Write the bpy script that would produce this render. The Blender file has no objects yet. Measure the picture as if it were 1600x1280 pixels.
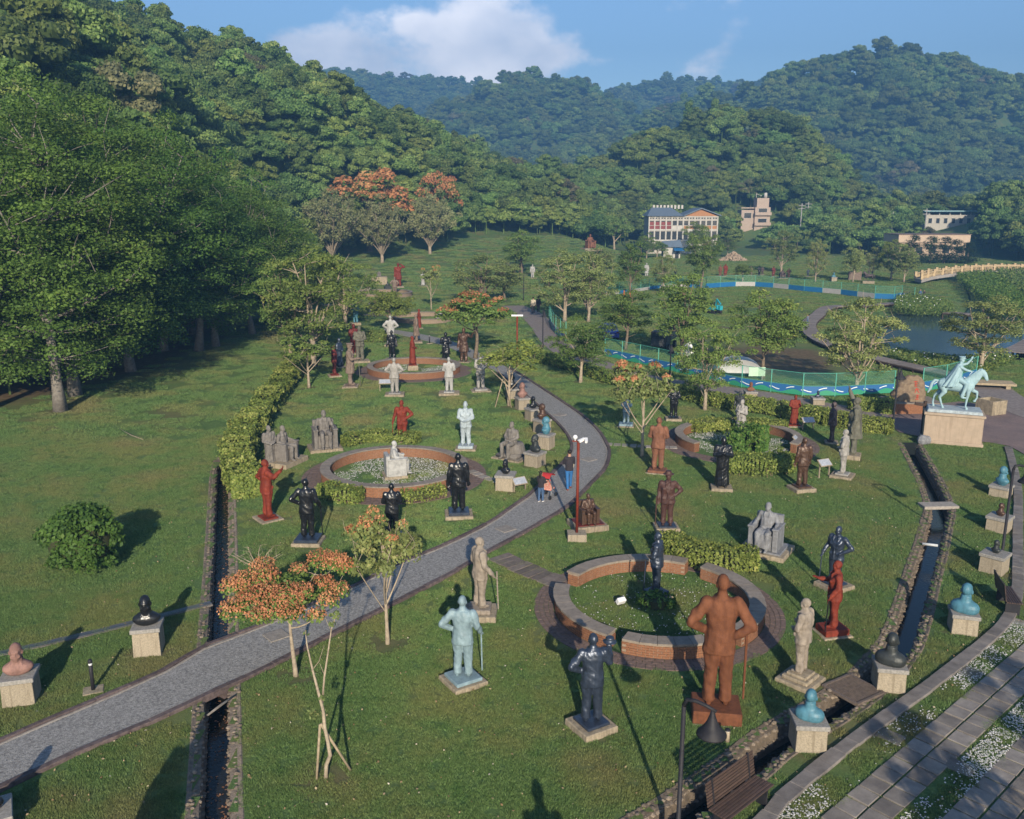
import bpy, bmesh, math, random
import numpy as np
from mathutils import Vector, Matrix, Euler, Quaternion
SC = bpy.context.scene
COL = SC.collection
R = math.radians
# ---------------------------------------------------------------- camera
F_PX, CAM_H, PITCH = 1379.0, 12.5, R(13.06)          # focal length in photo pixels, camera height, tilt
cam_d = bpy.data.cameras.new('camera'); cam = bpy.data.objects.new('camera', cam_d); COL.objects.link(cam)
cam.location = (0, 0, CAM_H); cam.rotation_euler = (math.pi/2 - PITCH, 0, 0)
cam_d.sensor_fit = 'HORIZONTAL'; cam_d.sensor_width = 36.0; cam_d.lens = 36.0*F_PX/1600
cam_d.clip_start = 0.1; cam_d.clip_end = 12000
SC.camera = cam
# ---------------------------------------------------------------- sun and sky
SUN_EL, SUN_AZ = 21.5, 175.0                          # elevation, azimuth clockwise from +Y (behind the camera)
sx, sy = math.sin(R(SUN_AZ))*math.cos(R(SUN_EL)), math.cos(R(SUN_AZ))*math.cos(R(SUN_EL))
SUN_DIR = Vector((sx, sy, math.sin(R(SUN_EL))))
sl = bpy.data.lights.new('sun', 'SUN'); sl.energy = 4.0; sl.angle = R(0.6); sl.color = (1.0, 0.87, 0.68)
so = bpy.data.objects.new('sun', sl); COL.objects.link(so); so.location = (20, -40, 60)
so.rotation_euler = (-SUN_DIR).to_track_quat('-Z', 'Y').to_euler()
world = bpy.data.worlds.new('World'); SC.world = world; world.use_nodes = True
wn, wl = world.node_tree.nodes, world.node_tree.links
wn.clear()
wo = wn.new('ShaderNodeOutputWorld'); bg = wn.new('ShaderNodeBackground'); sky = wn.new('ShaderNodeTexSky')
sky.sky_type = 'NISHITA'; sky.sun_disc = False; sky.sun_elevation = R(SUN_EL); sky.sun_rotation = R(SUN_AZ)
sky.altitude = 200; sky.air_density = 1.0; sky.dust_density = 1.0; sky.ozone_density = 2.0
bg.inputs[1].default_value = 0.135
# clouds: billows of noise on the view direction, heaped over the far ridge and thinning out elsewhere
def wnode(t, **k):
    n = wn.new(t)
    for a, b in k.items(): setattr(n, a, b)
    return n
tc = wnode('ShaderNodeTexCoord'); mp = wnode('ShaderNodeMapping'); mp.inputs['Scale'].default_value = (1, 1, 1.5); mp.inputs['Location'].default_value = (2.6, 0.7, 0.4)
wl.new(tc.outputs['Generated'], mp.inputs[0])
nz = wnode('ShaderNodeTexNoise'); nz.inputs['Scale'].default_value = 6.5; nz.inputs['Detail'].default_value = 9; nz.inputs['Roughness'].default_value = 0.56
wl.new(mp.outputs[0], nz.inputs['Vector'])
# heap of cumulus over the far ridge: distance of the view direction from its middle
sub = wnode('ShaderNodeVectorMath', operation='SUBTRACT'); sub.inputs[1].default_value = (-0.03, 0.98, 0.158)
wl.new(tc.outputs['Generated'], sub.inputs[0])
sc_ = wnode('ShaderNodeVectorMath', operation='MULTIPLY'); sc_.inputs[1].default_value = (2.45, 1.0, 6.0); wl.new(sub.outputs[0], sc_.inputs[0])
ln = wnode('ShaderNodeVectorMath', operation='LENGTH'); wl.new(sc_.outputs[0], ln.inputs[0])
mr = wnode('ShaderNodeMapRange'); mr.inputs[1].default_value = 0.0; mr.inputs[2].default_value = 1.0; mr.inputs[3].default_value = 0.30; mr.inputs[4].default_value = -0.22
wl.new(ln.outputs['Value'], mr.inputs[0])
ad = wnode('ShaderNodeMath', operation='ADD'); wl.new(nz.outputs['Fac'], ad.inputs[0]); wl.new(mr.outputs[0], ad.inputs[1])
rmp = wnode('ShaderNodeMapRange', interpolation_type='SMOOTHSTEP'); rmp.inputs[1].default_value = 0.535; rmp.inputs[2].default_value = 0.66
wl.new(ad.outputs[0], rmp.inputs[0])
nz2 = wnode('ShaderNodeTexNoise'); nz2.inputs['Scale'].default_value = 9.0; nz2.inputs['Detail'].default_value = 6; wl.new(mp.outputs[0], nz2.inputs['Vector'])
cr = wnode('ShaderNodeMapRange'); cr.inputs[1].default_value = 0.3; cr.inputs[2].default_value = 0.7; wl.new(nz2.outputs['Fac'], cr.inputs[0])
cc = wnode('ShaderNodeMix', data_type='RGBA'); cc.inputs[6].default_value = (4.2, 4.6, 5.6, 1); cc.inputs[7].default_value = (9.5, 9.0, 9.0, 1)
wl.new(cr.outputs[0], cc.inputs[0])
cm = wnode('ShaderNodeMath', operation='MULTIPLY'); cm.inputs[1].default_value = 0.85; wl.new(rmp.outputs[0], cm.inputs[0])
tintm = wnode('ShaderNodeMix', data_type='RGBA', blend_type='MULTIPLY'); tintm.inputs[0].default_value = 1.0; tintm.inputs[7].default_value = (0.62, 0.69, 0.79, 1)
wl.new(sky.outputs[0], tintm.inputs[6])
mx = wnode('ShaderNodeMix', data_type='RGBA'); wl.new(cm.outputs[0], mx.inputs[0]); wl.new(tintm.outputs[2], mx.inputs[6]); wl.new(cc.outputs[2], mx.inputs[7])
wl.new(mx.outputs[2], bg.inputs[0]); wl.new(bg.outputs[0], wo.inputs[0])
# ---------------------------------------------------------------- exposure and render settings
vs = SC.view_settings
vs.view_transform = 'Standard'; vs.look = 'None'; vs.exposure = 0.8; vs.gamma = 1.0; vs.use_curve_mapping = False
SC.render.engine = 'CYCLES'
cy = SC.cycles
cy.use_denoising = True
try: cy.denoiser = 'OPENIMAGEDENOISE'
except Exception: pass
cy.max_bounces = 5; cy.diffuse_bounces = 2; cy.glossy_bounces = 2; cy.transmission_bounces = 3; cy.transparent_max_bounces = 12; cy.volume_bounces = 0
cy.caustics_reflective = cy.caustics_refractive = False
cy.sample_clamp_indirect = 4.0
rng = np.random.default_rng(7); random.seed(7)

# ---------------------------------------------------------------- helpers: objects
def tag(o, label=None, cat=None, group=None, kind=None):
    for k, v in (('label', label), ('category', cat), ('group', group), ('kind', kind)):
        if v: o[k] = v
    return o
def link(name, data, parent=None, m=None):
    o = bpy.data.objects.new(name, data); COL.objects.link(o)
    if parent: o.parent = parent
    if m is not None: setmat(o, m)
    return o
def setmat(o, m):
    if not o.data.materials: o.data.materials.append(m)
    elif o.data.materials[0] is not m:
        o.material_slots[0].link = 'OBJECT'; o.material_slots[0].material = m
def thing(name, label, cat, loc=(0, 0, 0), rz=0.0, group=None):
    o = bpy.data.objects.new(name, None); COL.objects.link(o)
    o.empty_display_size = 0.2; o.location = loc; o.rotation_euler = (0, 0, rz)
    return tag(o, label, cat, group)
def npmesh(name, v, f, smooth=False, attrs=None):
    """mesh from numpy verts (N,3) and faces (M,k)"""
    me = bpy.data.meshes.new(name); v = np.ascontiguousarray(v, np.float32); f = np.ascontiguousarray(f, np.int32)
    k = f.shape[1]
    me.vertices.add(len(v)); me.vertices.foreach_set('co', v.ravel())
    me.loops.add(f.size); me.loops.foreach_set('vertex_index', f.ravel())
    me.polygons.add(len(f)); me.polygons.foreach_set('loop_start', np.arange(0, f.size, k, dtype=np.int32))
    me.polygons.foreach_set('loop_total', np.full(len(f), k, np.int32))
    if smooth: me.polygons.foreach_set('use_smooth', np.ones(len(f), bool))
    for an, (dom, arr) in (attrs or {}).items():
        a = me.attributes.new(an, 'FLOAT', dom); a.data.foreach_set('value', np.ascontiguousarray(arr, np.float32))
    me.update(calc_edges=True)
    return me
class MB:
    """collects closed shapes, build() makes ONE mesh of them"""
    def __init__(s): s.v = []; s.f = []
    def add(s, vs_, fs_):
        n = len(s.v); s.v.extend([tuple(q) for q in vs_]); s.f.extend([tuple(i+n for i in q) for q in fs_]); return s
    def box(s, c, d, rz=0.0, rot=None, taper=1.0):
        m = (rot.to_matrix() if isinstance(rot, (Euler, Quaternion)) else rot) if rot is not None else Matrix.Rotation(rz, 3, 'Z')
        c = Vector(c); P = []
        for z in (-1, 1):
            k = 1.0 if z < 0 else taper
            for x, y in ((-1, -1), (1, -1), (1, 1), (-1, 1)): P.append(c + m @ Vector((x*d[0]/2*k, y*d[1]/2*k, z*d[2]/2)))
        return s.add(P, [(3, 2, 1, 0), (4, 5, 6, 7), (0, 1, 5, 4), (1, 2, 6, 5), (2, 3, 7, 6), (3, 0, 4, 7)])
    def bar(s, p, q, w, h=None):
        p, q = Vector(p), Vector(q); d = q-p
        return s.box((p+q)/2, (w, h or w, d.length), rot=d.to_track_quat('Z', 'Y'))
    def tube(s, pts, rad, n=8, cap=True):
        pts = [Vector(q) for q in pts]; P = []; Fc = []
        if not hasattr(rad, '__len__'): rad = [rad]*len(pts)
        ref = Vector((0.31, 0.17, 1)) if abs((pts[-1]-pts[0]).normalized().z) < 0.9 else Vector((1, 0.2, 0.1))
        for i, q in enumerate(pts):
            t = (pts[min(i+1, len(pts)-1)]-pts[max(i-1, 0)])
            if t.length < 1e-9: t = Vector((0, 0, 1))
            t.normalize(); a = t.cross(ref).normalized(); b = t.cross(a)
            r = rad[i]; r = r if hasattr(r, '__len__') else (r, r)
            for k in range(n):
                w = 2*math.pi*k/n; P.append(q + a*(math.cos(w)*r[0]) + b*(math.sin(w)*r[1]))
        for i in range(len(pts)-1):
            for k in range(n):
                a0, a1 = i*n+k, i*n+(k+1) % n; Fc.append((a0, a1, a1+n, a0+n))
        if cap: Fc.append(tuple(range(n-1, -1, -1))); Fc.append(tuple(range((len(pts)-1)*n, len(pts)*n)))
        return s.add(P, Fc)
    def lathe(s, prof, n=16, c=(0, 0, 0)):
        c = Vector(c); P = []; Fc = []
        for r, z in prof:
            for k in range(n): P.append(c+Vector((r*math.cos(2*math.pi*k/n), r*math.sin(2*math.pi*k/n), z)))
        for i in range(len(prof)-1):
            for k in range(n):
                a0, a1 = i*n+k, i*n+(k+1) % n; Fc.append((a0, a1, a1+n, a0+n))
        Fc.append(tuple(range(n-1, -1, -1))); Fc.append(tuple(range((len(prof)-1)*n, len(prof)*n)))
        return s.add(P, Fc)
    def loft(s, rings, n=20, p=2.3):
        """rings of (cx, cy, z, rx, ry): stacked superellipses"""
        P = []; Fc = []
        for cx, cy_, z, rx, ry in rings:
            for k in range(n):
                w = 2*math.pi*k/n; c_, s_ = math.cos(w), math.sin(w)
                P.append((cx+rx*math.copysign(abs(c_)**(2/p), c_), cy_+ry*math.copysign(abs(s_)**(2/p), s_), z))
        for i in range(len(rings)-1):
            for k in range(n):
                a0, a1 = i*n+k, i*n+(k+1) % n; Fc.append((a0, a1, a1+n, a0+n))
        Fc.append(tuple(range(n-1, -1, -1))); Fc.append(tuple(range((len(rings)-1)*n, len(rings)*n)))
        return s.add(P, Fc)
    def ell(s, c, r, rot=None, n=12, m=8):
        c = Vector(c); P = []; Fc = []; M = rot.to_matrix() if rot is not None else Matrix.Identity(3)
        for i in range(1, m):
            a = math.pi*i/m
            for k in range(n):
                w = 2*math.pi*k/n; P.append(c + M @ Vector((r[0]*math.sin(a)*math.cos(w), r[1]*math.sin(a)*math.sin(w), -r[2]*math.cos(a))))
        for i in range(m-2):
            for k in range(n):
                a0, a1 = i*n+k, i*n+(k+1) % n; Fc.append((a0, a1, a1+n, a0+n))
        P.append(c + M @ Vector((0, 0, -r[2]))); P.append(c + M @ Vector((0, 0, r[2]))); b = len(P)-2; o = (m-2)*n
        for k in range(n):
            Fc.append((b, (k+1) % n, k)); Fc.append((b+1, o+k, o+(k+1) % n))
        return s.add(P, Fc)
    def caps(s, pts, rad, n=10):
        """chain of round-ended tapered limbs"""
        for i in range(len(pts)):
            r = rad[i]; s.ell(pts[i], (r, r, r), n=n, m=6)
            if i: s.tube([pts[i-1], pts[i]], [rad[i-1], rad[i]], n)
        return s
    def prism(s, poly, z0, z1):
        n = len(poly)
        return s.add([(x, y, z0) for x, y in poly]+[(x, y, z1) for x, y in poly],
                     [tuple(range(n-1, -1, -1)), tuple(range(n, 2*n))]+[(i, (i+1) % n, (i+1) % n+n, i+n) for i in range(n)])
    def mesh(s, name, smooth=False):
        me = bpy.data.meshes.new(name); me.from_pydata(s.v, [], s.f); me.update()
        if smooth: me.polygons.foreach_set('use_smooth', np.ones(len(me.polygons), bool))
        return me
    def build(s, name, m=None, parent=None, smooth=False, bevel=0.0):
        me = s.mesh(name, smooth)
        if bevel:
            b = bmesh.new(); b.from_mesh(me); bmesh.ops.bevel(b, geom=b.edges[:], offset=bevel, segments=1, affect='EDGES'); b.to_mesh(me); b.free()
        return link(name, me, parent, m)
def remesh(mb, name, voxel, smooth=3, dec=None):
    """melt the collected shapes into one continuous skin"""
    o = bpy.data.objects.new('tmp', mb.mesh('tmp')); COL.objects.link(o)
    md = o.modifiers.new('r', 'REMESH'); md.mode = 'VOXEL'; md.voxel_size = voxel; md.use_smooth_shade = True
    ms = o.modifiers.new('s', 'SMOOTH'); ms.factor = 0.5; ms.iterations = smooth
    if dec: mdc = o.modifiers.new('d', 'DECIMATE'); mdc.ratio = dec
    dg = bpy.context.evaluated_depsgraph_get()
    me = bpy.data.meshes.new_from_object(o.evaluated_get(dg)); me.name = name
    old = o.data; bpy.data.objects.remove(o); bpy.data.meshes.remove(old)
    me.polygons.foreach_set('use_smooth', np.ones(len(me.polygons), bool))
    me.materials.clear()
    return me

# ---------------------------------------------------------------- helpers: materials
def ramp(nt, cols):
    n = nt.nodes.new('ShaderNodeValToRGB'); e = n.color_ramp.elements
    while len(e) < len(cols): e.new(0.5)
    for i, (p, c) in enumerate(cols): e[i].position = p; e[i].color = (*c, 1)
    return n
MATS = {}
def mat(name, c, c2=None, rough=0.8, scale=4.0, bump=0.0, bscale=30.0, spec=0.3, metal=0.0, obj=True, detail=6, rnd=0.0, streak=None, coat=0.0):
    """base colour c mottled towards c2, optional relief, per-object shade and rain streaks"""
    if name in MATS: return MATS[name]
    m = bpy.data.materials.new(name); m.use_nodes = True; nt = m.node_tree; N, L = nt.nodes, nt.links
    b = N['Principled BSDF']; b.inputs['Roughness'].default_value = rough; b.inputs['Specular IOR Level'].default_value = spec; b.inputs['Metallic'].default_value = metal
    b.inputs['Coat Weight'].default_value = coat
    tcn = N.new('ShaderNodeTexCoord'); co = tcn.outputs['Object']
    if not obj: g = N.new('ShaderNodeNewGeometry'); co = g.outputs['Position']
    c2 = c2 or tuple(x*0.7 for x in c)
    n1 = N.new('ShaderNodeTexNoise'); n1.inputs['Scale'].default_value = scale; n1.inputs['Detail'].default_value = detail; n1.inputs['Roughness'].default_value = 0.65
    L.new(co, n1.inputs['Vector'])
    rp = ramp(nt, [(0.36, c), (0.68, c2)]); L.new(n1.outputs['Fac'], rp.inputs[0]); out = rp.outputs[0]
    if streak:
        mpn = N.new('ShaderNodeMapping'); mpn.inputs['Scale'].default_value = (9, 9, 0.9); L.new(co, mpn.inputs[0])
        n3 = N.new('ShaderNodeTexNoise'); n3.inputs['Scale'].default_value = 1.2; n3.inputs['Detail'].default_value = 5; L.new(mpn.outputs[0], n3.inputs['Vector'])
        mr_ = N.new('ShaderNodeMapRange'); mr_.inputs[1].default_value = 0.5; mr_.inputs[2].default_value = 0.72; mr_.inputs[4].default_value = 0.75; L.new(n3.outputs['Fac'], mr_.inputs[0])
        mm = N.new('ShaderNodeMix'); mm.data_type = 'RGBA'; L.new(mr_.outputs[0], mm.inputs[0]); L.new(out, mm.inputs[6]); mm.inputs[7].default_value = (*streak, 1); out = mm.outputs[2]
    if rnd:
        oi = N.new('ShaderNodeObjectInfo'); hv = N.new('ShaderNodeHueSaturation')
        mr2 = N.new('ShaderNodeMapRange'); mr2.inputs[3].default_value = 1-rnd; mr2.inputs[4].default_value = 1+rnd
        L.new(oi.outputs['Random'], mr2.inputs[0]); L.new(mr2.outputs[0], hv.inputs['Value']); L.new(out, hv.inputs['Color']); out = hv.outputs[0]
    L.new(out, b.inputs['Base Color'])
    if bump:
        n2 = N.new('ShaderNodeTexNoise'); n2.inputs['Scale'].default_value = bscale; n2.inputs['Detail'].default_value = 4; L.new(co, n2.inputs['Vector'])
        bp = N.new('ShaderNodeBump'); bp.inputs['Strength'].default_value = bump; bp.inputs['Distance'].default_value = 0.03
        L.new(n2.outputs['Fac'], bp.inputs['Height']); L.new(bp.outputs[0], b.inputs['Normal'])
    MATS[name] = m
    return m
def leafmat(name, c, c2, trans=0.3, rnd=0.25, dead=None, hue=0.02):
    """leaf: mottled by each leaf's own tint and by each tree's own shade, lit through from behind"""
    if name in MATS: return MATS[name]
    m = bpy.data.materials.new(name); m.use_nodes = True; nt = m.node_tree; N, L = nt.nodes, nt.links
    N.remove(N['Principled BSDF']); out = N['Material Output']
    at = N.new('ShaderNodeAttribute'); at.attribute_name = 'tint'
    cols = [(0.0, c), (0.8, c2)]
    if dead: cols.append((1.0, dead))
    rp = ramp(nt, cols); L.new(at.outputs['Fac'], rp.inputs[0])
    oi = N.new('ShaderNodeObjectInfo'); hv = N.new('ShaderNodeHueSaturation')
    a = N.new('ShaderNodeMapRange'); a.inputs[3].default_value = 1-rnd; a.inputs[4].default_value = 1+rnd; L.new(oi.outputs['Random'], a.inputs[0]); L.new(a.outputs[0], hv.inputs['Value'])
    w = N.new('ShaderNodeTexWhiteNoise'); w.noise_dimensions = '1D'; L.new(oi.outputs['Random'], w.inputs['W'])
    h = N.new('ShaderNodeMapRange'); h.inputs[3].default_value = 0.5-hue; h.inputs[4].default_value = 0.5+hue; L.new(w.outputs['Value'], h.inputs[0]); L.new(h.outputs[0], hv.inputs['Hue'])
    L.new(rp.outputs[0], hv.inputs['Color'])
    d = N.new('ShaderNodeBsdfPrincipled'); d.inputs['Roughness'].default_value = 0.6; d.inputs['Specular IOR Level'].default_value = 0.25
    t = N.new('ShaderNodeBsdfTranslucent'); mxs = N.new('ShaderNodeMixShader'); mxs.inputs[0].default_value = trans
    L.new(hv.outputs[0], d.inputs['Base Color']); L.new(hv.outputs[0], t.inputs[0]); L.new(d.outputs[0], mxs.inputs[1]); L.new(t.outputs[0], mxs.inputs[2]); L.new(mxs.outputs[0], out.inputs[0])
    MATS[name] = m
    return m

# ---------------------------------------------------------------- helpers: a photo pixel gives a direction, the ground gives the distance
def pray(x, y):
    u, v = (x-800)/F_PX, (640-y)/F_PX
    return Vector((u, math.cos(PITCH)+v*math.sin(PITCH), -math.sin(PITCH)+v*math.cos(PITCH)))
def at(x, y, Y):
    d = pray(x, y); return Vector((0, 0, CAM_H)) + d*(Y/d.y)
def G(x, y, z=0.0):
    d = pray(x, y); t = (z-CAM_H)/d.z; return Vector((t*d.x, t*d.y, z))
def ztop(y, Y, x=800):
    return at(x, y, Y).z
def smooth01(a, b, x): t = np.clip((x-a)/(b-a), 0, 1); return t*t*(3-2*t)
def spline(pts, step=0.5):
    """Catmull-Rom through 2-D/3-D points, resampled evenly"""
    P = [np.array(q[:2], float) for q in pts]; P = [2*P[0]-P[1]]+P+[2*P[-1]-P[-2]]; out = []
    for i in range(1, len(P)-2):
        for t in np.linspace(0, 1, 24, endpoint=False):
            a, b, c, d = P[i-1:i+3]
            out.append(0.5*(2*b+(c-a)*t+(2*a-5*b+4*c-d)*t*t+(3*b-a-3*c+d)*t**3))
    out.append(P[-2]); out = np.array(out); L_ = np.r_[0, np.cumsum(np.linalg.norm(np.diff(out, axis=0), axis=1))]
    n = max(2, int(round(L_[-1]/step))+1); s_ = np.linspace(0, L_[-1], n)
    return np.c_[np.interp(s_, L_, out[:, 0]), np.interp(s_, L_, out[:, 1])]
def gpts(px): return [G(*q)[:2] for q in px]
def pdist(X, Y, line):
    """distance of points to a polyline, and the place along it (0..n-1)"""
    best = np.full(X.shape, 1e9); pos = np.zeros(X.shape)
    for i in range(len(line)-1):
        a, b = line[i][:2], line[i+1][:2]; dx, dy = b[0]-a[0], b[1]-a[1]; q = dx*dx+dy*dy+1e-12
        t = np.clip(((X-a[0])*dx+(Y-a[1])*dy)/q, 0, 1); d = np.hypot(X-a[0]-t*dx, Y-a[1]-t*dy)
        m = d < best; best[m] = d[m]; pos[m] = (i+t)[m]
    return best, pos
def inpoly(X, Y, poly):
    r = np.zeros(X.shape, bool); n = len(poly)
    for i in range(n):
        x0, y0 = poly[i][:2]; x1, y1 = poly[(i+1) % n][:2]
        if y0 == y1: continue
        c = ((y0 > Y) != (y1 > Y)) & (X < (x1-x0)*(Y-y0)/(y1-y0)+x0); r ^= c
    return r
# ================================================================ figures (built first: their skins are melted from limbs and cloth)
ARM = {  # elbow, wrist, hand direction for the figure's right side (x > 0); mirrored for the left
 'down': ((.275, -.03, 1.12), (.285, .06, .88), (.0, .1, -1)),
 'cane': ((.295, -.02, 1.13), (.335, .16, .93), (.05, .5, -.8)),
 'hip': ((.43, -.07, 1.15), (.225, .05, 1.01), (-.7, .5, -.35)),
 'hipb': ((.40, -.13, 1.14), (.19, -.10, 1.0), (-.8, .1, -.3)),
 'front': ((.285, .03, 1.12), (.09, .19, 1.03), (-.9, .25, -.1)),
 'chest': ((.285, .04, 1.12), (.075, .21, 1.19), (-.7, .2, .5)),
 'back': ((.275, -.12, 1.13), (.06, -.175, 1.0), (-.9, -.05, -.2)),
 'raise': ((.32, .02, 1.16), (.36, .22, 1.36), (.05, .15, 1)),
 'wave': ((.33, .15, 1.62), (.37, .27, 1.88), (.05, .2, 1)),
 'forward': ((.28, .08, 1.14), (.22, .36, 1.17), (-.1, 1, .1)),
 'out': ((.42, .08, 1.30), (.55, .24, 1.50), (.5, .4, .7)),
 'salute': ((.46, .06, 1.46), (.19, .12, 1.66), (-.9, .1, .2)),
}
def hand(b, w, d, side, r=1.0):
    """palm, four fingers of unequal length and a thumb from the side of the palm"""
    w, d = Vector(w), Vector(d).normalized(); up = Vector((0, 0, 1)) if abs(d.z) < 0.8 else Vector((0, 1, 0))
    s_ = d.cross(up).normalized()*side; n = s_.cross(d)
    q = d.to_track_quat('Z', 'Y'); b.ell(w+d*.05*r, (.036*r, .03*r, .055*r), q)
    for k, ln_ in enumerate((.062, .072, .068, .052)):
        o = w+d*.085*r+s_*(.026-.0175*k)*r; e = o+d*ln_*r*.6+n*.012*r; b.caps([o, e, e+d*ln_*.45*r+n*.022*r], [.0115*r, .0105*r, .009*r], 6)
    o = w+d*.03*r+s_*.03*r; b.caps([o, o+s_*.03*r+d*.035*r, o+s_*.028*r+d*.07*r], [.014*r, .0125*r, .011*r], 6)
def head(b, c, yaw=0.0, hat=None, hair=False, k=1.12):
    c = Vector(c); m = Matrix.Rotation(yaw, 3, 'Z'); q = m.to_quaternion()
    def P(x, y, z): return c+m @ Vector((x*k, y*k, z*k))
    def E(p, r): b.ell(P(*p), tuple(x*k for x in r), q)
    E((0, -.012, .03), (.078, .098, .098)); E((0, .022, -.045), (.062, .072, .078)); E((0, .048, -.088), (.035, .038, .03))
    E((0, .09, -.012), (.012, .018, .026)); E((0, .076, .025), (.055, .02, .014))                     # nose, brow
    E((.03, .078, -.01), (.014, .009, .009)); E((-.03, .078, -.01), (.014, .009, .009))                # eyes in their sockets
    E((0, .082, -.052), (.026, .012, .008)); E((0, .08, -.066), (.022, .012, .008)); E((0, .086, -.04), (.025, .008, .006))
    for s_ in (-1, 1): E((s_*.08, -.005, -.008), (.012, .022, .034)); E((s_*.045, .062, -.04), (.024, .024, .026))
    if hair: E((0, -.03, .045), (.085, .1, .095))
    if hat == 'brim':
        b.lathe([(.165*k, 0), (.17*k, .012*k), (.1*k, .02*k)], 18, P(0, 0, .06)); b.loft([(c.x, c.y, c.z+.06*k, .098*k, .112*k), (c.x, c.y, c.z+.15*k, .086*k, .1*k), (c.x, c.y, c.z+.165*k, .06*k, .08*k)])
    if hat == 'cap':
        b.lathe([(.1*k, 0), (.105*k, .05*k), (.135*k, .075*k), (.12*k, .1*k)], 18, P(0, 0, .05)); b.ell(P(0, .11, .05), (.075*k, .06*k, .012*k), q)
def folds(me, top=1.46, amp=.018):
    """creases of the cloth: shallow, mostly running down the garment"""
    from mathutils import noise as nz_
    n = len(me.vertices); co = np.empty(n*3, np.float32); no = np.empty(n*3, np.float32); me.vertices.foreach_get('co', co); me.vertices.foreach_get('normal', no); co = co.reshape(-1, 3); no = no.reshape(-1, 3)
    d = np.array([nz_.noise(Vector((x*11+z*2.2, y*11-z*1.5, z*3.4)))+.6*nz_.noise(Vector((x*5, y*5+7, z*13+x*8))) for x, y, z in co]); d *= amp*(co[:, 2] < top)*(co[:, 2] > .09)
    me.vertices.foreach_set('co', np.ascontiguousarray(co+no*d[:, None]).ravel()); me.update(); return me
def standing(left='down', right='cane', dress='suit', yaw=0.0, hat=None, step=0.0, voxel=.017, stout=1.0, item=None):
    """statue of a standing man facing +Y, 1.75 m tall, one skin"""
    b = MB(); w = stout*1.08
    head(b, (0, .015, 1.63), yaw, hat)
    b.loft([(0, -.005, 1.40, .075, .075), (0, 0, 1.50, .062, .066), (0, .008, 1.58, .056, .06)], 14)
    b.loft([(0, -.005, 1.465, .085, .082), (0, 0, 1.50, .078, .08), (0, 0, 1.525, .07, .074)], 14)          # collar
    if dress == 'robe':
        b.loft([(0, 0, .075, .235, .20), (0, 0, .11, .24, .205), (.01, 0, .4, .215, .18), (0, .0, .72, .205, .165), (0, 0, .95, .20*w, .158*w), (0, .01, 1.12, .19*w, .15*w), (0, .005, 1.28, .212*w, .15*w), (0, -.005, 1.39, .215, .12), (0, -.01, 1.455, .15, .09), (0, -.005, 1.48, .08, .075)])
        for a in range(9):
            t = 2*math.pi*a/9+.2; b.caps([(.235*math.cos(t), .2*math.sin(t), .1), (.19*math.cos(t), .155*math.sin(t), .8)], [.028, .012], 6)
        hem = .1
    else:
        hem = {'suit': .74, 'coat': .52, 'long': .36}[dress]; fl = {'suit': 0, 'coat': .03, 'long': .05}[dress]
        b.loft([(0, .0, hem, (.208+fl)*w, (.158+fl)*w), (0, 0, hem+.03, (.205+fl)*w, (.156+fl)*w), (0, 0, .92, .198*w, .152*w), (0, .006, 1.06, .178*w, .138*w), (0, .012, 1.16, .188*w, .146*w), (0, .012, 1.28, .208*w, .15*w), (0, -.004, 1.38, .216, .126), (0, -.01, 1.445, .165, .095), (0, -.005, 1.475, .09, .08)])
        for s_ in (-1, 1):
            b.box((s_*.115*w, .14*w, .93), (.1, .035, .07)); b.box((s_*.11*w, .15*w, 1.24), (.08, .03, .06))      # pockets
            b.caps([(s_*.02, .158*w, 1.12), (s_*.085, .13*w, 1.42), (s_*.06, .06, 1.49)], [.013, .018, .016], 6)     # lapels
        b.caps([(0, .165*w, hem+.04), (.004, .165*w, 1.14)], [.011, .011], 6)
        b.caps([(0, -.158*w, hem+.02), (0, -.15*w, 1.0)], [.009, .006], 6)
        for s_ in (-1, 1):
            y0 = step*s_
            b.tube([(s_*.088, 0, .95), (s_*.098, .008+y0*.4, .74), (s_*.104, .014+y0*.7, .50), (s_*.108, -.004+y0*.9, .30), (s_*.112, y0, .12), (s_*.114, y0, .07)], [.115*w, .108*w, .094, .088, .09, .096], 14)
            b.caps([(s_*.075, .07, .78), (s_*.1, .09+y0*.6, .45)], [.022, .014], 6)                                   # trouser crease
            b.caps([(s_*.15, y0, .16), (s_*.07, .05+y0, .2)], [.018, .016], 6); b.caps([(s_*.05, y0*.6, .5), (s_*.14, -.05+y0*.6, .44)], [.018, .014], 6)
    for s_ in (-1, 1):
        y0 = step*s_; x0 = s_*.118
        b.ell((x0, .06+y0, .042), (.05, .135, .042)); b.ell((x0, .135+y0, .032), (.045, .06, .032)); b.ell((x0, -.035+y0, .045), (.042, .045, .045))
    for s_, key in ((-1, left), (1, right)):
        e, wv, hd = ARM[key]; e, wv, hd = [Vector((q[0]*s_, q[1], q[2])) for q in (e, wv, hd)]; sh = Vector((s_*.195*min(w, 1.06), -.01, 1.40))
        md = (sh+e)/2; b.caps([sh, md, e], [.088, .08, .072], 12); b.caps([e, (e+wv)/2, wv], [.072, .066, .055], 12)
        b.ell(e+Vector((0, -.012, 0)), (.06, .06, .055)); b.lathe([(.052, -.012), (.054, .012)], 10, wv)
        hand(b, wv, hd, s_, 1.2)
    if item == 'book': b.box((.0, .27, 1.14), (.16, .03, .2), rot=Euler((.5, 0, 0)))
    if item == 'paper': b.box((.2, .44, 1.2), (.1, .16, .02), rot=Euler((.4, 0, 0)))
    if item == 'hatheld': b.lathe([(.14, 0), (.14, .012), (.085, .02), (.08, .1), (.03, .11)], 16, (.38, .26, 1.44))
    return folds(remesh(b, 'figure', voxel, 2))
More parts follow.
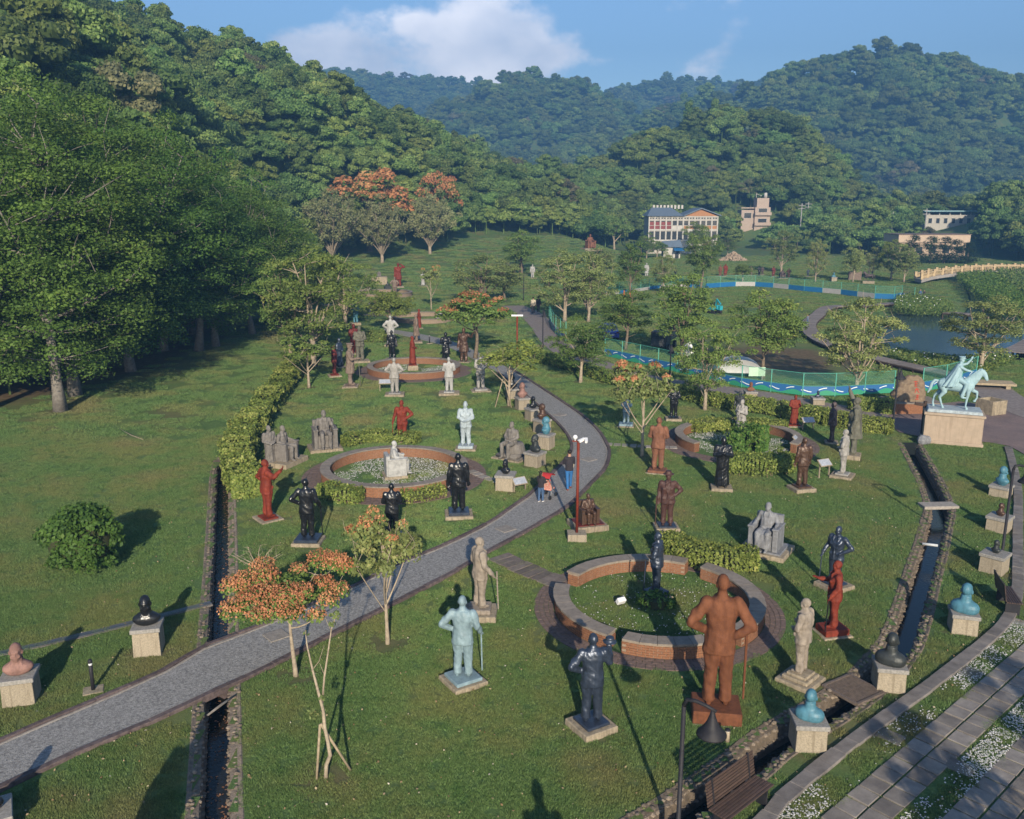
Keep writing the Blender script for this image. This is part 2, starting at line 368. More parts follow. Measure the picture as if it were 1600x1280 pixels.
def seated(arms='rest', voxel=.02, robe=False, rug=False):
    """seated man facing +Y, seat height .5, head about 1.32"""
    b = MB(); head(b, (0, .02, 1.24))
    b.loft([(0, -.02, 1.02, .075, .075), (0, -.01, 1.12, .062, .066), (0, 0, 1.19, .056, .06)], 14)
    b.loft([(0, .02, .42, .215, .19), (0, .01, .56, .212, .18), (0, -.005, .68, .19, .155), (0, -.01, .86, .21, .15), (0, -.025, .99, .215, .125), (0, -.03, 1.06, .15, .09), (0, -.02, 1.09, .085, .08)])
    b.loft([(0, -.02, 1.07, .085, .082), (0, -.015, 1.135, .07, .074)], 14)
    for s_ in (-1, 1):
        b.caps([(s_*.1, .04, .53), (s_*.13, .28, .545), (s_*.15, .50, .54)], [.115, .1, .088], 12); b.caps([(s_*.15, .50, .54), (s_*.145, .50, .32), (s_*.14, .48, .10)], [.088, .082, .078], 12)
        b.ell((s_*.145, .56, .042), (.05, .135, .042)); b.ell((s_*.145, .63, .032), (.045, .06, .032))
        b.caps([(s_*.02, .15, .72), (s_*.085, .11, 1.02), (s_*.06, .04, 1.1)], [.013, .018, .016], 6)
        sh = Vector((s_*.2, -.03, 1.0))
        if arms == 'rest': e, wv, hd = Vector((s_*.31, -.0, .76)), Vector((s_*.32, .26, .735)), Vector((0, 1, -.25))
        else: e, wv, hd = Vector((s_*.29, .03, .76)), Vector((s_*.1, .28, .68)), Vector((-s_*.7, .6, -.1))
        b.caps([sh, (sh+e)/2, e], [.078, .07, .06], 12); b.caps([e, wv], [.06, .046], 12); hand(b, wv, hd, s_)
    if robe: b.loft([(0, .46, .12, .24, .14), (0, .44, .35, .235, .14), (0, .3, .52, .23, .24), (0, .2, .6, .2, .2)])
    if rug: b.box((0, .5, .4), (.4, .1, .3))
    return folds(remesh(b, 'figure', voxel, 2), .95)
def bust_skin(style=0, voxel=.016):
    """head and shoulders, about .62 m tall"""
    b = MB(); head(b, (0, .02, .45), 0, None, False, 1.42)
    b.loft([(0, -.02, .16, .13, .125), (0, -.01, .26, .112, .116), (0, .0, .37, .1, .108)], 14); b.loft([(0, -.01, .22, .115, .11), (0, -.005, .28, .102, .104)], 14)
    if style == 0: b.loft([(0, 0, 0, .15, .1), (0, 0, .04, .22, .13), (0, -.005, .11, .275, .145), (0, -.01, .17, .26, .14), (0, -.012, .245, .15, .095), (0, -.01, .28, .085, .085)])
    elif style == 1: b.loft([(0, 0, 0, .12, .1), (0, 0, .03, .13, .105), (0, 0, .08, .18, .125), (0, 0, .15, .225, .14), (0, -.01, .2, .2, .13), (0, -.01, .28, .085, .085)])
    else: b.loft([(0, 0, 0, .25, .17), (0, 0, .05, .28, .19), (0, -.005, .13, .285, .18), (0, -.01, .19, .25, .15), (0, -.012, .25, .15, .1), (0, -.01, .29, .085, .085)])
    for s_ in (-1, 1): b.caps([(s_*.015, .12, .06), (s_*.09, .1, .22), (s_*.06, .05, .29)], [.012, .016, .014], 6)
    return remesh(b, 'figure', voxel, 2)
def horse_skin(voxel=.022):
    """walking horse facing +X, withers 1.6 m, near fore lifted"""
    b = MB()
    def ring(x, z, rz_, ry_): return (Vector((x, 0, z)), (rz_, ry_))
    def trunk_(pts, n=18):
        vs_ = []; fs = []
        for i, (c, (rz_, ry_)) in enumerate(pts):
            t = (pts[min(i+1, len(pts)-1)][0]-pts[max(i-1, 0)][0]).normalized(); a = Vector((0, 1, 0)); u = a.cross(t)
            for k in range(n): w = 2*math.pi*k/n; vs_.append(c+a*ry_*math.cos(w)+u*rz_*math.sin(w))
        for i in range(len(pts)-1):
            for k in range(n): q, r_ = i*n+k, i*n+(k+1) % n; fs.append((q, r_, r_+n, q+n))
        fs += [tuple(range(n-1, -1, -1)), tuple(range((len(pts)-1)*n, len(pts)*n))]; b.add(vs_, fs)
    trunk_([ring(-.86, 1.26, .1, .1), ring(-.80, 1.24, .22, .2), ring(-.62, 1.22, .31, .28), ring(-.36, 1.20, .3, .28), ring(0, 1.17, .31, .30), ring(.34, 1.17, .345, .29), ring(.58, 1.20, .34, .25), ring(.74, 1.24, .25, .2), ring(.82, 1.25, .12, .12)])
    trunk_([ring(.5, 1.32, .3, .17), ring(.72, 1.5, .27, .14), ring(.9, 1.72, .2, .11), ring(1.02, 1.9, .155, .095), ring(1.10, 1.98, .1, .08)])
    trunk_([ring(.98, 1.99, .1, .08), ring(1.08, 1.95, .145, .095), ring(1.2, 1.82, .13, .085), ring(1.28, 1.68, .095, .068), ring(1.33, 1.56, .075, .06), ring(1.35, 1.5, .06, .05)])
    for s_ in (-1, 1):
        b.caps([(1.04, s_*.05, 2.05), (1.07, s_*.06, 2.16)], [.032, .012], 6); b.ell((1.2, s_*.075, 1.86), (.03, .015, .025))
    for i in range(7): t = i/6; b.ell((1.0-.5*t, 0, 2.04-.42*t*1.05), (.085, .035, .07))      # mane
    def leg(pts, rad, hoof):
        b.caps([Vector(p) for p in pts], rad, 12); b.lathe([(.075, 0), (.06, .09)], 10, hoof)
    leg([(.56, -.15, 1.05), (.55, -.16, .82), (.52, -.15, .50), (.50, -.15, .16), (.54, -.15, .08)], [.15, .1, .062, .045, .055], (.56, -.15, 0))        # near fore, planted
    leg([(.60, .15, 1.08), (.80, .16, .93), (.98, .16, .86), (1.0, .16, .58), (.93, .16, .44)], [.15, .1, .068, .048, .052], (.9, .16, .36))              # off fore, lifted
    leg([(-.62, -.16, 1.1), (-.52, -.19, .86), (-.72, -.18, .56), (-.60, -.17, .2), (-.55, -.17, .09)], [.2, .13, .07, .05, .056], (-.53, -.17, 0))
    leg([(-.66, .16, 1.1), (-.64, .19, .84), (-.92, .18, .56), (-.98, .17, .22), (-.95, .17, .09)], [.2, .13, .07, .05, .056], (-.94, .17, 0))
    b.caps([(-.84, 0, 1.36), (-1.0, 0, 1.38), (-1.12, 0, 1.2), (-1.18, 0, .92), (-1.27, 0, .72)], [.05, .07, .085, .085, .04], 10)                           # tail
    b.caps([(1.3, -.06, 1.62), (.9, -.12, 1.55), (.45, -.1, 1.62)], [.012, .012, .012], 6); b.loft([(.0, 0, 1.4, .3, .3), (0, 0, 1.5, .26, .22)], 16)
    return remesh(b, 'horse', voxel)
def rider_skin(voxel=.02):
    b = MB(); c = (.06, 0)
    head(b, (.12, 0, 2.40), -math.pi/2, 'cap')
    b.loft([(.06, 0, 1.48, .15, .21), (.06, 0, 1.7, .13, .19), (.07, 0, 1.95, .14, .2), (.07, 0, 2.12, .13, .22), (.08, 0, 2.2, .09, .15), (.1, 0, 2.3, .06, .06), (.11, 0, 2.38, .06, .06)])
    for s_ in (-1, 1):
        b.caps([(.1, s_*.14, 1.52), (.4, s_*.3, 1.36), (.3, s_*.34, .98), (.24, s_*.34, .8)], [.13, .105, .08, .07], 12); b.ell((.33, s_*.34, .74), (.14, .05, .045))
    b.caps([(.08, -.2, 2.1), (.32, -.22, 1.98), (.52, -.12, 1.92)], [.075, .06, .045], 10); hand(b, (.52, -.12, 1.92), (1, .1, 0), 1)
    b.caps([(.08, .2, 2.12), (.36, .24, 2.2), (.52, .22, 2.42)], [.075, .06, .045], 10); hand(b, (.52, .22, 2.42), (.4, 0, 1), 1)
    return remesh(b, 'rider', voxel)
def cape_skin(voxel=.02):
    b = MB()
    prof = [(2.24, .10, .13, -.0), (2.1, .17, .25, -.02), (1.8, .24, .32, -.12), (1.5, .32, .40, -.24), (1.2, .40, .45, -.36)]
    n = 28; vs_ = []; fs = []
    for z, rx_, ry_, ox in prof:
        for k in range(n):
            w = math.pi*0.42+2*math.pi*0.72*k/(n-1)-math.pi*.06; f_ = 1+.10*math.sin(k*1.9)*(2.3-z)
            vs_.append((.06+ox+rx_*f_*math.cos(w)*1.0, ry_*f_*math.sin(w), z))
    m_ = len(prof)
    for i in range(m_-1):
        for k in range(n-1): a = i*n+k; fs.append((a, a+1, a+n+1, a+n))
    me = bpy.data.meshes.new('t'); me.from_pydata(vs_, [], fs); bm_ = bmesh.new(); bm_.from_mesh(me); bmesh.ops.recalc_face_normals(bm_, faces=bm_.faces[:]); r = bmesh.ops.solidify(bm_, geom=bm_.faces[:], thickness=.04)
    bm_.verts.ensure_lookup_table(); b.add([v.co.copy() for v in bm_.verts], [[v.index for v in f.verts] for f in bm_.faces]); bm_.free(); bpy.data.meshes.remove(me)
    return remesh(b, 'cape', voxel, 2)
FIG = {
 'hip_cane': standing('hip', 'cane'), 'hip_cane_r': standing('cane', 'hip'), 'down_cane': standing('down', 'cane', yaw=-.2), 'hip_raise': standing('hip', 'raise', item='hatheld'),
 'hips': standing('hip', 'hip', stout=1.12), 'hipsb': standing('hip', 'hipb', stout=1.02, voxel=.015), 'waist': standing('front', 'down', yaw=.25), 'forward_cane': standing('cane', 'forward', item='paper'),
 'hat': standing('hip', 'down', 'suit', hat='brim', stout=1.1), 'hip_l': standing('hip', 'cane', stout=1.05), 'back': standing('back', 'back', stout=1.05), 'down': standing('down', 'down'), 'robe': standing('chest', 'chest', 'robe'),
 'robe2': standing('front', 'front', 'robe'), 'wave': standing('down', 'wave', 'coat', stout=1.15), 'book': standing('chest', 'chest', 'coat', item='book'), 'cross': standing('front', 'front', stout=1.06),
 'reach': standing('hip', 'out'), 'sword': standing('down', 'forward', 'coat', hat='cap'), 'salute': standing('salute', 'down', 'coat', voxel=.025), 'coat': standing('down', 'front', 'long', voxel=.02),
 'wave_out': standing('out', 'down', 'coat', voxel=.02),
 'seat': seated('rest'), 'seat_lap': seated('lap'), 'seat_robe': seated('rest', robe=True),
 'bust0': bust_skin(0), 'bust1': bust_skin(1), 'bust2': bust_skin(2), 'horse': horse_skin(), 'rider': rider_skin(), 'cape': cape_skin(),
}
print('figure faces', sum(len(m.polygons) for m in FIG.values()))
# ================================================================ the ground: one sheet from the lawn to the far ridges
# ridges: crest points as (photo x, photo y of the tree tops, distance); half width of the slope; tree height to take off
RIDGES = [
 ([(-420, -330, 120), (-120, -150, 165), (0, -95, 180), (150, -45, 195), (260, -2, 205), (330, 28, 215), (400, 68, 228), (460, 108, 245), (530, 148, 270), (610, 180, 310), (690, 212, 360), (760, 287, 400), (830, 400, 430)], 95, 12),
 ([(600, 228, 300), (680, 240, 290), (760, 262, 290), (850, 262, 300), (930, 258, 310), (985, 240, 325)], 80, 11),
 ([(380, 135, 1274), (440, 128, 1274), (495, 108, 1274), (540, 106, 1274), (600, 118, 1287), (650, 116, 1300), (700, 122, 1300), (770, 134, 1313), (850, 150, 1313)], 430, 11),
 ([(560, 205, 832), (650, 182, 845), (720, 148, 858), (780, 124, 871), (830, 110, 884), (890, 116, 884), (930, 142, 890), (980, 168, 897), (1060, 190, 884)], 250, 11),
 ([(900, 165, 1228), (960, 136, 1228), (1030, 122, 1228), (1100, 118, 1241), (1150, 124, 1241), (1230, 118, 1241)], 340, 11),
 ([(950, 205, 756), (1020, 172, 756), (1090, 145, 742), (1150, 134, 729), (1200, 118, 716), (1245, 95, 702), (1300, 76, 695), (1370, 63, 688), (1440, 66, 686), (1485, 80, 683), (1505, 92, 683)], 200, 12),
 ([(925, 300, 330), (960, 218, 335), (1010, 192, 335), (1060, 172, 335), (1120, 152, 335), (1180, 154, 335), (1230, 168, 335), (1270, 205, 335), (1310, 242, 335), (1350, 278, 330), (1400, 331, 320)], 85, 11),
 ([(1440, 305, 280), (1500, 288, 270), (1560, 276, 262), (1640, 262, 255), (1750, 240, 250)], 62, 11),
]
RW = []
for pts, w, th in RIDGES:
    P = []
    for x, y, D in pts: q = at(x, y, D); P.append((q.x, q.y, max(q.z-th, 0.5)))
    RW.append((P, w))
PARK = [(-60, -60), (-40, 20), (-31.5, 45), (-30, 60), (-29, 85), (-27, 100), (-34, 130), (-36, 150), (-28, 174), (-12, 190), (-4, 205), (15, 216), (26, 224), (30, 262), (62, 262), (70, 240), (84, 226), (112, 226), (118, 175), (112, 120), (112, -60)]
POND = gpts([(1372, 512), (1384, 492), (1400, 487), (1490, 489), (1540, 498), (1600, 508), (1680, 530), (1620, 553), (1565, 558), (1500, 562), (1440, 559), (1396, 553), (1372, 535)])
STREAM = gpts([(1545, 500), (1560, 470), (1545, 446), (1530, 430), (1540, 420), (1600, 415)])
def hills(X, Y):
    h = np.zeros(X.shape)
    for P, w in RW:
        d, pos = pdist(X, Y, P); zi = np.interp(pos, np.arange(len(P)), [q[2] for q in P])
        t = np.clip(1-d/w, 0, 1); hh = zi*t**(1.5 if w == 95 else 1.3)*(1.0+0.12*np.sin(d/w*7.0+X*0.02)*t*(1-t)*4)
        h = np.maximum(h, hh)
    return h
def hgt(X, Y):
    X = np.asarray(X, float); Y = np.asarray(Y, float)
    ins = inpoly(X, Y, PARK); de, _ = pdist(X, Y, PARK+PARK[:1])
    k = np.where(ins, 0.0, smooth01(0, 22, de))
    h = hills(X, Y)*k
    h = np.maximum(h, 0)+5.4*smooth01(132, 214, Y)*(1-smooth01(8, 34, X))*smooth01(-75, -45, X)*np.where(ins, 1, 1-k*0.6)
    h = h + np.where((X < -12), 1.0, 0)*0.5*smooth01(-13, -28, X)*smooth01(28, 50, Y)        # lawn swells towards the wood
    dp, _ = pdist(X, Y, POND+POND[:1]); ip = inpoly(X, Y, POND)
    h = np.where(ip, -0.45-0.5*smooth01(0, 2.5, dp), h-0.0) - np.where(~ip, 0.45*(1-smooth01(0.3, 1.6, dp)), 0)
    ds, _ = pdist(X, Y, STREAM); h = h-1.2*(1-smooth01(2.2, 4.8, ds))
    return h
def hz(x, y): return float(hgt(np.array([x]), np.array([y]))[0])
def GT(x, y):
    """photo pixel to the ground, following the slopes"""
    z = 0.0
    for _ in range(14):
        p = G(x, y, z); z = 0.5*z+0.5*min(hz(p.x, p.y), 11.0)
    return Vector((p.x, p.y, hz(p.x, p.y)))
# stream ditches and hard edges as lines on the ground
DITCH_R = spline(gpts([(1422, 694), (1439, 725), (1456, 758), (1466, 786), (1468, 800), (1461, 828), (1453, 861), (1445, 885), (1434, 924), (1420, 971), (1405, 1008), (1375, 1046), (1345, 1074), (1295, 1108), (1207, 1161), (1167, 1194), (1112, 1234), (1040, 1282), (960, 1330)]), 0.16)
DITCH_L = spline(gpts([(462, 566), (440, 598), (412, 640), (380, 685), (352, 722), (347, 775), (346, 830), (345, 880), (343, 940), (341, 1000), (339, 1099), (337, 1180), (335, 1280), (334, 1330)]), 0.16)
HW_R, HW_L = 0.27, 0.24
def axis(lo, hi, a, b, fine, grow, big):
    s_ = list(np.arange(a, b+1e-6, fine)); x, st = b, fine
    while x < hi: st = min(st*grow, big); x += st; s_.append(x)
    x, st = a, fine; pre = []
    while x > lo: st = min(st*grow, big); x -= st; pre.append(x)
    return np.array(pre[::-1]+s_)
gx = axis(-1440, 1500, -9.5, 27, 0.25, 1.045, 22); gy = axis(-70, 1390, 13, 60, 0.25, 1.035, 22)
GX, GY = np.meshgrid(gx, gy); GZ = hgt(GX, GY)
nx, ny = len(gx), len(gy)
idx = np.arange(nx*ny).reshape(ny, nx)
quads = np.stack([idx[:-1, :-1], idx[:-1, 1:], idx[1:, 1:], idx[1:, :-1]], -1).reshape(-1, 4)
cx_, cy_c = (GX[:-1, :-1]+GX[1:, 1:]).ravel()/2, (GY[:-1, :-1]+GY[1:, 1:]).ravel()/2
keep = np.ones(len(quads), bool); near = (cx_ > -16) & (cx_ < 29) & (cy_c > 8) & (cy_c < 75)
dR = np.full(len(quads), 99.0); dL = dR.copy()
dR[near], _ = pdist(cx_[near], cy_c[near], DITCH_R[::3]); dL[near], _ = pdist(cx_[near], cy_c[near], DITCH_L[::3])
keep &= (dR > HW_R+0.16) & (dL > HW_L+0.16)

# ---- grass material: mown lawn with dry and mossy patches, bare soil under the wood and on the building site
def ground_material(blade=False):
    m = bpy.data.materials.new('grass_blade' if blade else 'lawn_grass'); m.use_nodes = True; nt = m.node_tree; N, L = nt.nodes, nt.links
    b = N['Principled BSDF']; b.inputs['Roughness'].default_value = 0.9; b.inputs['Specular IOR Level'].default_value = 0.12
    g = N.new('ShaderNodeNewGeometry'); pos = g.outputs['Position']
    def noise(s, d=5, r=0.6):
        n = N.new('ShaderNodeTexNoise'); n.inputs['Scale'].default_value = s; n.inputs['Detail'].default_value = d; n.inputs['Roughness'].default_value = r; L.new(pos, n.inputs['Vector']); return n.outputs['Fac']
    def mixc(f, a, c):
        n = N.new('ShaderNodeMix'); n.data_type = 'RGBA'; L.new(f, n.inputs[0])
        for s_, q in ((6, a), (7, c)):
            if isinstance(q, tuple): n.inputs[s_].default_value = (*q, 1)
            else: L.new(q, n.inputs[s_])
        return n.outputs[2]
    def rng_(f, a, c, lo=0.0, hi=1.0):
        n = N.new('ShaderNodeMapRange'); n.interpolation_type = 'SMOOTHSTEP'; L.new(f, n.inputs[0])
        for i, q in enumerate((a, c, lo, hi)): n.inputs[i+1].default_value = q
        return n.outputs[0]
    fine = ramp(nt, [(0.28, (0.040, 0.074, 0.025)), (0.5, (0.088, 0.150, 0.046)), (0.75, (0.18, 0.24, 0.095))]); L.new(noise(13, 8, 0.8), fine.inputs[0])
    col = mixc(rng_(noise(0.33, 5, 0.62), 0.42, 0.66, 0, 0.85), fine.outputs[0], (0.142, 0.158, 0.056))
    col = mixc(rng_(noise(1.1, 4), 0.55, 0.72, 0, 0.55), col, (0.045, 0.105, 0.028))
    col = mixc(rng_(noise(0.16, 3), 0.55, 0.67, 0, 0.5), col, (0.175, 0.145, 0.07))
    if blade:
        at_ = N.new('ShaderNodeAttribute'); at_.attribute_name = 'tint'; hv = N.new('ShaderNodeHueSaturation'); L.new(rng_(at_.outputs['Fac'], 0, 1, .75, 1.45), hv.inputs['Value']); L.new(col, hv.inputs['Color'])
        b.inputs['Roughness'].default_value = .6; L.new(hv.outputs[0], b.inputs['Base Color'])
        return m
    at_ = N.new('ShaderNodeAttribute'); at_.attribute_name = 'soil'
    so_ = ramp(nt, [(0.3, (0.075, 0.05, 0.03)), (0.7, (0.19, 0.135, 0.08))]); L.new(noise(2.2, 8, 0.7), so_.inputs[0])
    ma = N.new('ShaderNodeMath'); ma.operation = 'ADD'; ma.inputs[1].default_value = 0.0; L.new(at_.outputs['Fac'], ma.inputs[0])
    mu = N.new('ShaderNodeMath'); mu.operation = 'MULTIPLY'; L.new(ma.outputs[0], mu.inputs[0]); L.new(rng_(noise(0.8, 6, 0.7), 0.26, 0.5, 0.35, 1.0), mu.inputs[1])
    col = mixc(mu.outputs[0], col, so_.outputs[0])
    L.new(col, b.inputs['Base Color'])
    bp = N.new('ShaderNodeBump'); bp.inputs['Strength'].default_value = 0.9; bp.inputs['Distance'].default_value = 0.05
    L.new(noise(19, 7, 0.75), bp.inputs['Height']); L.new(bp.outputs[0], b.inputs['Normal'])
    return m
GROUND_M = ground_material()
# soil: share of bare earth at each vertex (wood floor, building site, worn spots)
ins = inpoly(GX, GY, PARK); dpk, _ = pdist(GX, GY, PARK+PARK[:1])
soil = np.where(ins, 0.0, 0.35)*smooth01(0, 8, dpk)*(GY < 130)
wood_edge = [(-60, 20), (-36, 45), (-28.5, 54), (-24.5, 66), (-26, 84), (-27, 96), (-40, 110), (-80, 100), (-90, 30)]
dw, _ = pdist(GX, GY, wood_edge+wood_edge[:1]); soil = np.maximum(soil, np.where(inpoly(GX, GY, wood_edge), smooth01(-1, 4, dw), 0.5*(1-smooth01(0, 2.5, dw))))
for px, amp in (([(1090, 545), (1180, 538), (1290, 545), (1330, 570), (1300, 595), (1200, 590), (1090, 575)], 0.95), ([(1085, 458), (1150, 455), (1180, 470), (1130, 500), (1090, 500)], 0.8),
            ([(1160, 462), (1230, 455), (1260, 462), (1200, 472)], 0.6), ([(1050, 495), (1140, 500), (1180, 520), (1060, 525)], 0.7), ([(1270, 556), (1340, 556), (1400, 590), (1320, 590)], 0.85), ([(215, 640), (290, 632), (330, 660), (270, 690), (200, 680)], .5), ([(140, 720), (200, 715), (210, 745), (150, 750)], .35), ([(20, 660), (110, 655), (150, 690), (60, 720)], .5), ([(1110, 505), (1290, 482), (1260, 515), (1150, 520)], 0.9)):
    q = gpts(px); dd, _ = pdist(GX, GY, q+q[:1]); soil = np.maximum(soil, amp*np.where(inpoly(GX, GY, q), smooth01(0, 2, dd), 0))
ground_me = npmesh('ground', np.c_[GX.ravel(), GY.ravel(), GZ.ravel()], quads[keep], True, {'soil': ('POINT', soil.ravel())})
ground = link('ground', ground_me, None, GROUND_M); tag(ground, 'mown green lawn with dry patches rising into wooded hills', 'ground', kind='structure')
# ================================================================ trees
def leaf_quads(c, n, size, asp=0.6, rs=rng):
    """rhombic leaves at centres c facing n"""
    N_ = len(c); n = n/(np.linalg.norm(n, axis=1, keepdims=True)+1e-9)
    r = rs.normal(size=(N_, 3)); t = np.cross(n, r); t /= (np.linalg.norm(t, axis=1, keepdims=True)+1e-9); b = np.cross(n, t)
    s = np.asarray(size).reshape(-1, 1)*np.ones((N_, 1))
    v = np.stack([c-t*s, c+b*s*asp, c+t*s, c-b*s*asp], 1).reshape(-1, 3)
    return v, np.arange(N_*4).reshape(-1, 4)
def unit(n, rs): v = rs.normal(size=(n, 3)); return v/np.linalg.norm(v, axis=1, keepdims=True)
def clump_leaves(cc, cr, nl, leaf, rs, flat=0.75, up=0.1, jitter=0.6, inner=0.35):
    """leaves round each clump centre, most of them on its upper and outer skin"""
    C, Nn, T, S = [], [], [], []
    for c, r in zip(cc, cr):
        k = max(4, int(nl*(r/np.mean(cr))**2)); d = unit(k, rs); d[:, 2] = np.where(d[:, 2] < -0.35, -d[:, 2]*0.6, d[:, 2])
        rad = r*(inner+(1-inner)*rs.random(k)**0.45); p = d*rad[:, None]; p[:, 2] *= flat
        C.append(c+p); Nn.append(d+np.array([0, 0, up])+rs.normal(size=(k, 3))*jitter)
        T.append(np.clip(rs.random()*0.5+rs.random(k)*0.5, 0, 1)); S.append(leaf*(0.65+0.7*rs.random(k)))
    return np.concatenate(C), np.concatenate(Nn), np.concatenate(T), np.concatenate(S)
def crown_mesh(name, cc, cr, nl, leaf, rs, **k):
    c, n, t, s = clump_leaves(cc, cr, nl, leaf, rs, **k); v, f = leaf_quads(c, n, s, rs=rs)
    return npmesh(name, v, f, False, {'tint': ('FACE', t)})
def crown_points(rs, m, rx, ry, rz_, zc, low=-0.55, bias=2.4, sep=0.9, gaps=3):
    """clump centres spread through the crown, more of them near its skin, some spots left open"""
    P = []; tries = 0
    holes = unit(gaps, rs)*np.array([rx, ry, rz_])*0.95
    while len(P) < m and tries < m*60:
        tries += 1; d = unit(1, rs)[0]
        if d[2] < low: continue
        q = d*(rs.random()**(1/bias))*np.array([rx, ry, rz_])*(0.88+0.2*rs.random())
        if any(np.linalg.norm(q-h) < 0.42*min(rx, rz_) for h in holes) and rs.random() < 0.85: continue
        if P and min(np.linalg.norm((q-p)) for p in P) < sep*(rx*ry*rz_/m)**(1/3): continue
        P.append(q)
    P = np.array(P); P[:, 2] += zc
    return P
def bez(a, b, c, n): t = np.linspace(0, 1, n)[:, None]; return (1-t)**2*a+2*t*(1-t)*b+t*t*c
def tree_parts(seed, H, rx, rz_, zc, m, cr, nl, leaf, tr, nlimb=6, ry=None, fork=0.35, lean=0.0, twig=0.018, low=-0.55, flat=0.85, up=0.1, limb_r=0.5, jitter=0.55, bias=2.4, bare=0):
    """trunk mesh with limbs and twigs, crown mesh of leaf clumps"""
    rs = np.random.default_rng(seed); ry = ry or rx
    cc = crown_points(rs, m, rx, ry, rz_, zc, low, bias); crr = cr*(0.7+0.6*rs.random(len(cc)))
    W = MB(); top = np.array([lean*H*0.5+rs.normal()*0.05*rx, rs.normal()*0.05*rx, zc+rz_*0.35])
    base = np.zeros(3); mid = np.array([rs.normal()*0.04*H, rs.normal()*0.04*H, top[2]*0.5])
    tp = bez(base, mid, top, 8); trr = np.linspace(tr, tr*0.28, 8); trr[0] *= 1.35
    tp0 = tp.copy(); tp0[0, 2] -= 0.25
    W.tube([Vector(q) for q in tp0], list(trr), 8)
    skel = [tp[2:]]
    far = cc[np.argsort(-np.hypot(cc[:, 0], cc[:, 1])-0.3*cc[:, 2])]
    ang = np.arctan2(far[:, 1], far[:, 0])
    for i in range(nlimb):
        want = 2*math.pi*i/nlimb+rs.normal()*0.2; j = np.argmin(np.abs(np.angle(np.exp(1j*(ang-want))))+0.15*rs.random(len(far)))
        e = far[j]; s0 = fork+(1-fork)*0.75*rs.random()**1.3; k = s0*7; a = tp[int(k)]+(tp[min(int(k)+1, 7)]-tp[int(k)])*(k-int(k))
        if a[2] > e[2]-0.1: a = tp[int(fork*7)]
        md = a+(e-a)*0.45+np.array([0, 0, -0.08*np.linalg.norm(e-a)])+rs.normal(size=3)*0.06*rx
        lp = bez(a, md, e, 6); r0 = np.interp(s0, [0, 1], [tr, tr*0.28])*limb_r*1.2
        W.tube([Vector(q) for q in lp], list(np.linspace(r0, twig*1.2, 6)), 6, False); skel.append(lp[1:])
    sk = np.concatenate(skel)
    for c in cc:
        dd = np.linalg.norm(sk-c, axis=1)+np.where(sk[:, 2] > c[2], 0.6*rx, 0); a = sk[np.argmin(dd)]
        md = (a+c)/2+rs.normal(size=3)*0.05*rx; W.tube([Vector(q) for q in bez(a, md, c, 4)], list(np.linspace(twig*1.6, twig*0.5, 4)), 4, False)
    for _ in range(bare):      # leafless twigs sticking out of the crown
        c = cc[rs.integers(len(cc))]; d = unit(1, rs)[0]; d[2] = abs(d[2])+0.6; d /= np.linalg.norm(d); e = c+d*cr*(1.3+rs.random())
        W.tube([Vector(c), Vector((c+e)/2+rs.normal(size=3)*0.1), Vector(e)], [twig, twig*0.7, twig*0.3], 4, False)
    return W.mesh('trunk', True), crown_mesh('crown', cc, crr, nl, leaf, rs, flat=flat, up=up, jitter=jitter), cc, crr
BARK = mat('bark', (0.20, 0.155, 0.11), (0.10, 0.078, 0.058), 0.9, 6, 0.6, 25)
BARK_PALE = mat('pale_bark', (0.36, 0.30, 0.22), (0.20, 0.16, 0.12), 0.9, 5, 0.5, 20)
BARK_GREY = mat('grey_bark', (0.23, 0.21, 0.185), (0.13, 0.115, 0.10), 0.9, 5, 0.5, 20)
LEAF_WOOD = leafmat('wood_leaf', (0.070, 0.125, 0.032), (0.165, 0.240, 0.060), 0.25, 0.42, (0.25, 0.28, 0.09), 0.02)
LEAF_GUM = leafmat('sweetgum_leaf', (0.040, 0.086, 0.016), (0.100, 0.179, 0.031), 0.3, 0.15, (0.157, 0.204, 0.045), 0.01)
LEAF_PALE = leafmat('pale_olive_leaf', (0.15, 0.17, 0.075), (0.27, 0.28, 0.125), 0.3, 0.12, (0.36, 0.34, 0.17), 0.01)
LEAF_OLIVE = leafmat('olive_leaf', (0.108, 0.146, 0.047), (0.244, 0.293, 0.097), 0.3, 0.18, (0.370, 0.352, 0.137), 0.012)
LEAF_PARK = leafmat('park_leaf', (0.072, 0.129, 0.032), (0.169, 0.241, 0.055), 0.3, 0.18, (0.274, 0.290, 0.081), 0.012)
LEAF_HEDGE = leafmat('hedge_leaf', (0.084, 0.120, 0.026), (0.216, 0.264, 0.054), 0.25, 0.1, (0.336, 0.348, 0.096), 0.008)
LEAF_DARK = leafmat('conifer_leaf', (0.018, 0.042, 0.016), (0.05, 0.085, 0.03), 0.15, 0.2, None, 0.01)
PETAL = leafmat('blossom', (0.34, 0.12, 0.055), (0.52, 0.24, 0.12), 0.25, 0.1, (0.60, 0.34, 0.17), 0.006)
PETAL_FAR = leafmat('far_blossom', (0.36, 0.13, 0.06), (0.52, 0.28, 0.11), 0.25, 0.1, (0.58, 0.42, 0.18), 0.006)

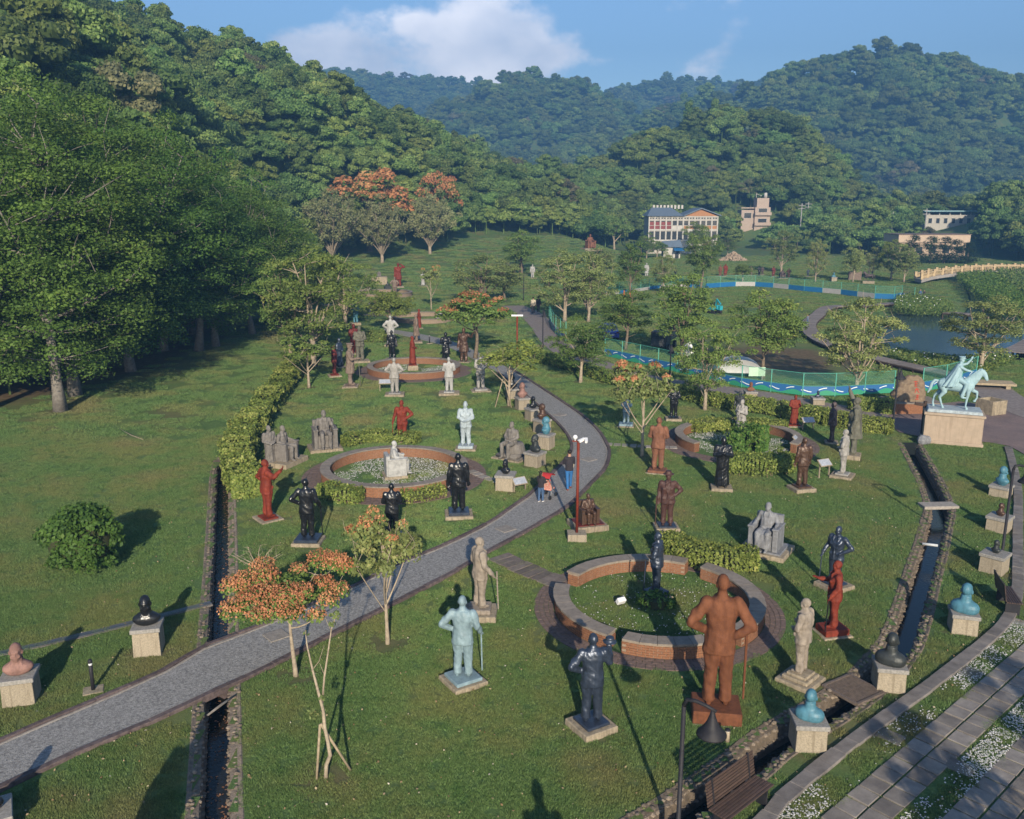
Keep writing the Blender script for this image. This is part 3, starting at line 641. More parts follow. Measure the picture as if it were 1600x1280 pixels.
# ---- the far woods: too many to count, crowns instanced over the hills
def wood_crown(seed, rx, hh, m, leaf, nl, style=0):
    rs = np.random.default_rng(seed)
    if style == 0: cc = crown_points(rs, m, rx, rx, hh*0.5, hh*0.55, -0.5, 3.0, 0.75)
    else:
        cc = []
        for i in range(m):
            z = hh*(0.15+0.85*rs.random()); w = rx*(1-0.75*(z/hh)**1.5); a = rs.random()*6.28; q = w*math.sqrt(rs.random()); cc.append((q*math.cos(a), q*math.sin(a), z))
        cc = np.array(cc)
    crr = rx*0.33*(0.7+0.6*rs.random(len(cc)))
    c, n, t, s = clump_leaves(cc, crr, nl, leaf, rs, flat=0.62 if style == 0 else 1.1, up=0.12, jitter=0.55, inner=0.6)
    v, f = leaf_quads(c, n, s, 0.7, rs)
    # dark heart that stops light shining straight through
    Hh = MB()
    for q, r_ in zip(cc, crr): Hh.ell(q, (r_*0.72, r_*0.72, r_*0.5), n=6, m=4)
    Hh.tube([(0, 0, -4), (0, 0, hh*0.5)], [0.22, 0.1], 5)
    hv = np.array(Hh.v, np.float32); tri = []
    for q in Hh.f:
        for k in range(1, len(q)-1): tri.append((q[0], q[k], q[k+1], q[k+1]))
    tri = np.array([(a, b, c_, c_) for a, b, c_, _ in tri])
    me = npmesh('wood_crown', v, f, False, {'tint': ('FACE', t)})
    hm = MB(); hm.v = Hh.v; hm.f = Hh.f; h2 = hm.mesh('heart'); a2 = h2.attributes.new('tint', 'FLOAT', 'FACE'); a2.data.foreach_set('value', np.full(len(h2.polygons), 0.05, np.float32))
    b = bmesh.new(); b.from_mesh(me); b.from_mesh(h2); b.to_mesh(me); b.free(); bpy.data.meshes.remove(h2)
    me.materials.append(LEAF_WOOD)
    return me
LEAF_WOOD2 = leafmat('yellow_wood_leaf', (0.095, 0.140, 0.030), (0.21, 0.26, 0.06), 0.25, 0.3, (0.26, 0.28, 0.09), 0.012)
LEAF_WOOD3 = leafmat('brown_wood_leaf', (0.10, 0.105, 0.05), (0.19, 0.175, 0.085), 0.2, 0.35, (0.28, 0.22, 0.13), 0.03)
WOOD_SRC = []
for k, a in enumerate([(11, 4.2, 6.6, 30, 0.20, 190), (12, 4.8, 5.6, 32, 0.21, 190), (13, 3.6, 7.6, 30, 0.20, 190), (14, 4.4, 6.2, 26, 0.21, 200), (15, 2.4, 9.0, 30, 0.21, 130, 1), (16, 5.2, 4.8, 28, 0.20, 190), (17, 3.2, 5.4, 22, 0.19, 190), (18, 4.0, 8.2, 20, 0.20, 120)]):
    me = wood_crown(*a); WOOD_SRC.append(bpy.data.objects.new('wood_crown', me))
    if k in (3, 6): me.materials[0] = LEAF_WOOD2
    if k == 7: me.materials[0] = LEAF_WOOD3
def instancer(name, pts, srcs, label, cat):
    """points -> instanced crowns; pts columns: x y z rot scale_xy scale_z which"""
    pts = np.asarray(pts, np.float32); me = bpy.data.meshes.new(name); me.vertices.add(len(pts)); me.vertices.foreach_set('co', pts[:, :3].ravel())
    for an, col in (('rot', pts[:, 3]), ('sxy', pts[:, 4]), ('sz', pts[:, 5])):
        a = me.attributes.new(an, 'FLOAT', 'POINT'); a.data.foreach_set('value', np.ascontiguousarray(col))
    a = me.attributes.new('which', 'INT', 'POINT'); a.data.foreach_set('value', pts[:, 6].astype(np.int32))
    o = link(name, me); ng = bpy.data.node_groups.new(name, 'GeometryNodeTree'); N, L = ng.nodes, ng.links
    ng.interface.new_socket('Geometry', in_out='INPUT', socket_type='NodeSocketGeometry'); ng.interface.new_socket('Geometry', in_out='OUTPUT', socket_type='NodeSocketGeometry')
    gi, go, jn = N.new('NodeGroupInput'), N.new('NodeGroupOutput'), N.new('GeometryNodeJoinGeometry')
    def attr(n_, t): q = N.new('GeometryNodeInputNamedAttribute'); q.data_type = t; q.inputs[0].default_value = n_; return q.outputs[0]
    cr_ = N.new('ShaderNodeCombineXYZ'); L.new(attr('rot', 'FLOAT'), cr_.inputs[2])
    cs = N.new('ShaderNodeCombineXYZ'); s1 = attr('sxy', 'FLOAT'); L.new(s1, cs.inputs[0]); L.new(s1, cs.inputs[1]); L.new(attr('sz', 'FLOAT'), cs.inputs[2])
    wh = attr('which', 'INT')
    for k, so_ in enumerate(srcs):
        oi = N.new('GeometryNodeObjectInfo'); oi.inputs[0].default_value = so_; oi.inputs['As Instance'].default_value = True
        cp = N.new('FunctionNodeCompare'); cp.data_type = 'INT'; cp.operation = 'EQUAL'; L.new(wh, cp.inputs[2]); cp.inputs[3].default_value = k
        ip = N.new('GeometryNodeInstanceOnPoints'); L.new(gi.outputs[0], ip.inputs['Points']); L.new(cp.outputs[0], ip.inputs['Selection']); L.new(oi.outputs['Geometry'], ip.inputs['Instance'])
        L.new(cr_.outputs[0], ip.inputs['Rotation']); L.new(cs.outputs[0], ip.inputs['Scale']); L.new(ip.outputs[0], jn.inputs[0])
    L.new(jn.outputs[0], go.inputs[0])
    md = o.modifiers.new('instances', 'NODES'); md.node_group = ng
    return tag(o, label, cat, kind='stuff')
# where trees stand: outside the park, in a wide wedge round the view, not behind a crest
az = np.linspace(-0.80, 0.80, 320); rr = np.geomspace(30, 1360, 420)
AZ, RR = np.meshgrid(az, rr, indexing='ij'); HH = hgt(RR*np.sin(AZ), RR*np.cos(AZ))
EL = np.maximum.accumulate((HH+5-CAM_H)/RR, axis=1)
CLEAR = [gpts([(990, 386), (1150, 386), (1150, 360), (990, 360)])]
def scatter():
    out = []; D = 40.0
    while D < 1340:
        s_ = float(np.clip(D/68, 3.5, 9.0)); D2 = D+s_
        nA = int(D*1.56/s_)
        a = -0.78+1.56*(np.arange(nA)+0.9*rng.random(nA))/nA; r = D+s_*rng.random(nA)*0.9
        x, y = r*np.sin(a), r*np.cos(a); h = hgt(x, y)
        ok = ~inpoly(x, y, PARK) & (y > 25)
        de, _ = pdist(x, y, PARK+PARK[:1]); ok &= de > 2.0
        ia = np.clip(np.searchsorted(az, a), 0, len(az)-1); ir = np.clip(np.searchsorted(rr, r*0.94)-1, 0, len(rr)-1)
        ok &= (h+15-CAM_H)/r > EL[ia, ir]-0.004
        ok &= ~((x < 0) & (np.abs(x)/y > 0.92) & (y < 80))
        sc = (0.55+0.7*rng.random(nA)**1.3)*max(1.0, s_/4.6)
        w = rng.choice(8, nA, p=[.19, .18, .17, .13, .03, .17, .11, .02])
        for i in np.where(ok)[0]: out.append((x[i], y[i], h[i]-0.3+((1.2+rng.random()*2.8)*min(1, (de[i])/10) if D < 420 else rng.uniform(-1.5, .8)), rng.random()*6.28, sc[i], sc[i]*(0.85+0.35*rng.random()), w[i]))
        D = D2*1.0
    return np.array(out)
wood_pts = scatter()
# the two houses on the slopes stand where the ground meets their foot lines
def foot(col, row, d0, d1): return min(np.arange(d0, d1, 1.0), key=lambda D_: abs(hz(at(col, row, D_).x, D_)-at(col, row, D_).z))
TOWER_D, UPPER_D = foot(1185, 358, 226, 300), foot(1484, 356, 222, 300); print('house distances', TOWER_D, UPPER_D)
# buildings and the road behind keep a clearing
for bx0, bx1, by0, by1 in ((32, 60, 228, 252), (86, 110, 202, 220), (at(1160, 340, TOWER_D).x, at(1210, 340, TOWER_D).x, TOWER_D-3, TOWER_D+8), (at(1440, 340, UPPER_D).x, at(1530, 340, UPPER_D).x, UPPER_D-3, UPPER_D+10)):
    wood_pts = wood_pts[~((wood_pts[:, 0] > bx0) & (wood_pts[:, 0] < bx1) & (wood_pts[:, 1] > by0) & (wood_pts[:, 1] < by1))]
# nothing may stand in the sight of the two houses on the slopes
def rowcol(P, dz): u = P[:, 1]*math.cos(PITCH)+(CAM_H-P[:, 2]-dz)*math.sin(PITCH); w_ = (P[:, 2]+dz-CAM_H)*math.cos(PITCH)+P[:, 1]*math.sin(PITCH); return 800+F_PX*P[:, 0]/u, 640-F_PX*w_/u
cx2, rw2 = rowcol(wood_pts, 9*wood_pts[:, 5])
for c0, c1, rowb, ymax in ((1160, 1212, 352, TOWER_D+7), (1438, 1530, 350, UPPER_D+9), (1398, 1522, 395, 212), (1008, 1136, 376, 246), (1384, 1400, 350, 242), (1245, 1265, 350, 262)):
    k = (cx2 > c0-14) & (cx2 < c1+14) & (rw2 < rowb) & (wood_pts[:, 1] < ymax); wood_pts = wood_pts[~k]; cx2, rw2 = cx2[~k], rw2[~k]
dist = np.hypot(wood_pts[:, 0], wood_pts[:, 1])
print('wood trees', len(wood_pts))
near_w = dist < 480
instancer('woodland', wood_pts[near_w], WOOD_SRC, 'dense green broadleaf wood covering the near hillsides round the park', 'woodland')
instancer('woodland', wood_pts[~near_w], WOOD_SRC, 'hazy blue green wood covering the far ridges', 'woodland')
# ================================================================ paths, kerbs, ditches, rings
ASPH = mat('path_gravel', (0.33, 0.32, 0.30), (0.115, 0.11, 0.107), .9, 16, .9, 40, .2, obj=False, detail=12)
KERB_D = mat('dark_kerb', (0.13, 0.10, 0.095), (0.065, 0.05, 0.05), .9, 8, .5, 40, .15, obj=False, rnd=.2)
KERB_L = mat('pale_edge', (0.30, 0.27, 0.235), (0.20, 0.18, 0.16), .9, 8, .4, 40, .15, obj=False, rnd=.12)
CONC = mat('concrete_kerb', (0.20, 0.18, 0.165), (0.12, 0.108, 0.1), .9, 3, .4, 40, .15, obj=False, rnd=.16)
SLAB = mat('paving_slab', (0.24, 0.215, 0.19), (0.14, 0.125, 0.115), .9, 2.4, .4, 50, .15, obj=False, rnd=.28, detail=9)
STONE_D = mat('ditch_stone', (0.23, 0.185, 0.14), (0.115, 0.095, 0.075), .9, 7, .6, 30, .15, obj=False, rnd=.35)
BRICK = mat('ring_brick', (0.24, 0.115, 0.062), (0.165, 0.078, 0.045), .9, 11, .4, 40, .15, obj=False, rnd=.1)
MORTAR = mat('mortar', (0.27, 0.205, 0.15), (0.2, 0.155, 0.115), .95, 9, .3, 40, .1, obj=False)
CAP = mat('ring_cap', (0.24, 0.205, 0.17), (0.17, 0.145, 0.12), .85, 5, .3, 50, .2, obj=False, rnd=.1)
PAVER = mat('ring_paver', (0.175, 0.125, 0.105), (0.11, 0.082, 0.072), .9, 8, .4, 40, .15, obj=False)
WATER = mat('ditch_water', (0.012, 0.014, 0.012), (0.02, 0.018, 0.012), .1, 2, .3, 9, .22, obj=False)
def strip(name, La, Lb, z, m, thick=0.06, kind='structure', label=None, cat=None, parent=None):
    """sheet between two edge lines (same count) with a skirt"""
    n = len(La); v = [(x, y, z) for x, y in La]+[(x, y, z) for x, y in Lb]+[(x, y, z-thick) for x, y in La]+[(x, y, z-thick) for x, y in Lb]; f = []
    for i in range(n-1): f += [(i, i+1, n+i+1, n+i), (2*n+i, 2*n+i+1, i+1, i), (n+i, n+i+1, 3*n+i+1, 3*n+i)]
    me = bpy.data.meshes.new(name); me.from_pydata(v, [], f); b = bmesh.new(); b.from_mesh(me); bmesh.ops.recalc_face_normals(b, faces=b.faces[:]); b.to_mesh(me); b.free()
    o = link(name, me, parent, m)
    return tag(o, label, cat, kind=kind)
def resamp(L_, n):
    L_ = np.asarray(L_); d = np.r_[0, np.cumsum(np.linalg.norm(np.diff(L_, axis=0), axis=1))]; s_ = np.linspace(0, d[-1], n)
    return np.c_[np.interp(s_, d, L_[:, 0]), np.interp(s_, d, L_[:, 1])]
def offset(L_, o):
    L_ = np.asarray(L_); t = np.gradient(L_, axis=0); t /= np.linalg.norm(t, axis=1, keepdims=True)+1e-9; return L_+np.c_[-t[:, 1], t[:, 0]]*o
def kerb_row(name, line, w, h, z, m, parent, piece=0.8, gap=.012, wob=.008):
    """a row of single kerb stones along a line; straight pieces of equal length share their mesh"""
    L_ = resamp(line, max(2, int(round(np.linalg.norm(np.diff(line, axis=0), axis=1).sum()/piece))+1)); me = None
    for i in range(len(L_)-1):
        a, b = L_[i], L_[i+1]; d = b-a; ln_ = np.linalg.norm(d)
        if me is None: me = MB().box((0, 0, 0), (ln_-gap, w, h)).mesh(name); bb = bmesh.new(); bb.from_mesh(me); bmesh.ops.bevel(bb, geom=bb.edges[:], offset=min(.012, h*.2), segments=1, affect='EDGES'); bb.to_mesh(me); bb.free()
        o = link(name, me, parent, m); o.location = ((a[0]+b[0])/2, (a[1]+b[1])/2, z+rng.normal()*wob); o.rotation_euler = (rng.normal()*.01, rng.normal()*.006, math.atan2(d[1], d[0])+rng.normal()*.006)
        o.scale = (1.02+(ln_-gap)*0, 1+rng.normal()*.03, 1)
PU = [(-90, 1204), (0, 1163), (156, 1096), (250, 1055), (331, 1008), (403, 983), (539, 926), (617, 886), (695, 854), (764, 820), (803, 793), (831, 773), (873, 733), (892, 711), (894, 691), (875, 664), (841, 633), (803, 601), (782, 585), (748, 566), (700, 543), (650, 529), (600, 519)]
PL = [(-90, 1268), (0, 1233), (109, 1180), (250, 1121), (328, 1083), (403, 1050), (478, 1011), (592, 954), (695, 901), (763, 861), (805, 839), (850, 813), (887, 790), (923, 754), (944, 731), (950, 709), (947, 697), (934, 675), (909, 651), (873, 626), (841, 605), (810, 585), (770, 563), (715, 537), (660, 523), (600, 513)]
pu, pl_ = resamp(spline(gpts(PU), .4), 220), resamp(spline(gpts(PL), .4), 220)
path = strip('footpath', pu, pl_, .035, ASPH, .05, label='grey gravel asphalt path winding between the statues', cat='path')
kerb_row('kerb_stone', offset(pu, .07)[:150], .15, .14, .02, KERB_D, path, .9); kerb_row('kerb_stone', offset(pl_, -.08)[:150], .17, .2, .0, KERB_D, path, .9)
kerb_row('edge_strip', offset(pu, -.06)[:150], .07, .05, .03, KERB_L, path, 1.4, .004, .002); kerb_row('edge_strip', offset(pl_, .06)[:150], .07, .05, .03, KERB_L, path, 1.4, .004, .002)
# inspection covers let into the path
for px in ((790, 828), (432, 995), (920, 719), (875, 649), (805, 600)):
    p = G(*px); o = MB().box((0, 0, 0), (.62, .62, .04)).build('inspection_cover', KERB_L, path, bevel=.01); o.location = (p.x, p.y, .042); o.rotation_euler = (0, 0, .7)
PATH_POLY = [tuple(q) for q in pu]+[tuple(q) for q in pl_[::-1]]
# side beam where the path bridges the left ditch
bl = [q for q in pl_ if -7.8 < q[0] < -4.2 and q[1] < 26]
o = MB().bar((bl[0][0], bl[0][1]-.12, -.1), (bl[-1][0], bl[-1][1]-.12, -.1), .22, .26).build('bridge_beam', KERB_D, path)
# side path of stone slabs to the kerbed ring, and narrow links between path and rings
def slab_row(px, w, n, name, label, m=KERB_L, d=.32):
    L_ = resamp(gpts(px), n); root = thing(name, label, 'paving', (float(L_[0][0]), float(L_[0][1]), 0))
    for i in range(n):
        t = L_[min(i+1, n-1)]-L_[max(i-1, 0)]; o = MB().box((0, 0, 0), (d*rng.uniform(.9, 1.1), w*rng.uniform(.9, 1.08), .05)).build('paving_slab', m, root, bevel=.01)
        o.location = (L_[i][0]-L_[0][0], L_[i][1]-L_[0][1], .018); o.rotation_euler = (0, 0, math.atan2(t[1], t[0])+rng.normal()*.05)
DSLAB = mat('worn_slab', (0.17, 0.14, 0.12), (0.11, 0.09, 0.08), .9, 5, .5, 40, .15, obj=False, rnd=.2)
slab_row([(783, 872), (812, 886), (845, 900), (872, 910)], .95, 9, 'stepping_path', 'row of worn brown slabs leading from the path to the kerbed ring', DSLAB, .36)
slab_row([(738, 738), (760, 748), (783, 754), (810, 752)], .5, 7, 'stepping_path', 'row of pale stepping stones from the left ring to the path', KERB_L, .4)
slab_row([(952, 695), (985, 697), (1020, 699), (1052, 700)], .5, 9, 'stepping_path', 'narrow slab link from the path bend to the right ring', KERB_L, .36)
# ---- ditches
rock_m = []
for k in range(6):
    b = bmesh.new(); bmesh.ops.create_icosphere(b, subdivisions=1, radius=.5)
    for v in b.verts: v.co *= rng.uniform(.78, 1.15); v.co.z *= .7
    me = bpy.data.meshes.new('edge_stone'); b.to_mesh(me); b.free(); me.polygons.foreach_set('use_smooth', np.zeros(len(me.polygons), bool)); rock_m.append(me)
def ditch(name, line, hw, label, near_y, wide, skip=None):
    Lw, Rw = offset(line, hw+.3), offset(line, -hw-.3); bed = strip(name, Lw, Rw, -.78, mat('ditch_mud', (.05, .04, .03), (.03, .025, .02), .9, 5, .4, 20, obj=False), .02, label=label, cat='ditch')
    strip('ditch_water', offset(line, hw+.2), offset(line, -hw-.2), -.58, WATER, .02, kind=None, parent=bed)
    far = MB()
    for s_ in (1, -1):      # sloped stone banks
        a, b, c, e = offset(line, s_*(hw+.0)), offset(line, s_*(hw+.08)), offset(line, s_*(hw+.33)), offset(line, s_*(hw+.42)); n = len(line)
        v = [(x, y, -.76) for x, y in a]+[(x, y, -.04) for x, y in b]+[(x, y, .022) for x, y in c]+[(x, y, -.05) for x, y in e]; f = []
        for i in range(n-1):
            for r_ in range(3): f.append((r_*n+i, r_*n+i+1, (r_+1)*n+i+1, (r_+1)*n+i) if s_ < 0 else (r_*n+i, (r_+1)*n+i, (r_+1)*n+i+1, r_*n+i+1))
        me = bpy.data.meshes.new('bank'); me.from_pydata(v, [], f); link('bank', me, bed, STONE_D)
        for row, (o_, z_, sz) in enumerate(((.04, -.34, .2), (.09, -.09, .19), (.20, .0, .17), (.31, .008, .15))):
            step = 1; Lr = offset(line, s_*(hw+o_)); under = inpoly(Lr[:, 0], Lr[:, 1], PATH_POLY)
            for i in range(0, len(line), step):
                p = Lr[i]
                if row > 0 and under[i]: continue
                if rng.random() < (.08 if row < 3 else .3): continue
                sc = sz*rng.uniform(.7, 1.15)*wide
                if p[1] < near_y and row in (1, 2) and 13 < p[1]:
                    o = link('edge_stone', rock_m[rng.integers(6)], bed, STONE_D); o.location = (p[0]+rng.normal()*.02, p[1]+rng.normal()*.02, z_+rng.normal()*.02); o.scale = (sc, sc*rng.uniform(.7, 1), sc*.7); o.rotation_euler = (0, 0, rng.random()*6.28)
                else:
                    me = rock_m[rng.integers(6)]; M_ = Matrix.Translation((p[0], p[1], z_-.01+rng.normal()*.02)) @ Matrix.Rotation(rng.random()*6.28, 4, 'Z') @ Matrix.Diagonal((sc, sc*.85, sc*.7, 1)); far.add([M_ @ q.co for q in me.vertices], [q.vertices[:] for q in me.polygons])
    o = far.build('small_stones', STONE_D, bed); o['kind'] = 'stuff'
    return bed
dr = ditch('stream_channel', DITCH_R, HW_R, 'stone edged stream ditch curving along the right side of the lawn', 25.5, 1.0)
dl = ditch('drainage_channel', DITCH_L, HW_L, 'straight stone edged ditch with fallen leaves along the left lawn', 24.0, .85)
# fallen leaves floating in the left ditch
lc = []; 
for i in range(900):
    j = rng.integers(len(DITCH_L)//3, len(DITCH_L)); q = offset(DITCH_L, rng.uniform(-.23, .23))[j]; lc.append((q[0]+rng.normal()*.05, q[1]+rng.normal()*.05, -.572))
lc = np.array(lc); v, f = leaf_quads(lc, np.tile([0, 0, 1.0], (len(lc), 1))+rng.normal(size=(len(lc), 3))*.15, .03+.02*rng.random(len(lc)))
o = link('fallen_leaves', npmesh('fallen_leaves', v, f, False, {'tint': ('FACE', rng.random(len(lc)))}), dl, leafmat('dead_leaf', (.16, .085, .04), (.33, .2, .11), .1, .1)); o['kind'] = 'stuff'
# grating, stone crossing, pipe and branch over the ditches
def over(px, name, label, cat, dims, rz, m, z=.05):
    p = G(*px); o = MB().box((0, 0, 0), dims).build(name, m, None, bevel=.015); o.location = (p.x, p.y, z); o.rotation_euler = (0, 0, rz); return tag(o, label, cat)
g0 = G(1333, 1079); t = thing('iron_grating', 'rusty square iron grating covering the stream ditch', 'grating', (g0.x, g0.y, 0.0), .55)
IRON = mat('rusty_iron', (.16, .125, .10), (.09, .07, .06), .7, 12, .3, 40, .3)
for s_ in (-1, 1): MB().box((0, s_*.53, .03), (1.1, .07, .08)).build('frame_bar', IRON, t); MB().box((s_*.53, 0, .032), (.07, .99, .08)).build('frame_bar', IRON, t)
for i in range(19): MB().box((-.48+i*.0533, 0, .03), (.022, .99, .05)).build('grate_bar', IRON, t)
for i in range(5): MB().box((0, -.4+i*.2, .03), (.99, .02, .03)).build('cross_bar', IRON, t)
over((1466, 792), 'stone_crossing', 'small stone slab crossing laid over the stream ditch', 'slab', (1.5, .62, .14), .05, KERB_L, .05)
p0, p1 = G(1441, 852), G(1465, 855); o = MB().tube([(p0.x, p0.y, .06), (p1.x, p1.y, .06)], .05, 10).build('pipe', mat('white_pipe', (.5, .52, .53), rough=.5), None, True); tag(o, 'white pipe lying across the stream ditch', 'pipe')
p0, p1, p2 = G(324, 1118, .1), G(345, 1102, .1), G(368, 1086, .06); o = MB().tube([p0, p1, p2], [.025, .035, .02], 7).build('fallen_branch', BARK_GREY, None, True); tag(o, 'bare fallen branch lying across the left ditch below the path', 'branch')
p0, p1, p2 = G(187, 670, .55), G(205, 680, .55), G(224, 687, .55); o = MB().tube([p0, p1, p2], [.012, .02, .012], 6).build('fallen_branch', BARK_PALE, None, True); o.location.z = 0; tag(o, 'thin pale twig lying on the left lawn', 'branch')
# covered drain along the left lawn
La = spline(gpts([(-60, 1034), (0, 1022), (100, 1000), (200, 976), (330, 943)]), .3); dn = strip('lawn_drain', offset(La, .17), offset(La, -.17), .03, CONC, .05, kind=None, label='narrow concrete drain with metal grating across the left lawn', cat='drain')
STEEL = mat('galvanised_steel', (.22, .24, .26), (.15, .165, .18), .45, 10, .1, 40, .5, .6)
La2 = resamp(La, 60)
for i in range(59):
    a, b = La2[i], La2[i+1]; d = b-a
    for j in range(4):
        q = a+d*(j+.5)/4; o = link('grate_bar', MATS.setdefault('_gb', MB().box((0, 0, 0), (.018, .2, .012)).mesh('grate_bar')), dn, STEEL); o.location = (q[0], q[1], .037); o.rotation_euler = (0, 0, math.atan2(d[1], d[0]))
# ---- right side: curved concrete kerb, slab strips, white gravel
KL = spline(gpts([(1120, 1340), (1195, 1287), (1214, 1258), (1307, 1180), (1386, 1121), (1464, 1064), (1542, 1002), (1570, 974), (1586, 943), (1590, 911), (1590, 880), (1590, 831), (1590, 766), (1581, 722), (1575, 700)]), .3)
kb = thing('concrete_edging', 'curved grey concrete edging strip along the slab walk', 'edging', (float(KL[0][0]), float(KL[0][1]), 0)); kb['kind'] = 'structure'
n0 = len(bpy.data.objects); kerb_row('edging_block', KL-KL[0], .36, .12, .02, CONC, kb, .62, .006, .003)
DIRS = np.array([8.59, 7.6]); DIRS /= np.linalg.norm(DIRS); PERP = np.array([DIRS[1], -DIRS[0]])
walk = thing('slab_walk', 'two grey rows of square concrete paving slabs with open joints', 'paving', (6.4, 16.02, 0)); walk['kind'] = 'structure'
slab_me = [MB().box((0, 0, 0), (.50, .485, .06)).mesh('paving_slab') for _ in range(1)]
bb = bmesh.new(); bb.from_mesh(slab_me[0]); bmesh.ops.bevel(bb, geom=bb.edges[:], offset=.01, segments=1, affect='EDGES'); bb.to_mesh(slab_me[0]); bb.free()
SLABS = []
def slabs(o0, rows, cols, parent, base):
    for i in range(rows):
        for j in range(cols):
            q = np.array(o0)+DIRS*(i+.5)*.54+PERP*((j+.5)*.52+(.012 if j else 0)); o = link('paving_slab', slab_me[0], parent, SLAB); o.location = (q[0]-base[0], q[1]-base[1], .004+rng.normal()*.006)
            o.rotation_euler = (rng.normal()*.012, rng.normal()*.012, math.atan2(DIRS[1], DIRS[0])+rng.normal()*.008)
st1 = np.array([6.4, 16.02])-DIRS*3.2; slabs(st1, 34, 2, walk, (6.4, 16.02))
walk2 = thing('slab_walk', 'second dappled walk of square concrete slabs beyond the gravel strip', 'paving', (8.9, 16.0, 0)); walk2['kind'] = 'structure'
st2 = np.array([8.88, 16.02])-DIRS*3.2+PERP*.05; slabs(st2, 24, 3, walk2, (8.9, 16.0))
for px in ((1391, 1152), (1515, 1051), (1592, 974), (1500, 1200)):   # single link slabs
    p = G(*px); o = link('paving_slab', slab_me[0], walk, SLAB); o.location = (p.x-6.4, p.y-16.02, .006); o.rotation_euler = (0, 0, math.atan2(DIRS[1], DIRS[0])+.06); o.scale = (.95, 1.2, 1)
# white pebbles strewn in the grass strips (uncountable)
pm = []
for k in range(4):
    b = bmesh.new(); bmesh.ops.create_icosphere(b, subdivisions=1, radius=.5)
    for v in b.verts: v.co *= rng.uniform(.75, 1.15); v.co.z *= .55
    me = bpy.data.meshes.new('pebble'); b.to_mesh(me); b.free(); pm.append(me)
PEB = mat('white_pebble', (.48, .48, .47), (.32, .31, .30), .7, 14, 0, 1, .3, obj=False, rnd=.3)
for me in pm: me.materials.append(PEB)
PEB_SRC = [bpy.data.objects.new('pebble', m_) for m_ in pm]
def pebbles(n, gen, label):
    P = []
    while len(P) < n:
        x, y, z = gen(); s_ = rng.uniform(.022, .055); P.append((x, y, z, rng.random()*6.28, s_, s_, rng.integers(4)))
    return instancer('white_gravel', P, PEB_SRC, label, 'gravel')
from mathutils import noise as mnoise
def strip_gen(o0, length, w0, w1, thr):
    def g():
        while True:
            a, b = rng.uniform(0, length), rng.uniform(w0, w1); q = np.array(o0)+DIRS*a+PERP*b
            if mnoise.noise(Vector((a*.55, b*.8, 3.7)))+.5*mnoise.noise(Vector((a*2.1, b*2.1, 9.1)))+rng.normal()*.2 > thr: return q[0], q[1], .03
    return g
pebbles(2300, strip_gen(st1, 16, -.85, -.04, -.05), 'scattered white pebbles in the grass between edging and slab walk')
pebbles(3600, strip_gen(st1, 14, 1.12, 1.72, -.18), 'dense white pebble strip between the two slab walks')
# ---- brick rings
def ring(px, r, wall, cap_w, segs, label, h=.42, gravel=None, bricks=True, pave=0.9, start=0.0):
    """round brick planter: segs = list of (from, to) degrees of wall; open elsewhere"""
    c = G(*px); t = thing('brick_ring', label, 'planter', (c.x, c.y, 0), 0, 'round brick planters')
    # paving round it
    if pave:
        pv_ = MB(); nr = 4; w_ = pave/nr
        for q in range(nr):
            ra = r+.03+q*w_; n = int(2*math.pi*ra/.26)
            for i in range(n):
                a0, a1 = 2*math.pi*(i+.03)/n+q*.5, 2*math.pi*(i+.97)/n+q*.5; zz = .022+rng.normal()*.003; rb = ra+w_-.012
                P = [(ra*math.cos(a0), ra*math.sin(a0)), (rb*math.cos(a0), rb*math.sin(a0)), (rb*math.cos(a1), rb*math.sin(a1)), (ra*math.cos(a1), ra*math.sin(a1))]; pv_.prism(P, -.02, zz)
        pv_.build('pavers', PAVER, t)['kind'] = 'stuff'
    for a0, a1 in segs:
        a0, a1 = R(a0), R(a1); n = max(2, int(abs(a1-a0)*r/.5)); A = np.linspace(a0, a1, n+1)
        core = MB()
        for i in range(n): ra, rb = r-wall+.012, r-.012; core.prism([(ra*math.cos(A[i]), ra*math.sin(A[i])), (rb*math.cos(A[i]), rb*math.sin(A[i])), (rb*math.cos(A[i+1]), rb*math.sin(A[i+1])), (ra*math.cos(A[i+1]), ra*math.sin(A[i+1]))], -.05, h)
        wl_ = core.build('wall', MORTAR, t)
        if bricks:
            bk = MB(); ch = .075
            for row in range(int(h/ch)):
                for side, rb in ((1, r), (-1, r-wall)):
                    nb = max(2, int(abs(a1-a0)*rb/.215)); sh = .5*(row % 2)
                    for i in range(nb):
                        b0, b1 = a0+(a1-a0)*min((i+sh+.03)/nb, 1), a0+(a1-a0)*min((i+sh+.95)/nb, 1)
                        if b1-b0 < .004: continue
                        ri, ro = (rb-.05, rb+.004+rng.normal()*.002) if side > 0 else (rb-.004-rng.normal()*.002, rb+.05)
                        bk.prism([(ri*math.cos(b0), ri*math.sin(b0)), (ro*math.cos(b0), ro*math.sin(b0)), (ro*math.cos(b1), ro*math.sin(b1)), (ri*math.cos(b1), ri*math.sin(b1))], row*ch+.006, row*ch+ch-.006)
                for s_, aa in ((1, a1), (-1, a0)):
                    for k_ in range(2):
                        rm = r-wall*(.27+.46*k_); d = s_*.006/r; p_ = Vector((rm*math.cos(aa), rm*math.sin(aa), row*ch+ch/2)); bk.box(p_, (wall*.42, .05, ch-.012), rz=aa)
            bk.build('brick_courses', BRICK, wl_)['kind'] = 'stuff'
        for i in range(n):
            ra, rb = r-wall/2-cap_w/2, r-wall/2+cap_w/2; e = .006/r
            P = [(q_*math.cos(a_), q_*math.sin(a_)) for q_, a_ in ((ra, A[i]+e), (rb, A[i]+e), (rb, A[i+1]-e), (ra, A[i+1]-e))]; MB().prism(P, h+.001, h+.06+rng.normal()*.002).build('cap_stone', CAP, t)
    return t, c
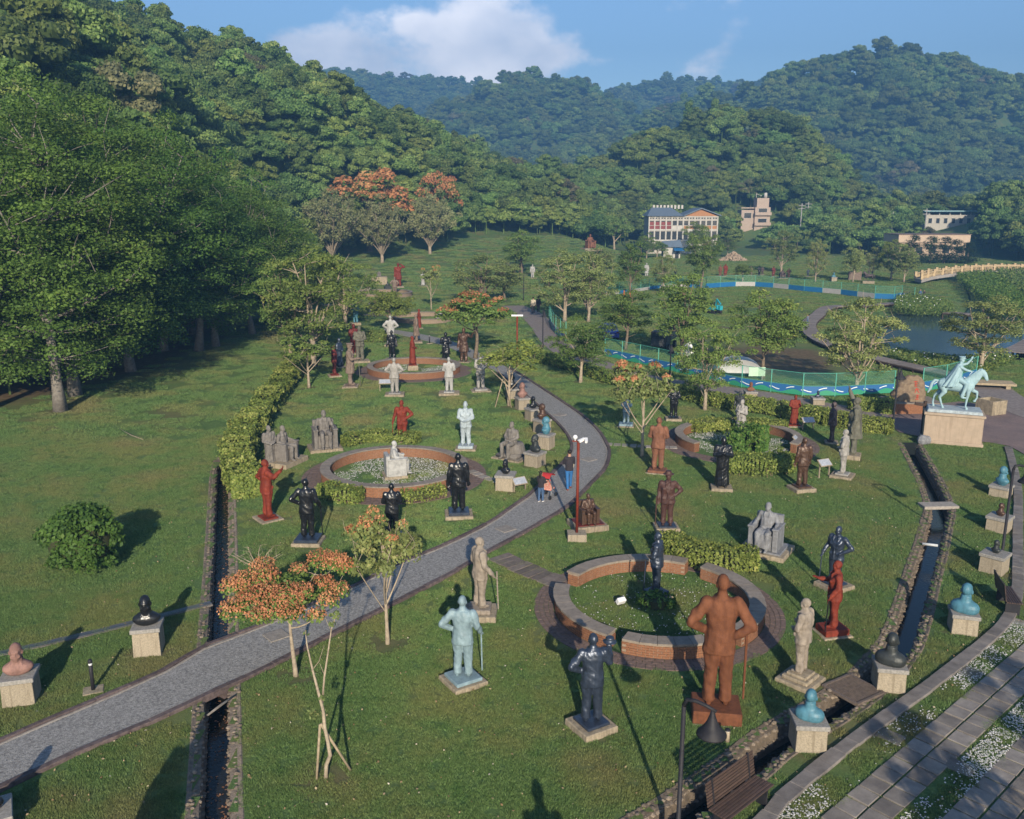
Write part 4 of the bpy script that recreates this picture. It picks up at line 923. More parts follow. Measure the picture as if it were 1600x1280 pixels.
def ang(px, c, z=.46):
    p = G(*px, z); return math.degrees(math.atan2(p.y-c.y, p.x-c.x))
_c = G(1027, 950)
SEG_N = [(ang((1085, 892), _c)-102, ang((1085, 892), _c)), (ang((1066, 884), _c), ang((910, 899), _c)), (ang((884, 913), _c), ang((950, 993), _c)+360), (ang((974, 996), _c), ang((1105, 1000), _c))]
print('SEG', SEG_N)
rN, cN = ring((1027, 950), 3.28, .42, .5, SEG_N, 'low brick ring in four curved benches round the navy statue', .42, pave=.62)
r2, c2 = ring((617, 742), 3.42, .36, .46, [(0, 360)], 'round brick planter with white gravel and a white seated statue', .46)
r3, c3 = ring((1152, 692), 3.3, .36, .46, [(-40, 215)], 'round brick planter with white gravel half covered by shrubs', .46)
r4, c4 = ring((647, 580), 3.55, .36, .46, [(0, 360)], 'round brick planter with a red statue on its stone block', .46)
r5, c5 = ring((660, 500), 3.6, .36, .46, [(0, 360)], 'far brick planter behind the orange blossom', .46, bricks=False, pave=0)
r6, c6 = ring((600, 462), 4.0, .36, .5, [(0, 360)], 'far brick planter below the giant red statue', .5, bricks=False, pave=0)
RINGS = [(cN, 3.28), (c2, 3.42), (c3, 3.3), (c4, 3.55), (c5, 3.6), (c6, 4.0)]
def disc_gen(c, r0, r1, thr=-.2):
    def g():
        while True:
            a, q = rng.random()*6.28, math.sqrt(rng.uniform(r0*r0, r1*r1)); x, y = c.x+q*math.cos(a), c.y+q*math.sin(a)
            if mnoise.noise(Vector((x*.8, y*.8, 1.3)))+rng.normal()*.1 > thr: return x, y, .03
    return g
pebbles(4200, disc_gen(c2, .7, 2.95), 'white gravel filling the left ring'); pebbles(3000, disc_gen(c3, .2, 2.8, -.1), 'white gravel filling the right ring'); pebbles(2600, disc_gen(c4, .6, 3.0, -.1), 'white gravel filling the back ring')
pebbles(300, (lambda g: (lambda: (*g()[:2], .055)))(disc_gen(cN, .5, 2.7, -.3)), 'few white pebbles scattered in the kerbed ring')
# ---- plaza and stone road between hedge and fence
ROAD = mat('stone_road', (.25, .215, .195), (.155, .13, .12), .9, 4, .5, 30, .15, obj=False, detail=9)
RC = spline(gpts([(800, 478), (822, 488), (846, 508), (868, 535), (905, 560), (985, 588), (1080, 604), (1180, 618), (1290, 638), (1390, 655)]), .5)
strip('stone_road', offset(RC, 1.5), offset(RC, -1.3), .03, ROAD, .05, label='pale stone road between the clipped hedge and the painted fence', cat='road')
def brickplane(name, poly, z, m, label, cat):
    me = bpy.data.meshes.new(name); me.from_pydata([(x, y, z) for x, y in poly], [], [tuple(range(len(poly)))]); o = link(name, me, None, m); return tag(o, label, cat, kind='structure')
def pave_mat():
    m = bpy.data.materials.new('plaza_pavers'); m.use_nodes = True; nt = m.node_tree; N, L = nt.nodes, nt.links; b = N['Principled BSDF']; b.inputs['Roughness'].default_value = .85
    g = N.new('ShaderNodeNewGeometry'); mp_ = N.new('ShaderNodeMapping'); mp_.inputs['Rotation'].default_value = (0, 0, .6); L.new(g.outputs['Position'], mp_.inputs[0])
    br = N.new('ShaderNodeTexBrick'); br.inputs['Scale'].default_value = 4.0; br.inputs['Color1'].default_value = (.19, .13, .115, 1); br.inputs['Color2'].default_value = (.24, .18, .16, 1); br.inputs['Mortar'].default_value = (.09, .07, .06, 1); br.inputs['Mortar Size'].default_value = .03
    L.new(mp_.outputs[0], br.inputs['Vector']); nz_ = N.new('ShaderNodeTexNoise'); nz_.inputs['Scale'].default_value = .8; nz_.inputs['Detail'].default_value = 6; L.new(g.outputs['Position'], nz_.inputs['Vector'])
    mm = N.new('ShaderNodeMix'); mm.data_type = 'RGBA'; mm.blend_type = 'MULTIPLY'; mm.inputs[0].default_value = .6; rp = ramp(nt, [(.3, (.55, .55, .6)), (.7, (1.2, 1.1, 1.05))]); L.new(nz_.outputs['Fac'], rp.inputs[0]); L.new(br.outputs['Color'], mm.inputs[6]); L.new(rp.outputs[0], mm.inputs[7]); L.new(mm.outputs[2], b.inputs['Base Color'])
    return m
PLAZA = gpts([(1388, 640), (1500, 628), (1600, 640), (1760, 660), (1760, 745), (1610, 716), (1578, 698), (1545, 692), (1450, 686), (1405, 676), (1388, 662)])
brickplane('plaza', PLAZA, .034, pave_mat(), 'reddish grey brick plaza round the horse statue', 'plaza')
LOT = spline(gpts([(1760, 690), (1640, 655), (1600, 640), (1560, 618), (1540, 600)]), .5)
strip('curved_walk', offset(LOT, 1.4), offset(LOT, -1.4), .05, ROAD, .05, label='grey curved walk leading from the plaza to the pond', cat='path')
# ================================================================ single trees, shrubs and hedges
def put_tree(name, px, top, width, meshes, label, leaf, bark, group='young trees in the park', rz=None, cat='tree', ground=None, flower=None, nom=None):
    """meshes = (trunk, crown, nominal height, nominal radius); foot at px, crown top at row top, crown width in photo pixels"""
    p = ground or GT(*px); tr_, cr_, Hn, Rn = meshes[:4]; H_ = ztop(top, p.y, px[0])-p.z; w = width*np.linalg.norm((p.x, p.y))/F_PX
    t = thing(name, label, cat, p, rng.random()*6.28 if rz is None else rz, group); k = (w/2/Rn, w/2/Rn, H_/Hn)
    for nm, me, m in (('trunk', tr_, bark), ('crown', cr_, leaf)):
        o = link(nm, me, t, m); o.scale = k
    if flower is not None: o = link('blossom', meshes[4], t, flower); o.scale = k
    return t
def TM(seed, H, rx, rz_, zc, m, cr, nl, leaf, tr, **k):
    a, b, cc, crr = tree_parts(seed, H, rx, rz_, zc, m, cr, nl, leaf, tr, **k); v = np.array([q.co for q in b.vertices]); return [a, b, float(v[:, 2].max()), float(np.percentile(np.hypot(v[:, 0], v[:, 1]), 99)), cc, crr]
def with_flowers(T, seed, frac, nl, leaf, r=.8, lift=.35):
    """blossom heads standing on the outer clumps"""
    rs = np.random.default_rng(seed); cc, crr = T[4], T[5]; s_ = cc[:, 2]+.5*np.hypot(cc[:, 0], cc[:, 1]); o = np.argsort(-s_)[:max(3, int(len(cc)*frac))]
    q = cc[o]+np.c_[np.zeros(len(o)), np.zeros(len(o)), crr[o]*lift]; c, n, t, s2 = clump_leaves(q, crr[o]*r, nl, leaf, rs, flat=.7, up=.6, jitter=.8, inner=.5); v, f = leaf_quads(c, n, s2, .8, rs)
    return T[:4]+[npmesh('blossom', v, f, False, {'tint': ('FACE', t)})]
# ---- the tall wood edge on the left
GUM = [TM(31, 17, 5.4, 8.0, 9.2, 135, 1.2, 330, .088, .30, nlimb=10, low=-.97, fork=.3, flat=.85, up=.12, twig=.03, bare=8), TM(32, 18, 4.8, 8.6, 9.6, 130, 1.15, 330, .088, .28, nlimb=10, low=-.97, fork=.3, flat=.85, up=.12, twig=.03, bare=14), TM(33, 16, 5.6, 7.4, 8.6, 130, 1.25, 330, .088, .30, nlimb=10, low=-.97, fork=.3, flat=.85, up=.12, twig=.03, bare=5)]
gum_spots = [((95, 642), 215, 330, 'sweetgum with pale trunk standing foremost at the left wood edge'), ((118, 618), 160, 300, 'sweetgum close behind the foremost trunk at the left wood edge'), ((-20, 640), 200, 330, 'sweetgum at the left wood edge cut by the frame'),
 ((205, 580), 190, 280, 'sweetgum with buttress roots in the shade of the wood edge'), ((310, 549), 270, 230, 'sweetgum with slim grey trunk at the wood corner'), ((338, 541), 285, 210, 'sweetgum paired with the slim grey trunk at the wood corner'), ((60, 590), 105, 290, 'tall sweetgum in the second row of the wood edge'), ((150, 560), 118, 260, 'sweetgum with twiggy bare top in the second row'),
 ((255, 548), 165, 240, 'sweetgum filling the gap behind the buttress roots'), ((395, 522), 290, 190, 'sweetgum at the far end of the wood edge by the ditch'), ((425, 507), 320, 170, 'last sweetgum of the wood edge beside the feathery tree'), ((10, 570), 80, 290, 'sweetgum deep in the left wood'), ((300, 522), 205, 210, 'sweetgum with bare twig tips behind the wood corner'), ((200, 535), 165, 230, 'sweetgum behind the twiggy one in the left wood'), ((-90, 590), 120, 320, 'sweetgum beyond the left frame edge'), ((370, 505), 260, 180, 'sweetgum in the dark behind the wood corner'), ((100, 545), 130, 240, 'sweetgum high in the third row of the left wood')]
for i, (px, top, w, lb) in enumerate(gum_spots):
    put_tree('sweetgum_tree', px, top, w, GUM[i % 3], lb, LEAF_GUM, BARK_GREY, 'sweetgums along the left wood edge', ground=None)
# ---- flowering trees near the path
UMB = TM(41, 4, 2.1, .66, 2.95, 32, .44, 170, .07, .085, nlimb=7, fork=.5, low=-.6, twig=.012, bias=2.0); UMBF = with_flowers(UMB, 5, .8, 300, .036, 1.05)
UM2 = TM(42, 4, 1.5, .95, 3.0, 30, .36, 95, .07, .075, nlimb=7, fork=.35, low=-.8, twig=.012, bias=2.6, bare=10); UM2F = with_flowers(UM2, 6, .26, 120, .034, .7)
put_tree('flowering_tree', (463, 1056), 884, 226, UMBF, 'umbrella shaped tree full of orange pink blossom beside the path', LEAF_PARK, BARK_PALE, 'orange flowering trees', .4, flower=PETAL)
put_tree('flowering_tree', (606, 1006), 792, 138, UM2F, 'loose green tree with few orange blossoms before the black statue', LEAF_OLIVE, BARK_PALE, 'orange flowering trees', 1.2, flower=PETAL)
MID = TM(43, 5, 2.0, 1.1, 3.5, 46, .48, 110, .085, .12, nlimb=8, fork=.35, low=-.7, twig=.015, bias=2.4); MIDF = with_flowers(MID, 7, .45, 100, .055, .8); RD0 = TM(67, 4, 2.2, 1.5, 2.7, 54, .5, 80, .09, .15, nlimb=8, fork=.3, low=-.6, twig=.018); MIDX = with_flowers(RD0, 9, .8, 110, .075, 1.05)
put_tree('flowering_tree', (742, 560), 455, 126, MIDF, 'spreading green tree with orange blossom over the back ring', LEAF_PARK, BARK, 'orange flowering trees', 2.2, flower=PETAL)
put_tree('flowering_tree', (1003, 713), 562, 108, with_flowers(UM2, 8, .3, 90, .05, .7), 'slender tree with scattered orange blossom beside the path bend', LEAF_OLIVE, BARK_PALE, 'orange flowering trees', .2, flower=PETAL)
put_tree('flowering_tree', (674, 484), 413, 36, UM2F, 'small pinkish tree on the far lawn beside the white robed statue', LEAF_OLIVE, BARK_PALE, 'orange flowering trees', 3.0, flower=PETAL_FAR)
put_tree('flowering_tree', (590, 398), 266, 150, MIDX, 'broad orange flowering tree behind the broom shaped trees', LEAF_PARK, BARK, 'orange flowering trees', 1.0, flower=PETAL_FAR, ground=Vector((-28, 176, hz(-28, 176))))
put_tree('flowering_tree', (665, 395), 270, 80, MIDX, 'smaller orange flowering tree behind the broom shaped trees', LEAF_PARK, BARK, 'orange flowering trees', 2.0, flower=PETAL_FAR, ground=Vector((-16, 192, hz(-16, 192))))
# ---- broom shaped trees on the slope
def broom(seed, n, H, leafn, leaf):
    rs = np.random.default_rng(seed); W = MB(); cc = []
    W.tube([(0, 0, -.3), (.05, 0, .7), (0, .05, 1.3)], [.34, .27, .24], 9)
    for i in range(n):
        a = 2.4*i; t = ((i+.5)/n)**.6; d = np.array([math.cos(a)*t, math.sin(a)*t]); e = np.array([d[0]*H*.55, d[1]*H*.55, H*(1-.42*t*t)*rs.uniform(.86, 1.0)]); m_ = np.array([d[0]*H*.17, d[1]*H*.17, H*.34]); lp = bez(np.array([d[0]*.1, d[1]*.1, 1.0+.4*rs.random()]), m_, e, 7)
        W.tube([Vector(q) for q in lp], list(np.linspace(.085, .02, 7)), 5, False)
        for k in range(5): cc.append(lp[3+k % 4]+rs.normal(size=3)*np.array([.3, .3, .35]))
        for k in range(3): q = lp[3+k]; e2 = q+(e-q)*.5+rs.normal(size=3)*.45+np.array([0, 0, .4]); W.tube([Vector(q), Vector((q+e2)/2+rs.normal(size=3)*.06), Vector(e2)], [.035, .024, .01], 4, False); cc.append(e2)
    cc = np.array(cc); cm_ = crown_mesh('crown', cc, np.full(len(cc), .62), leafn, leaf, rs, flat=1.25, up=.0, jitter=1.0); return [W.mesh('trunk', True), cm_, H*1.02, H*.58]
BR = [broom(51, 32, 9, 60, .14), broom(52, 30, 9, 52, .14)]
put_tree('broom_tree', (597, 411), 312, 96, BR[0], 'broom shaped tree with pale forking trunk on the grassy slope', LEAF_PALE, BARK_PALE, 'broom shaped trees on the slope', 0)
put_tree('broom_tree', (520, 412), 300, 116, BR[1], 'wide twiggy broom shaped tree at the dark wood side of the slope', LEAF_PALE, BARK_PALE, 'broom shaped trees on the slope', 1)
put_tree('broom_tree', (672, 398), 302, 94, BR[0], 'broom shaped tree beside the open end of the slope', LEAF_PALE, BARK_PALE, 'broom shaped trees on the slope', 2)
# ---- park trees
PK = [TM(61, 6, 2.0, 2.4, 3.7, 52, .55, 170, .075, .13, nlimb=8, fork=.3, low=-.95, twig=.018), TM(62, 6, 1.9, 2.5, 3.7, 46, .55, 170, .075, .12, nlimb=8, fork=.25, low=-.95, twig=.018), TM(63, 6.5, 1.7, 2.8, 3.9, 46, .5, 170, .075, .12, nlimb=8, fork=.25, low=-.95, twig=.018)]
OL = [TM(64, 7, 2.5, 2.9, 4.3, 66, .55, 150, .075, .16, nlimb=12, fork=.18, low=-.95, twig=.022, bare=20, bias=2.8), TM(65, 7, 2.4, 2.8, 4.4, 60, .52, 140, .075, .14, nlimb=12, fork=.18, low=-.95, twig=.022, bare=24, bias=2.8)]
RD = TM(66, 4, 2.2, 1.3, 2.6, 60, .5, 110, .085, .15, nlimb=8, fork=.3, low=-.7, twig=.018)
PT = 'park trees'
put_tree('park_tree', (795, 634), 533, 112, UM2, 'small staked tree with drooping yellow green leaves beside the path busts', LEAF_HEDGE, BARK_PALE, PT)
put_tree('park_tree', (483, 606), 522, 90, UM2, 'small leaning tree beside the tan capped statue', LEAF_PARK, BARK_PALE, PT)
put_tree('park_tree', (490, 572), 378, 150, OL[0], 'tall feathery dark tree beside the left hedge end', LEAF_PARK, BARK_PALE, PT)
put_tree('park_tree', (455, 560), 400, 110, OL[1], 'feathery tree in the shade beside the left ditch', LEAF_PARK, BARK_PALE, PT)
put_tree('park_tree', (540, 510), 395, 110, OL[0], 'feathery tree in front of the bright blue statue', LEAF_PARK, BARK_PALE, PT)
put_tree('park_tree', (610, 520), 452, 84, RD, 'low round green tree behind the white statue', LEAF_HEDGE, BARK, PT)
put_tree('park_tree', (752, 478), 396, 112, OL[1], 'olive green tree on the lawn behind the orange blossom', LEAF_OLIVE, BARK, PT)
put_tree('park_tree', (790, 470), 404, 74, PK[0], 'green tree beside the olive one on the far lawn', LEAF_OLIVE, BARK, PT)
put_tree('park_tree', (816, 434), 358, 70, PK[1], 'dense dark round tree above the purple statue', LEAF_PARK, BARK, PT)
put_tree('park_tree', (882, 503), 386, 108, OL[0], 'large pale twiggy tree at the bend of the stone road', LEAF_OLIVE, BARK_PALE, PT)
put_tree('park_tree', (919, 503), 392, 96, OL[1], 'olive tree next to the large twiggy one by the stone road', LEAF_OLIVE, BARK_PALE, PT)
put_tree('park_tree', (907, 598), 490, 104, PK[0], 'dense green tree on the lawn beside the stone road', LEAF_PARK, BARK_PALE, PT)
put_tree('park_tree', (984, 463), 376, 50, PK[2], 'upright young tree with painted trunk inside the far fence', LEAF_PARK, BARK, PT)
put_tree('park_tree', (977, 547), 450, 94, PK[1], 'green tree standing beside the blue car', LEAF_PARK, BARK, PT)
put_tree('park_tree', (1036, 458), 392, 40, OL[0], 'slim light tree on the far lawn by the fence', LEAF_OLIVE, BARK_PALE, PT)
put_tree('park_tree', (1064, 566), 422, 92, PK[2], 'tall leafy tree at the dark truck', LEAF_PARK, BARK, PT)
put_tree('park_tree', (1094, 452), 352, 68, PK[0], 'full green tree in front of the white framed building', LEAF_PARK, BARK, PT)
put_tree('park_tree', (1101, 641), 500, 104, OL[0], 'green tree growing from the clipped hedge', LEAF_PARK, BARK_PALE, PT)
put_tree('park_tree', (1192, 592), 450, 120, PK[1], 'full leafy tree on the bare soil behind the painted fence', LEAF_PARK, BARK, PT)
put_tree('park_tree', (1338, 617), 462, 130, OL[1], 'large tree with pale forked trunk behind the painted fence', LEAF_OLIVE, BARK_PALE, PT)
put_tree('park_tree', (1532, 580), 458, 116, OL[0], 'large tree at the pond edge behind the horse statue', LEAF_OLIVE, BARK_PALE, PT)
FR = 'young trees in the far row'
for px, top, w, T, lf, lb in (((1220, 427), 358, 58, OL[1], LEAF_OLIVE, 'thin leafed tree in the far statue row'), ((1274, 440), 372, 34, OL[0], LEAF_OLIVE, 'slim pale tree in the far statue row'), ((1332, 441), 378, 40, PK[0], LEAF_OLIVE, 'young round tree left of the small rider statue'),
   ((1362, 436), 385, 34, OL[1], LEAF_OLIVE, 'young yellowish tree right of the small rider statue'), ((1392, 438), 372, 44, OL[0], LEAF_HEDGE, 'yellow green tree at the balustrade bridge end'), ((1412, 442), 380, 44, PK[2], LEAF_OLIVE, 'green tree leaning at the balustrade bridge end'), ((1160, 441), 412, 32, RD, LEAF_PARK, 'small round bushy tree in the far statue row'),
   ((1010, 405), 362, 40, PK[0], LEAF_PARK, 'green tree at the corner of the small white hut'), ((1085, 400), 345, 42, PK[1], LEAF_PARK, 'tree hiding the middle of the white framed building'), ((960, 392), 335, 56, RD, LEAF_WOOD, 'dark tree left of the small white hut'), ((1026, 404), 377, 34, RD, LEAF_PARK, 'round bushy tree at the left foot of the white framed hall'), ((1112, 404), 379, 40, RD, LEAF_PARK, 'round bushy tree at the right foot of the white framed hall'), ((1136, 402), 368, 34, PK[1], LEAF_WOOD, 'dark tree at the right corner of the white framed hall'), ((940, 440), 385, 50, PK[2], LEAF_OLIVE, 'young tree on the far lawn below the terracotta colossus')):
    put_tree('young_tree', px, top, w, T, lb, lf, BARK_PALE, FR)
# conifers before the beige building
def conifer(seed):
    rs = np.random.default_rng(seed); cc = []; 
    for i in range(70): z = rs.random()**1.2; a = rs.random()*6.28; w = .32*(1-z)**.7+.03; q = w*math.sqrt(rs.random()); cc.append((q*math.cos(a), q*math.sin(a), .08+z*.92))
    cc = np.array(cc)*np.array([3.2, 3.2, 5.0]); b = MB().tube([(0, 0, -.2), (0, 0, 4.4)], [.12, .03], 6).mesh('trunk'); return [b, crown_mesh('crown', cc, np.full(len(cc), .42), 46, .09, rs, flat=1.6, up=1.2, jitter=.5), 5.4, 1.25]
CF = conifer(71)
for px, top, w, lb in (((1424, 415), 366, 40, 'dark conifer at the near corner of the beige building'), ((1452, 412), 369, 42, 'dark conifer before the beige wall next to the corner one'), ((1474, 412), 370, 38, 'dark conifer at the middle of the beige building'), ((1493, 412), 374, 38, 'dark conifer before the far half of the beige wall'), ((1511, 412), 378, 36, 'last dark conifer of the row at the beige building')):
    put_tree('conifer_tree', px, top, w, CF, lb, LEAF_DARK, BARK, 'conifers before the beige building')
# the trees behind the photographer whose shade dapples the slab walk
for x, y, h, r_, lb in ((10.5, 8.5, 5.0, 1.5, 'thin leafed tree beside the slab walk, throwing dappled shade on it'), (14.5, 9.5, 5.6, 1.8, 'leafy tree beyond the slab walk, throwing dappled shade')):
    t = thing('park_tree', lb, 'tree', (x, y, 0), 1.0, PT); T = OL[0]
    for nm, me, m in (('trunk', T[0], BARK_PALE), ('crown', T[1], LEAF_OLIVE)): o = link(nm, me, t, m); o.scale = (r_/T[3], r_/T[3], h/T[2])
# bare sapling with stakes
def pxpts(L_, Y): return [at(x, y, Y) for x, y in L_]
p = G(509, 1216); t = thing('sapling', 'nearly leafless crooked sapling tied to two stakes on the lawn', 'sapling', p)
def rel(L_, off=0.0): return [q-p+Vector((0, off, 0)) for q in pxpts(L_, p.y)]
w = MB().tube(rel([(509, 1222), (510, 1195), (516, 1180), (512, 1158), (507, 1135), (505, 1110), (497, 1080), (488, 1045), (480, 1010), (477, 985)]), [.05, .045, .045, .042, .04, .036, .032, .024, .016, .008], 8).tube(rel([(503, 1100), (506, 1060), (512, 1020), (517, 985), (524, 965)], .05), [.028, .024, .02, .014, .007], 6)
w.tube(rel([(488, 1045), (500, 1030), (508, 1005)], -.1), [.012, .008, .004], 5).tube(rel([(506, 1060), (498, 1040)], .1), [.01, .004], 5).tube(rel([(517, 985), (508, 965)], 0), [.009, .004], 5)
w.build('trunk', BARK_PALE, t, True)
for a, b, d in (((494, 1218), (500, 1132), .1), ((551, 1203), (501, 1131), -.1)):
    q0 = G(*a)-p; q1 = at(b[0], b[1], p.y)-p; MB().tube([q0+Vector((0, 0, -.1)), q1], .03, 7).build('stake', mat('weathered_wood', (.34, .28, .19), (.22, .175, .12), .9, 7, .3, 30, .1), t, True)
cc = np.array([list(q) for q in rel([(524, 962), (520, 975), (505, 1030), (490, 1120), (502, 1090), (486, 1112), (478, 990)])]); o = link('leaves', crown_mesh('leaves', cc, np.array([.14, .1, .08, .13, .1, .1, .07]), 14, .05, rng, flat=.8), t, LEAF_OLIVE)
# leafless pale shrub behind the flowering tree
p = G(402, 905); t = thing('bare_shrub', 'leafless pale shrub spreading behind the flowering tree', 'shrub', p); w = MB()
for i in range(6):
    a = R(-75+30*i); e = Vector((math.sin(a)*.85, rng.normal()*.2, .75+math.cos(a)*.55)); w.tube([(0, 0, 0), (e.x*.2+.05, e.y*.3, .55), (e.x*.62, e.y*.8, e.z*.8), e], [.026, .02, .013, .005], 6)
    for k in range(3): q = e*(.55+.15*k); w.tube([q, q+Vector((rng.normal()*.15, rng.normal()*.12, .1)), q+Vector((rng.normal()*.3, rng.normal()*.2, .2+.1*rng.random()))], [.009, .006, .003], 4)
w.build('branches', BARK_PALE, t, True)
# stakes of the path side tree
p = G(787, 634)
for dx, lb in ((-.55, 'thin leaning stake on the far side of the staked tree'), (.5, 'thin leaning stake beside the path bust')):
    o = MB().tube([(p.x+dx, p.y-.5, -.05), (p.x, p.y, 1.9)], .035, 6).build('tree_stake', MATS['weathered_wood'], None, True); tag(o, lb, 'stake', 'tree stakes')
# ---- shrubs
def bush(px, top, width, label, leaf=.09, nl=110, m=26, lf=LEAF_HEDGE, nm='round_shrub', seed=1, stems=True):
    p = GT(*px); h = ztop(top, p.y, px[0])-p.z; w = width*np.linalg.norm((p.x, p.y, CAM_H))/F_PX; rs = np.random.default_rng(seed)
    t = thing(nm, label, 'shrub', p, 0, 'shrubs'); cc = crown_points(rs, m, w*.36, w*.36, h*.46, h*.5, -.9, 3.2, .8, 0); cr = np.full(len(cc), w*.15)
    link('foliage', crown_mesh('foliage', cc, cr, nl, leaf, rs, flat=.9, up=.2, jitter=.6), t, lf)
    core = MB().ell((0, 0, h*.45), (w*.33, w*.33, h*.36)).build('dark_core', mat('core_dark', (.05, .055, .02), (.03, .035, .014), .9, 9, .5, 20), t, True)  # solid dark core added inside the leaves, not single twigs
    return t
bush((132, 892), 794, 124, 'big round glossy shrub alone on the left lawn', .08, 260, 56, LEAF_GUM, seed=3)
def hedge(px, w, h, label, dens=420, leaf=.06, lf=LEAF_HEDGE, stems=True, taper=.85, group='hedges', Z=0.0, rough=.12):
    """leafy hedge along a photo line: foliage over a solid dark core with bare stems showing low down"""
    L_ = spline(gpts(px), .12); p0 = L_[0]; n = len(L_); ln_ = np.linalg.norm(np.diff(L_, axis=0), axis=1).sum(); t = thing('hedge', label, 'hedge', (float(p0[0]), float(p0[1]), 0), 0, group)
    nrm = offset(L_, 1)-L_; k = int(ln_*(w+2*h)*dens); i = rng.integers(0, n, k); u = rng.random(k)*(w+2*h); x = np.where(u < h, -w/2, np.where(u > h+w, w/2, u-h-w/2)); z = np.where(u < h, u, np.where(u > h+w, w+2*h-u, h))
    lo = .18 if stems else .02; z = lo*h+z*(1-lo); ox = np.where(u < h, -1, np.where(u > h+w, 1, 0)); oz = np.where(ox == 0, 1.0, .35)
    bump_ = np.array([mnoise.noise(Vector((L_[a][0]*1.7, L_[a][1]*1.7, b*2.2))) for a, b in zip(i, z)])*rough*1.6; x = x*np.where(z < .5*h, taper, 1)+ox*(bump_+rng.normal(size=k)*.03); z = z+np.where(ox == 0, bump_, 0)+rng.normal(size=k)*.035
    C = np.c_[L_[i]-p0+nrm[i]*x[:, None], z]; C[:, :2] += rng.normal(size=(k, 2))*.03; e = (i < 3) | (i > n-4); Nn = np.c_[nrm[i]*ox[:, None], oz]+rng.normal(size=(k, 3))*.5
    ke = int(w*h*dens*1.6)      # leafy ends
    for j, sg in ((0, -1), (n-1, 1)):
        tg = (L_[1]-L_[0] if j == 0 else L_[-1]-L_[-2]); tg = tg/np.linalg.norm(tg)*sg; a_, b_ = rng.uniform(-.5, .5, ke)*w, rng.uniform(lo, 1.05, ke)*h
        bul = .22*w*(1-(a_/w*2)**2)*rng.uniform(.2, 1.2, ke); C = np.r_[C, np.c_[L_[j]-p0+nrm[j]*a_[:, None]+tg*bul[:, None], b_]]; Nn = np.r_[Nn, np.c_[np.tile(tg, (ke, 1)), np.full(ke, .4)]+rng.normal(size=(ke, 3))*.5]; bump_ = np.r_[bump_, rng.normal(size=ke)*.05]
    k = len(C)
    v, f = leaf_quads(C, Nn, leaf*(.6+.8*rng.random(k)), .6); link('foliage', npmesh('foliage', v, f, False, {'tint': ('FACE', np.clip(.5+bump_*2+rng.normal(size=k)*.28, 0, 1))}), t, lf)
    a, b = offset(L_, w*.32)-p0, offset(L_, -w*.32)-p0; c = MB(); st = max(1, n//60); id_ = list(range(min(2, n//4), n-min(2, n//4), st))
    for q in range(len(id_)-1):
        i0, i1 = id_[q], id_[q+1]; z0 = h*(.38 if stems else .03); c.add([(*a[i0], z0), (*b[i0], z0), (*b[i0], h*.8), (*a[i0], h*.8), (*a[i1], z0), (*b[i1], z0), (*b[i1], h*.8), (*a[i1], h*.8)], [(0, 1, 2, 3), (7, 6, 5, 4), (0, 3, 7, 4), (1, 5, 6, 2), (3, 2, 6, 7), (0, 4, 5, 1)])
    c.build('dark_core', MATS['core_dark'], t)  # closed dark boxes fill the hedge behind its leaves
    if stems:
        s_ = MB()
        for _ in range(int(ln_*9)):
            j = rng.integers(0, n); q = L_[j]-p0+nrm[j]*rng.uniform(-.42, .42)*w; e2 = q+rng.normal(size=2)*.12; s_.tube([(q[0], q[1], 0), (e2[0], e2[1], h*.6)], [.012, .008], 4)
        s_.build('stems', mat('hedge_stem', (.26, .2, .13), (.18, .14, .09), .9, 8, .2, 30), t)
    return t
hedge([(386, 778), (372, 740), (376, 706), (398, 672), (424, 634), (448, 602), (470, 572)], 1.25, 1.05, 'wild leafy yellow green hedge along the left ditch', 420, .075, stems=False, rough=.3)
hedge([(1040, 866), (1085, 884), (1130, 893), (1172, 890)], .95, .8, 'low twiggy shrub row beside the kerbed ring', 520, .055)
hedge([(540, 698), (585, 690), (652, 693)], .9, .55, 'low shrub row behind the left gravel ring', 420, .055)
hedge([(510, 776), (535, 784), (562, 785)], .9, .62, 'low shrub clump before the left gravel ring by the hand on hip statue', 460, .055)
hedge([(630, 785), (660, 783), (690, 776)], .7, .5, 'thin shrub row before the left gravel ring near the path', 300, .055)
hedge([(1143, 738), (1185, 742), (1228, 736)], 1.3, .85, 'leafy shrub clump growing over the front of the right ring', 460, .06)
hedge([(1084, 676), (1120, 672), (1152, 672)], 1.0, .62, 'clipped shrub row behind the right ring next to the black statue', 380, .06)
hedge([(1164, 672), (1195, 674), (1224, 677)], 1.0, .62, 'clipped shrub row behind the right ring next to the red robed statue', 380, .06)
hedge([(1062, 622), (1110, 634), (1160, 642), (1215, 650), (1290, 662)], 1.0, .85, 'long clipped hedge along the stone road', 300, .065)
hedge([(1292, 664), (1340, 672), (1388, 678)], 1.0, .8, 'clipped hedge end beside the slim black lamp post', 340, .065, stems=False)
hedge([(1330, 640), (1360, 642), (1392, 646)], 1.1, .75, 'clipped hedge before the inscribed boulder', 340, .065, stems=False)
hedge([(835, 562), (890, 578), (950, 598), (1000, 610), (1050, 620)], 1.0, .8, 'dark low hedge between lawn and stone road', 240, .07, LEAF_PARK)
hedge([(566, 535), (600, 535)], 1.4, 1.0, 'low clipped hedge block beside the far path', 240, .08, LEAF_PARK)
hedge([(1010, 942), (1025, 950), (1042, 946)], .8, .35, 'low green planting round the foot of the navy statue', 420, .05, LEAF_GUM, False)
hedge([(1150, 716), (1170, 700), (1190, 706)], .8, 1.3, 'tall leafy shrub in the middle of the right ring', 240, .08, LEAF_GUM, False, rough=.35)
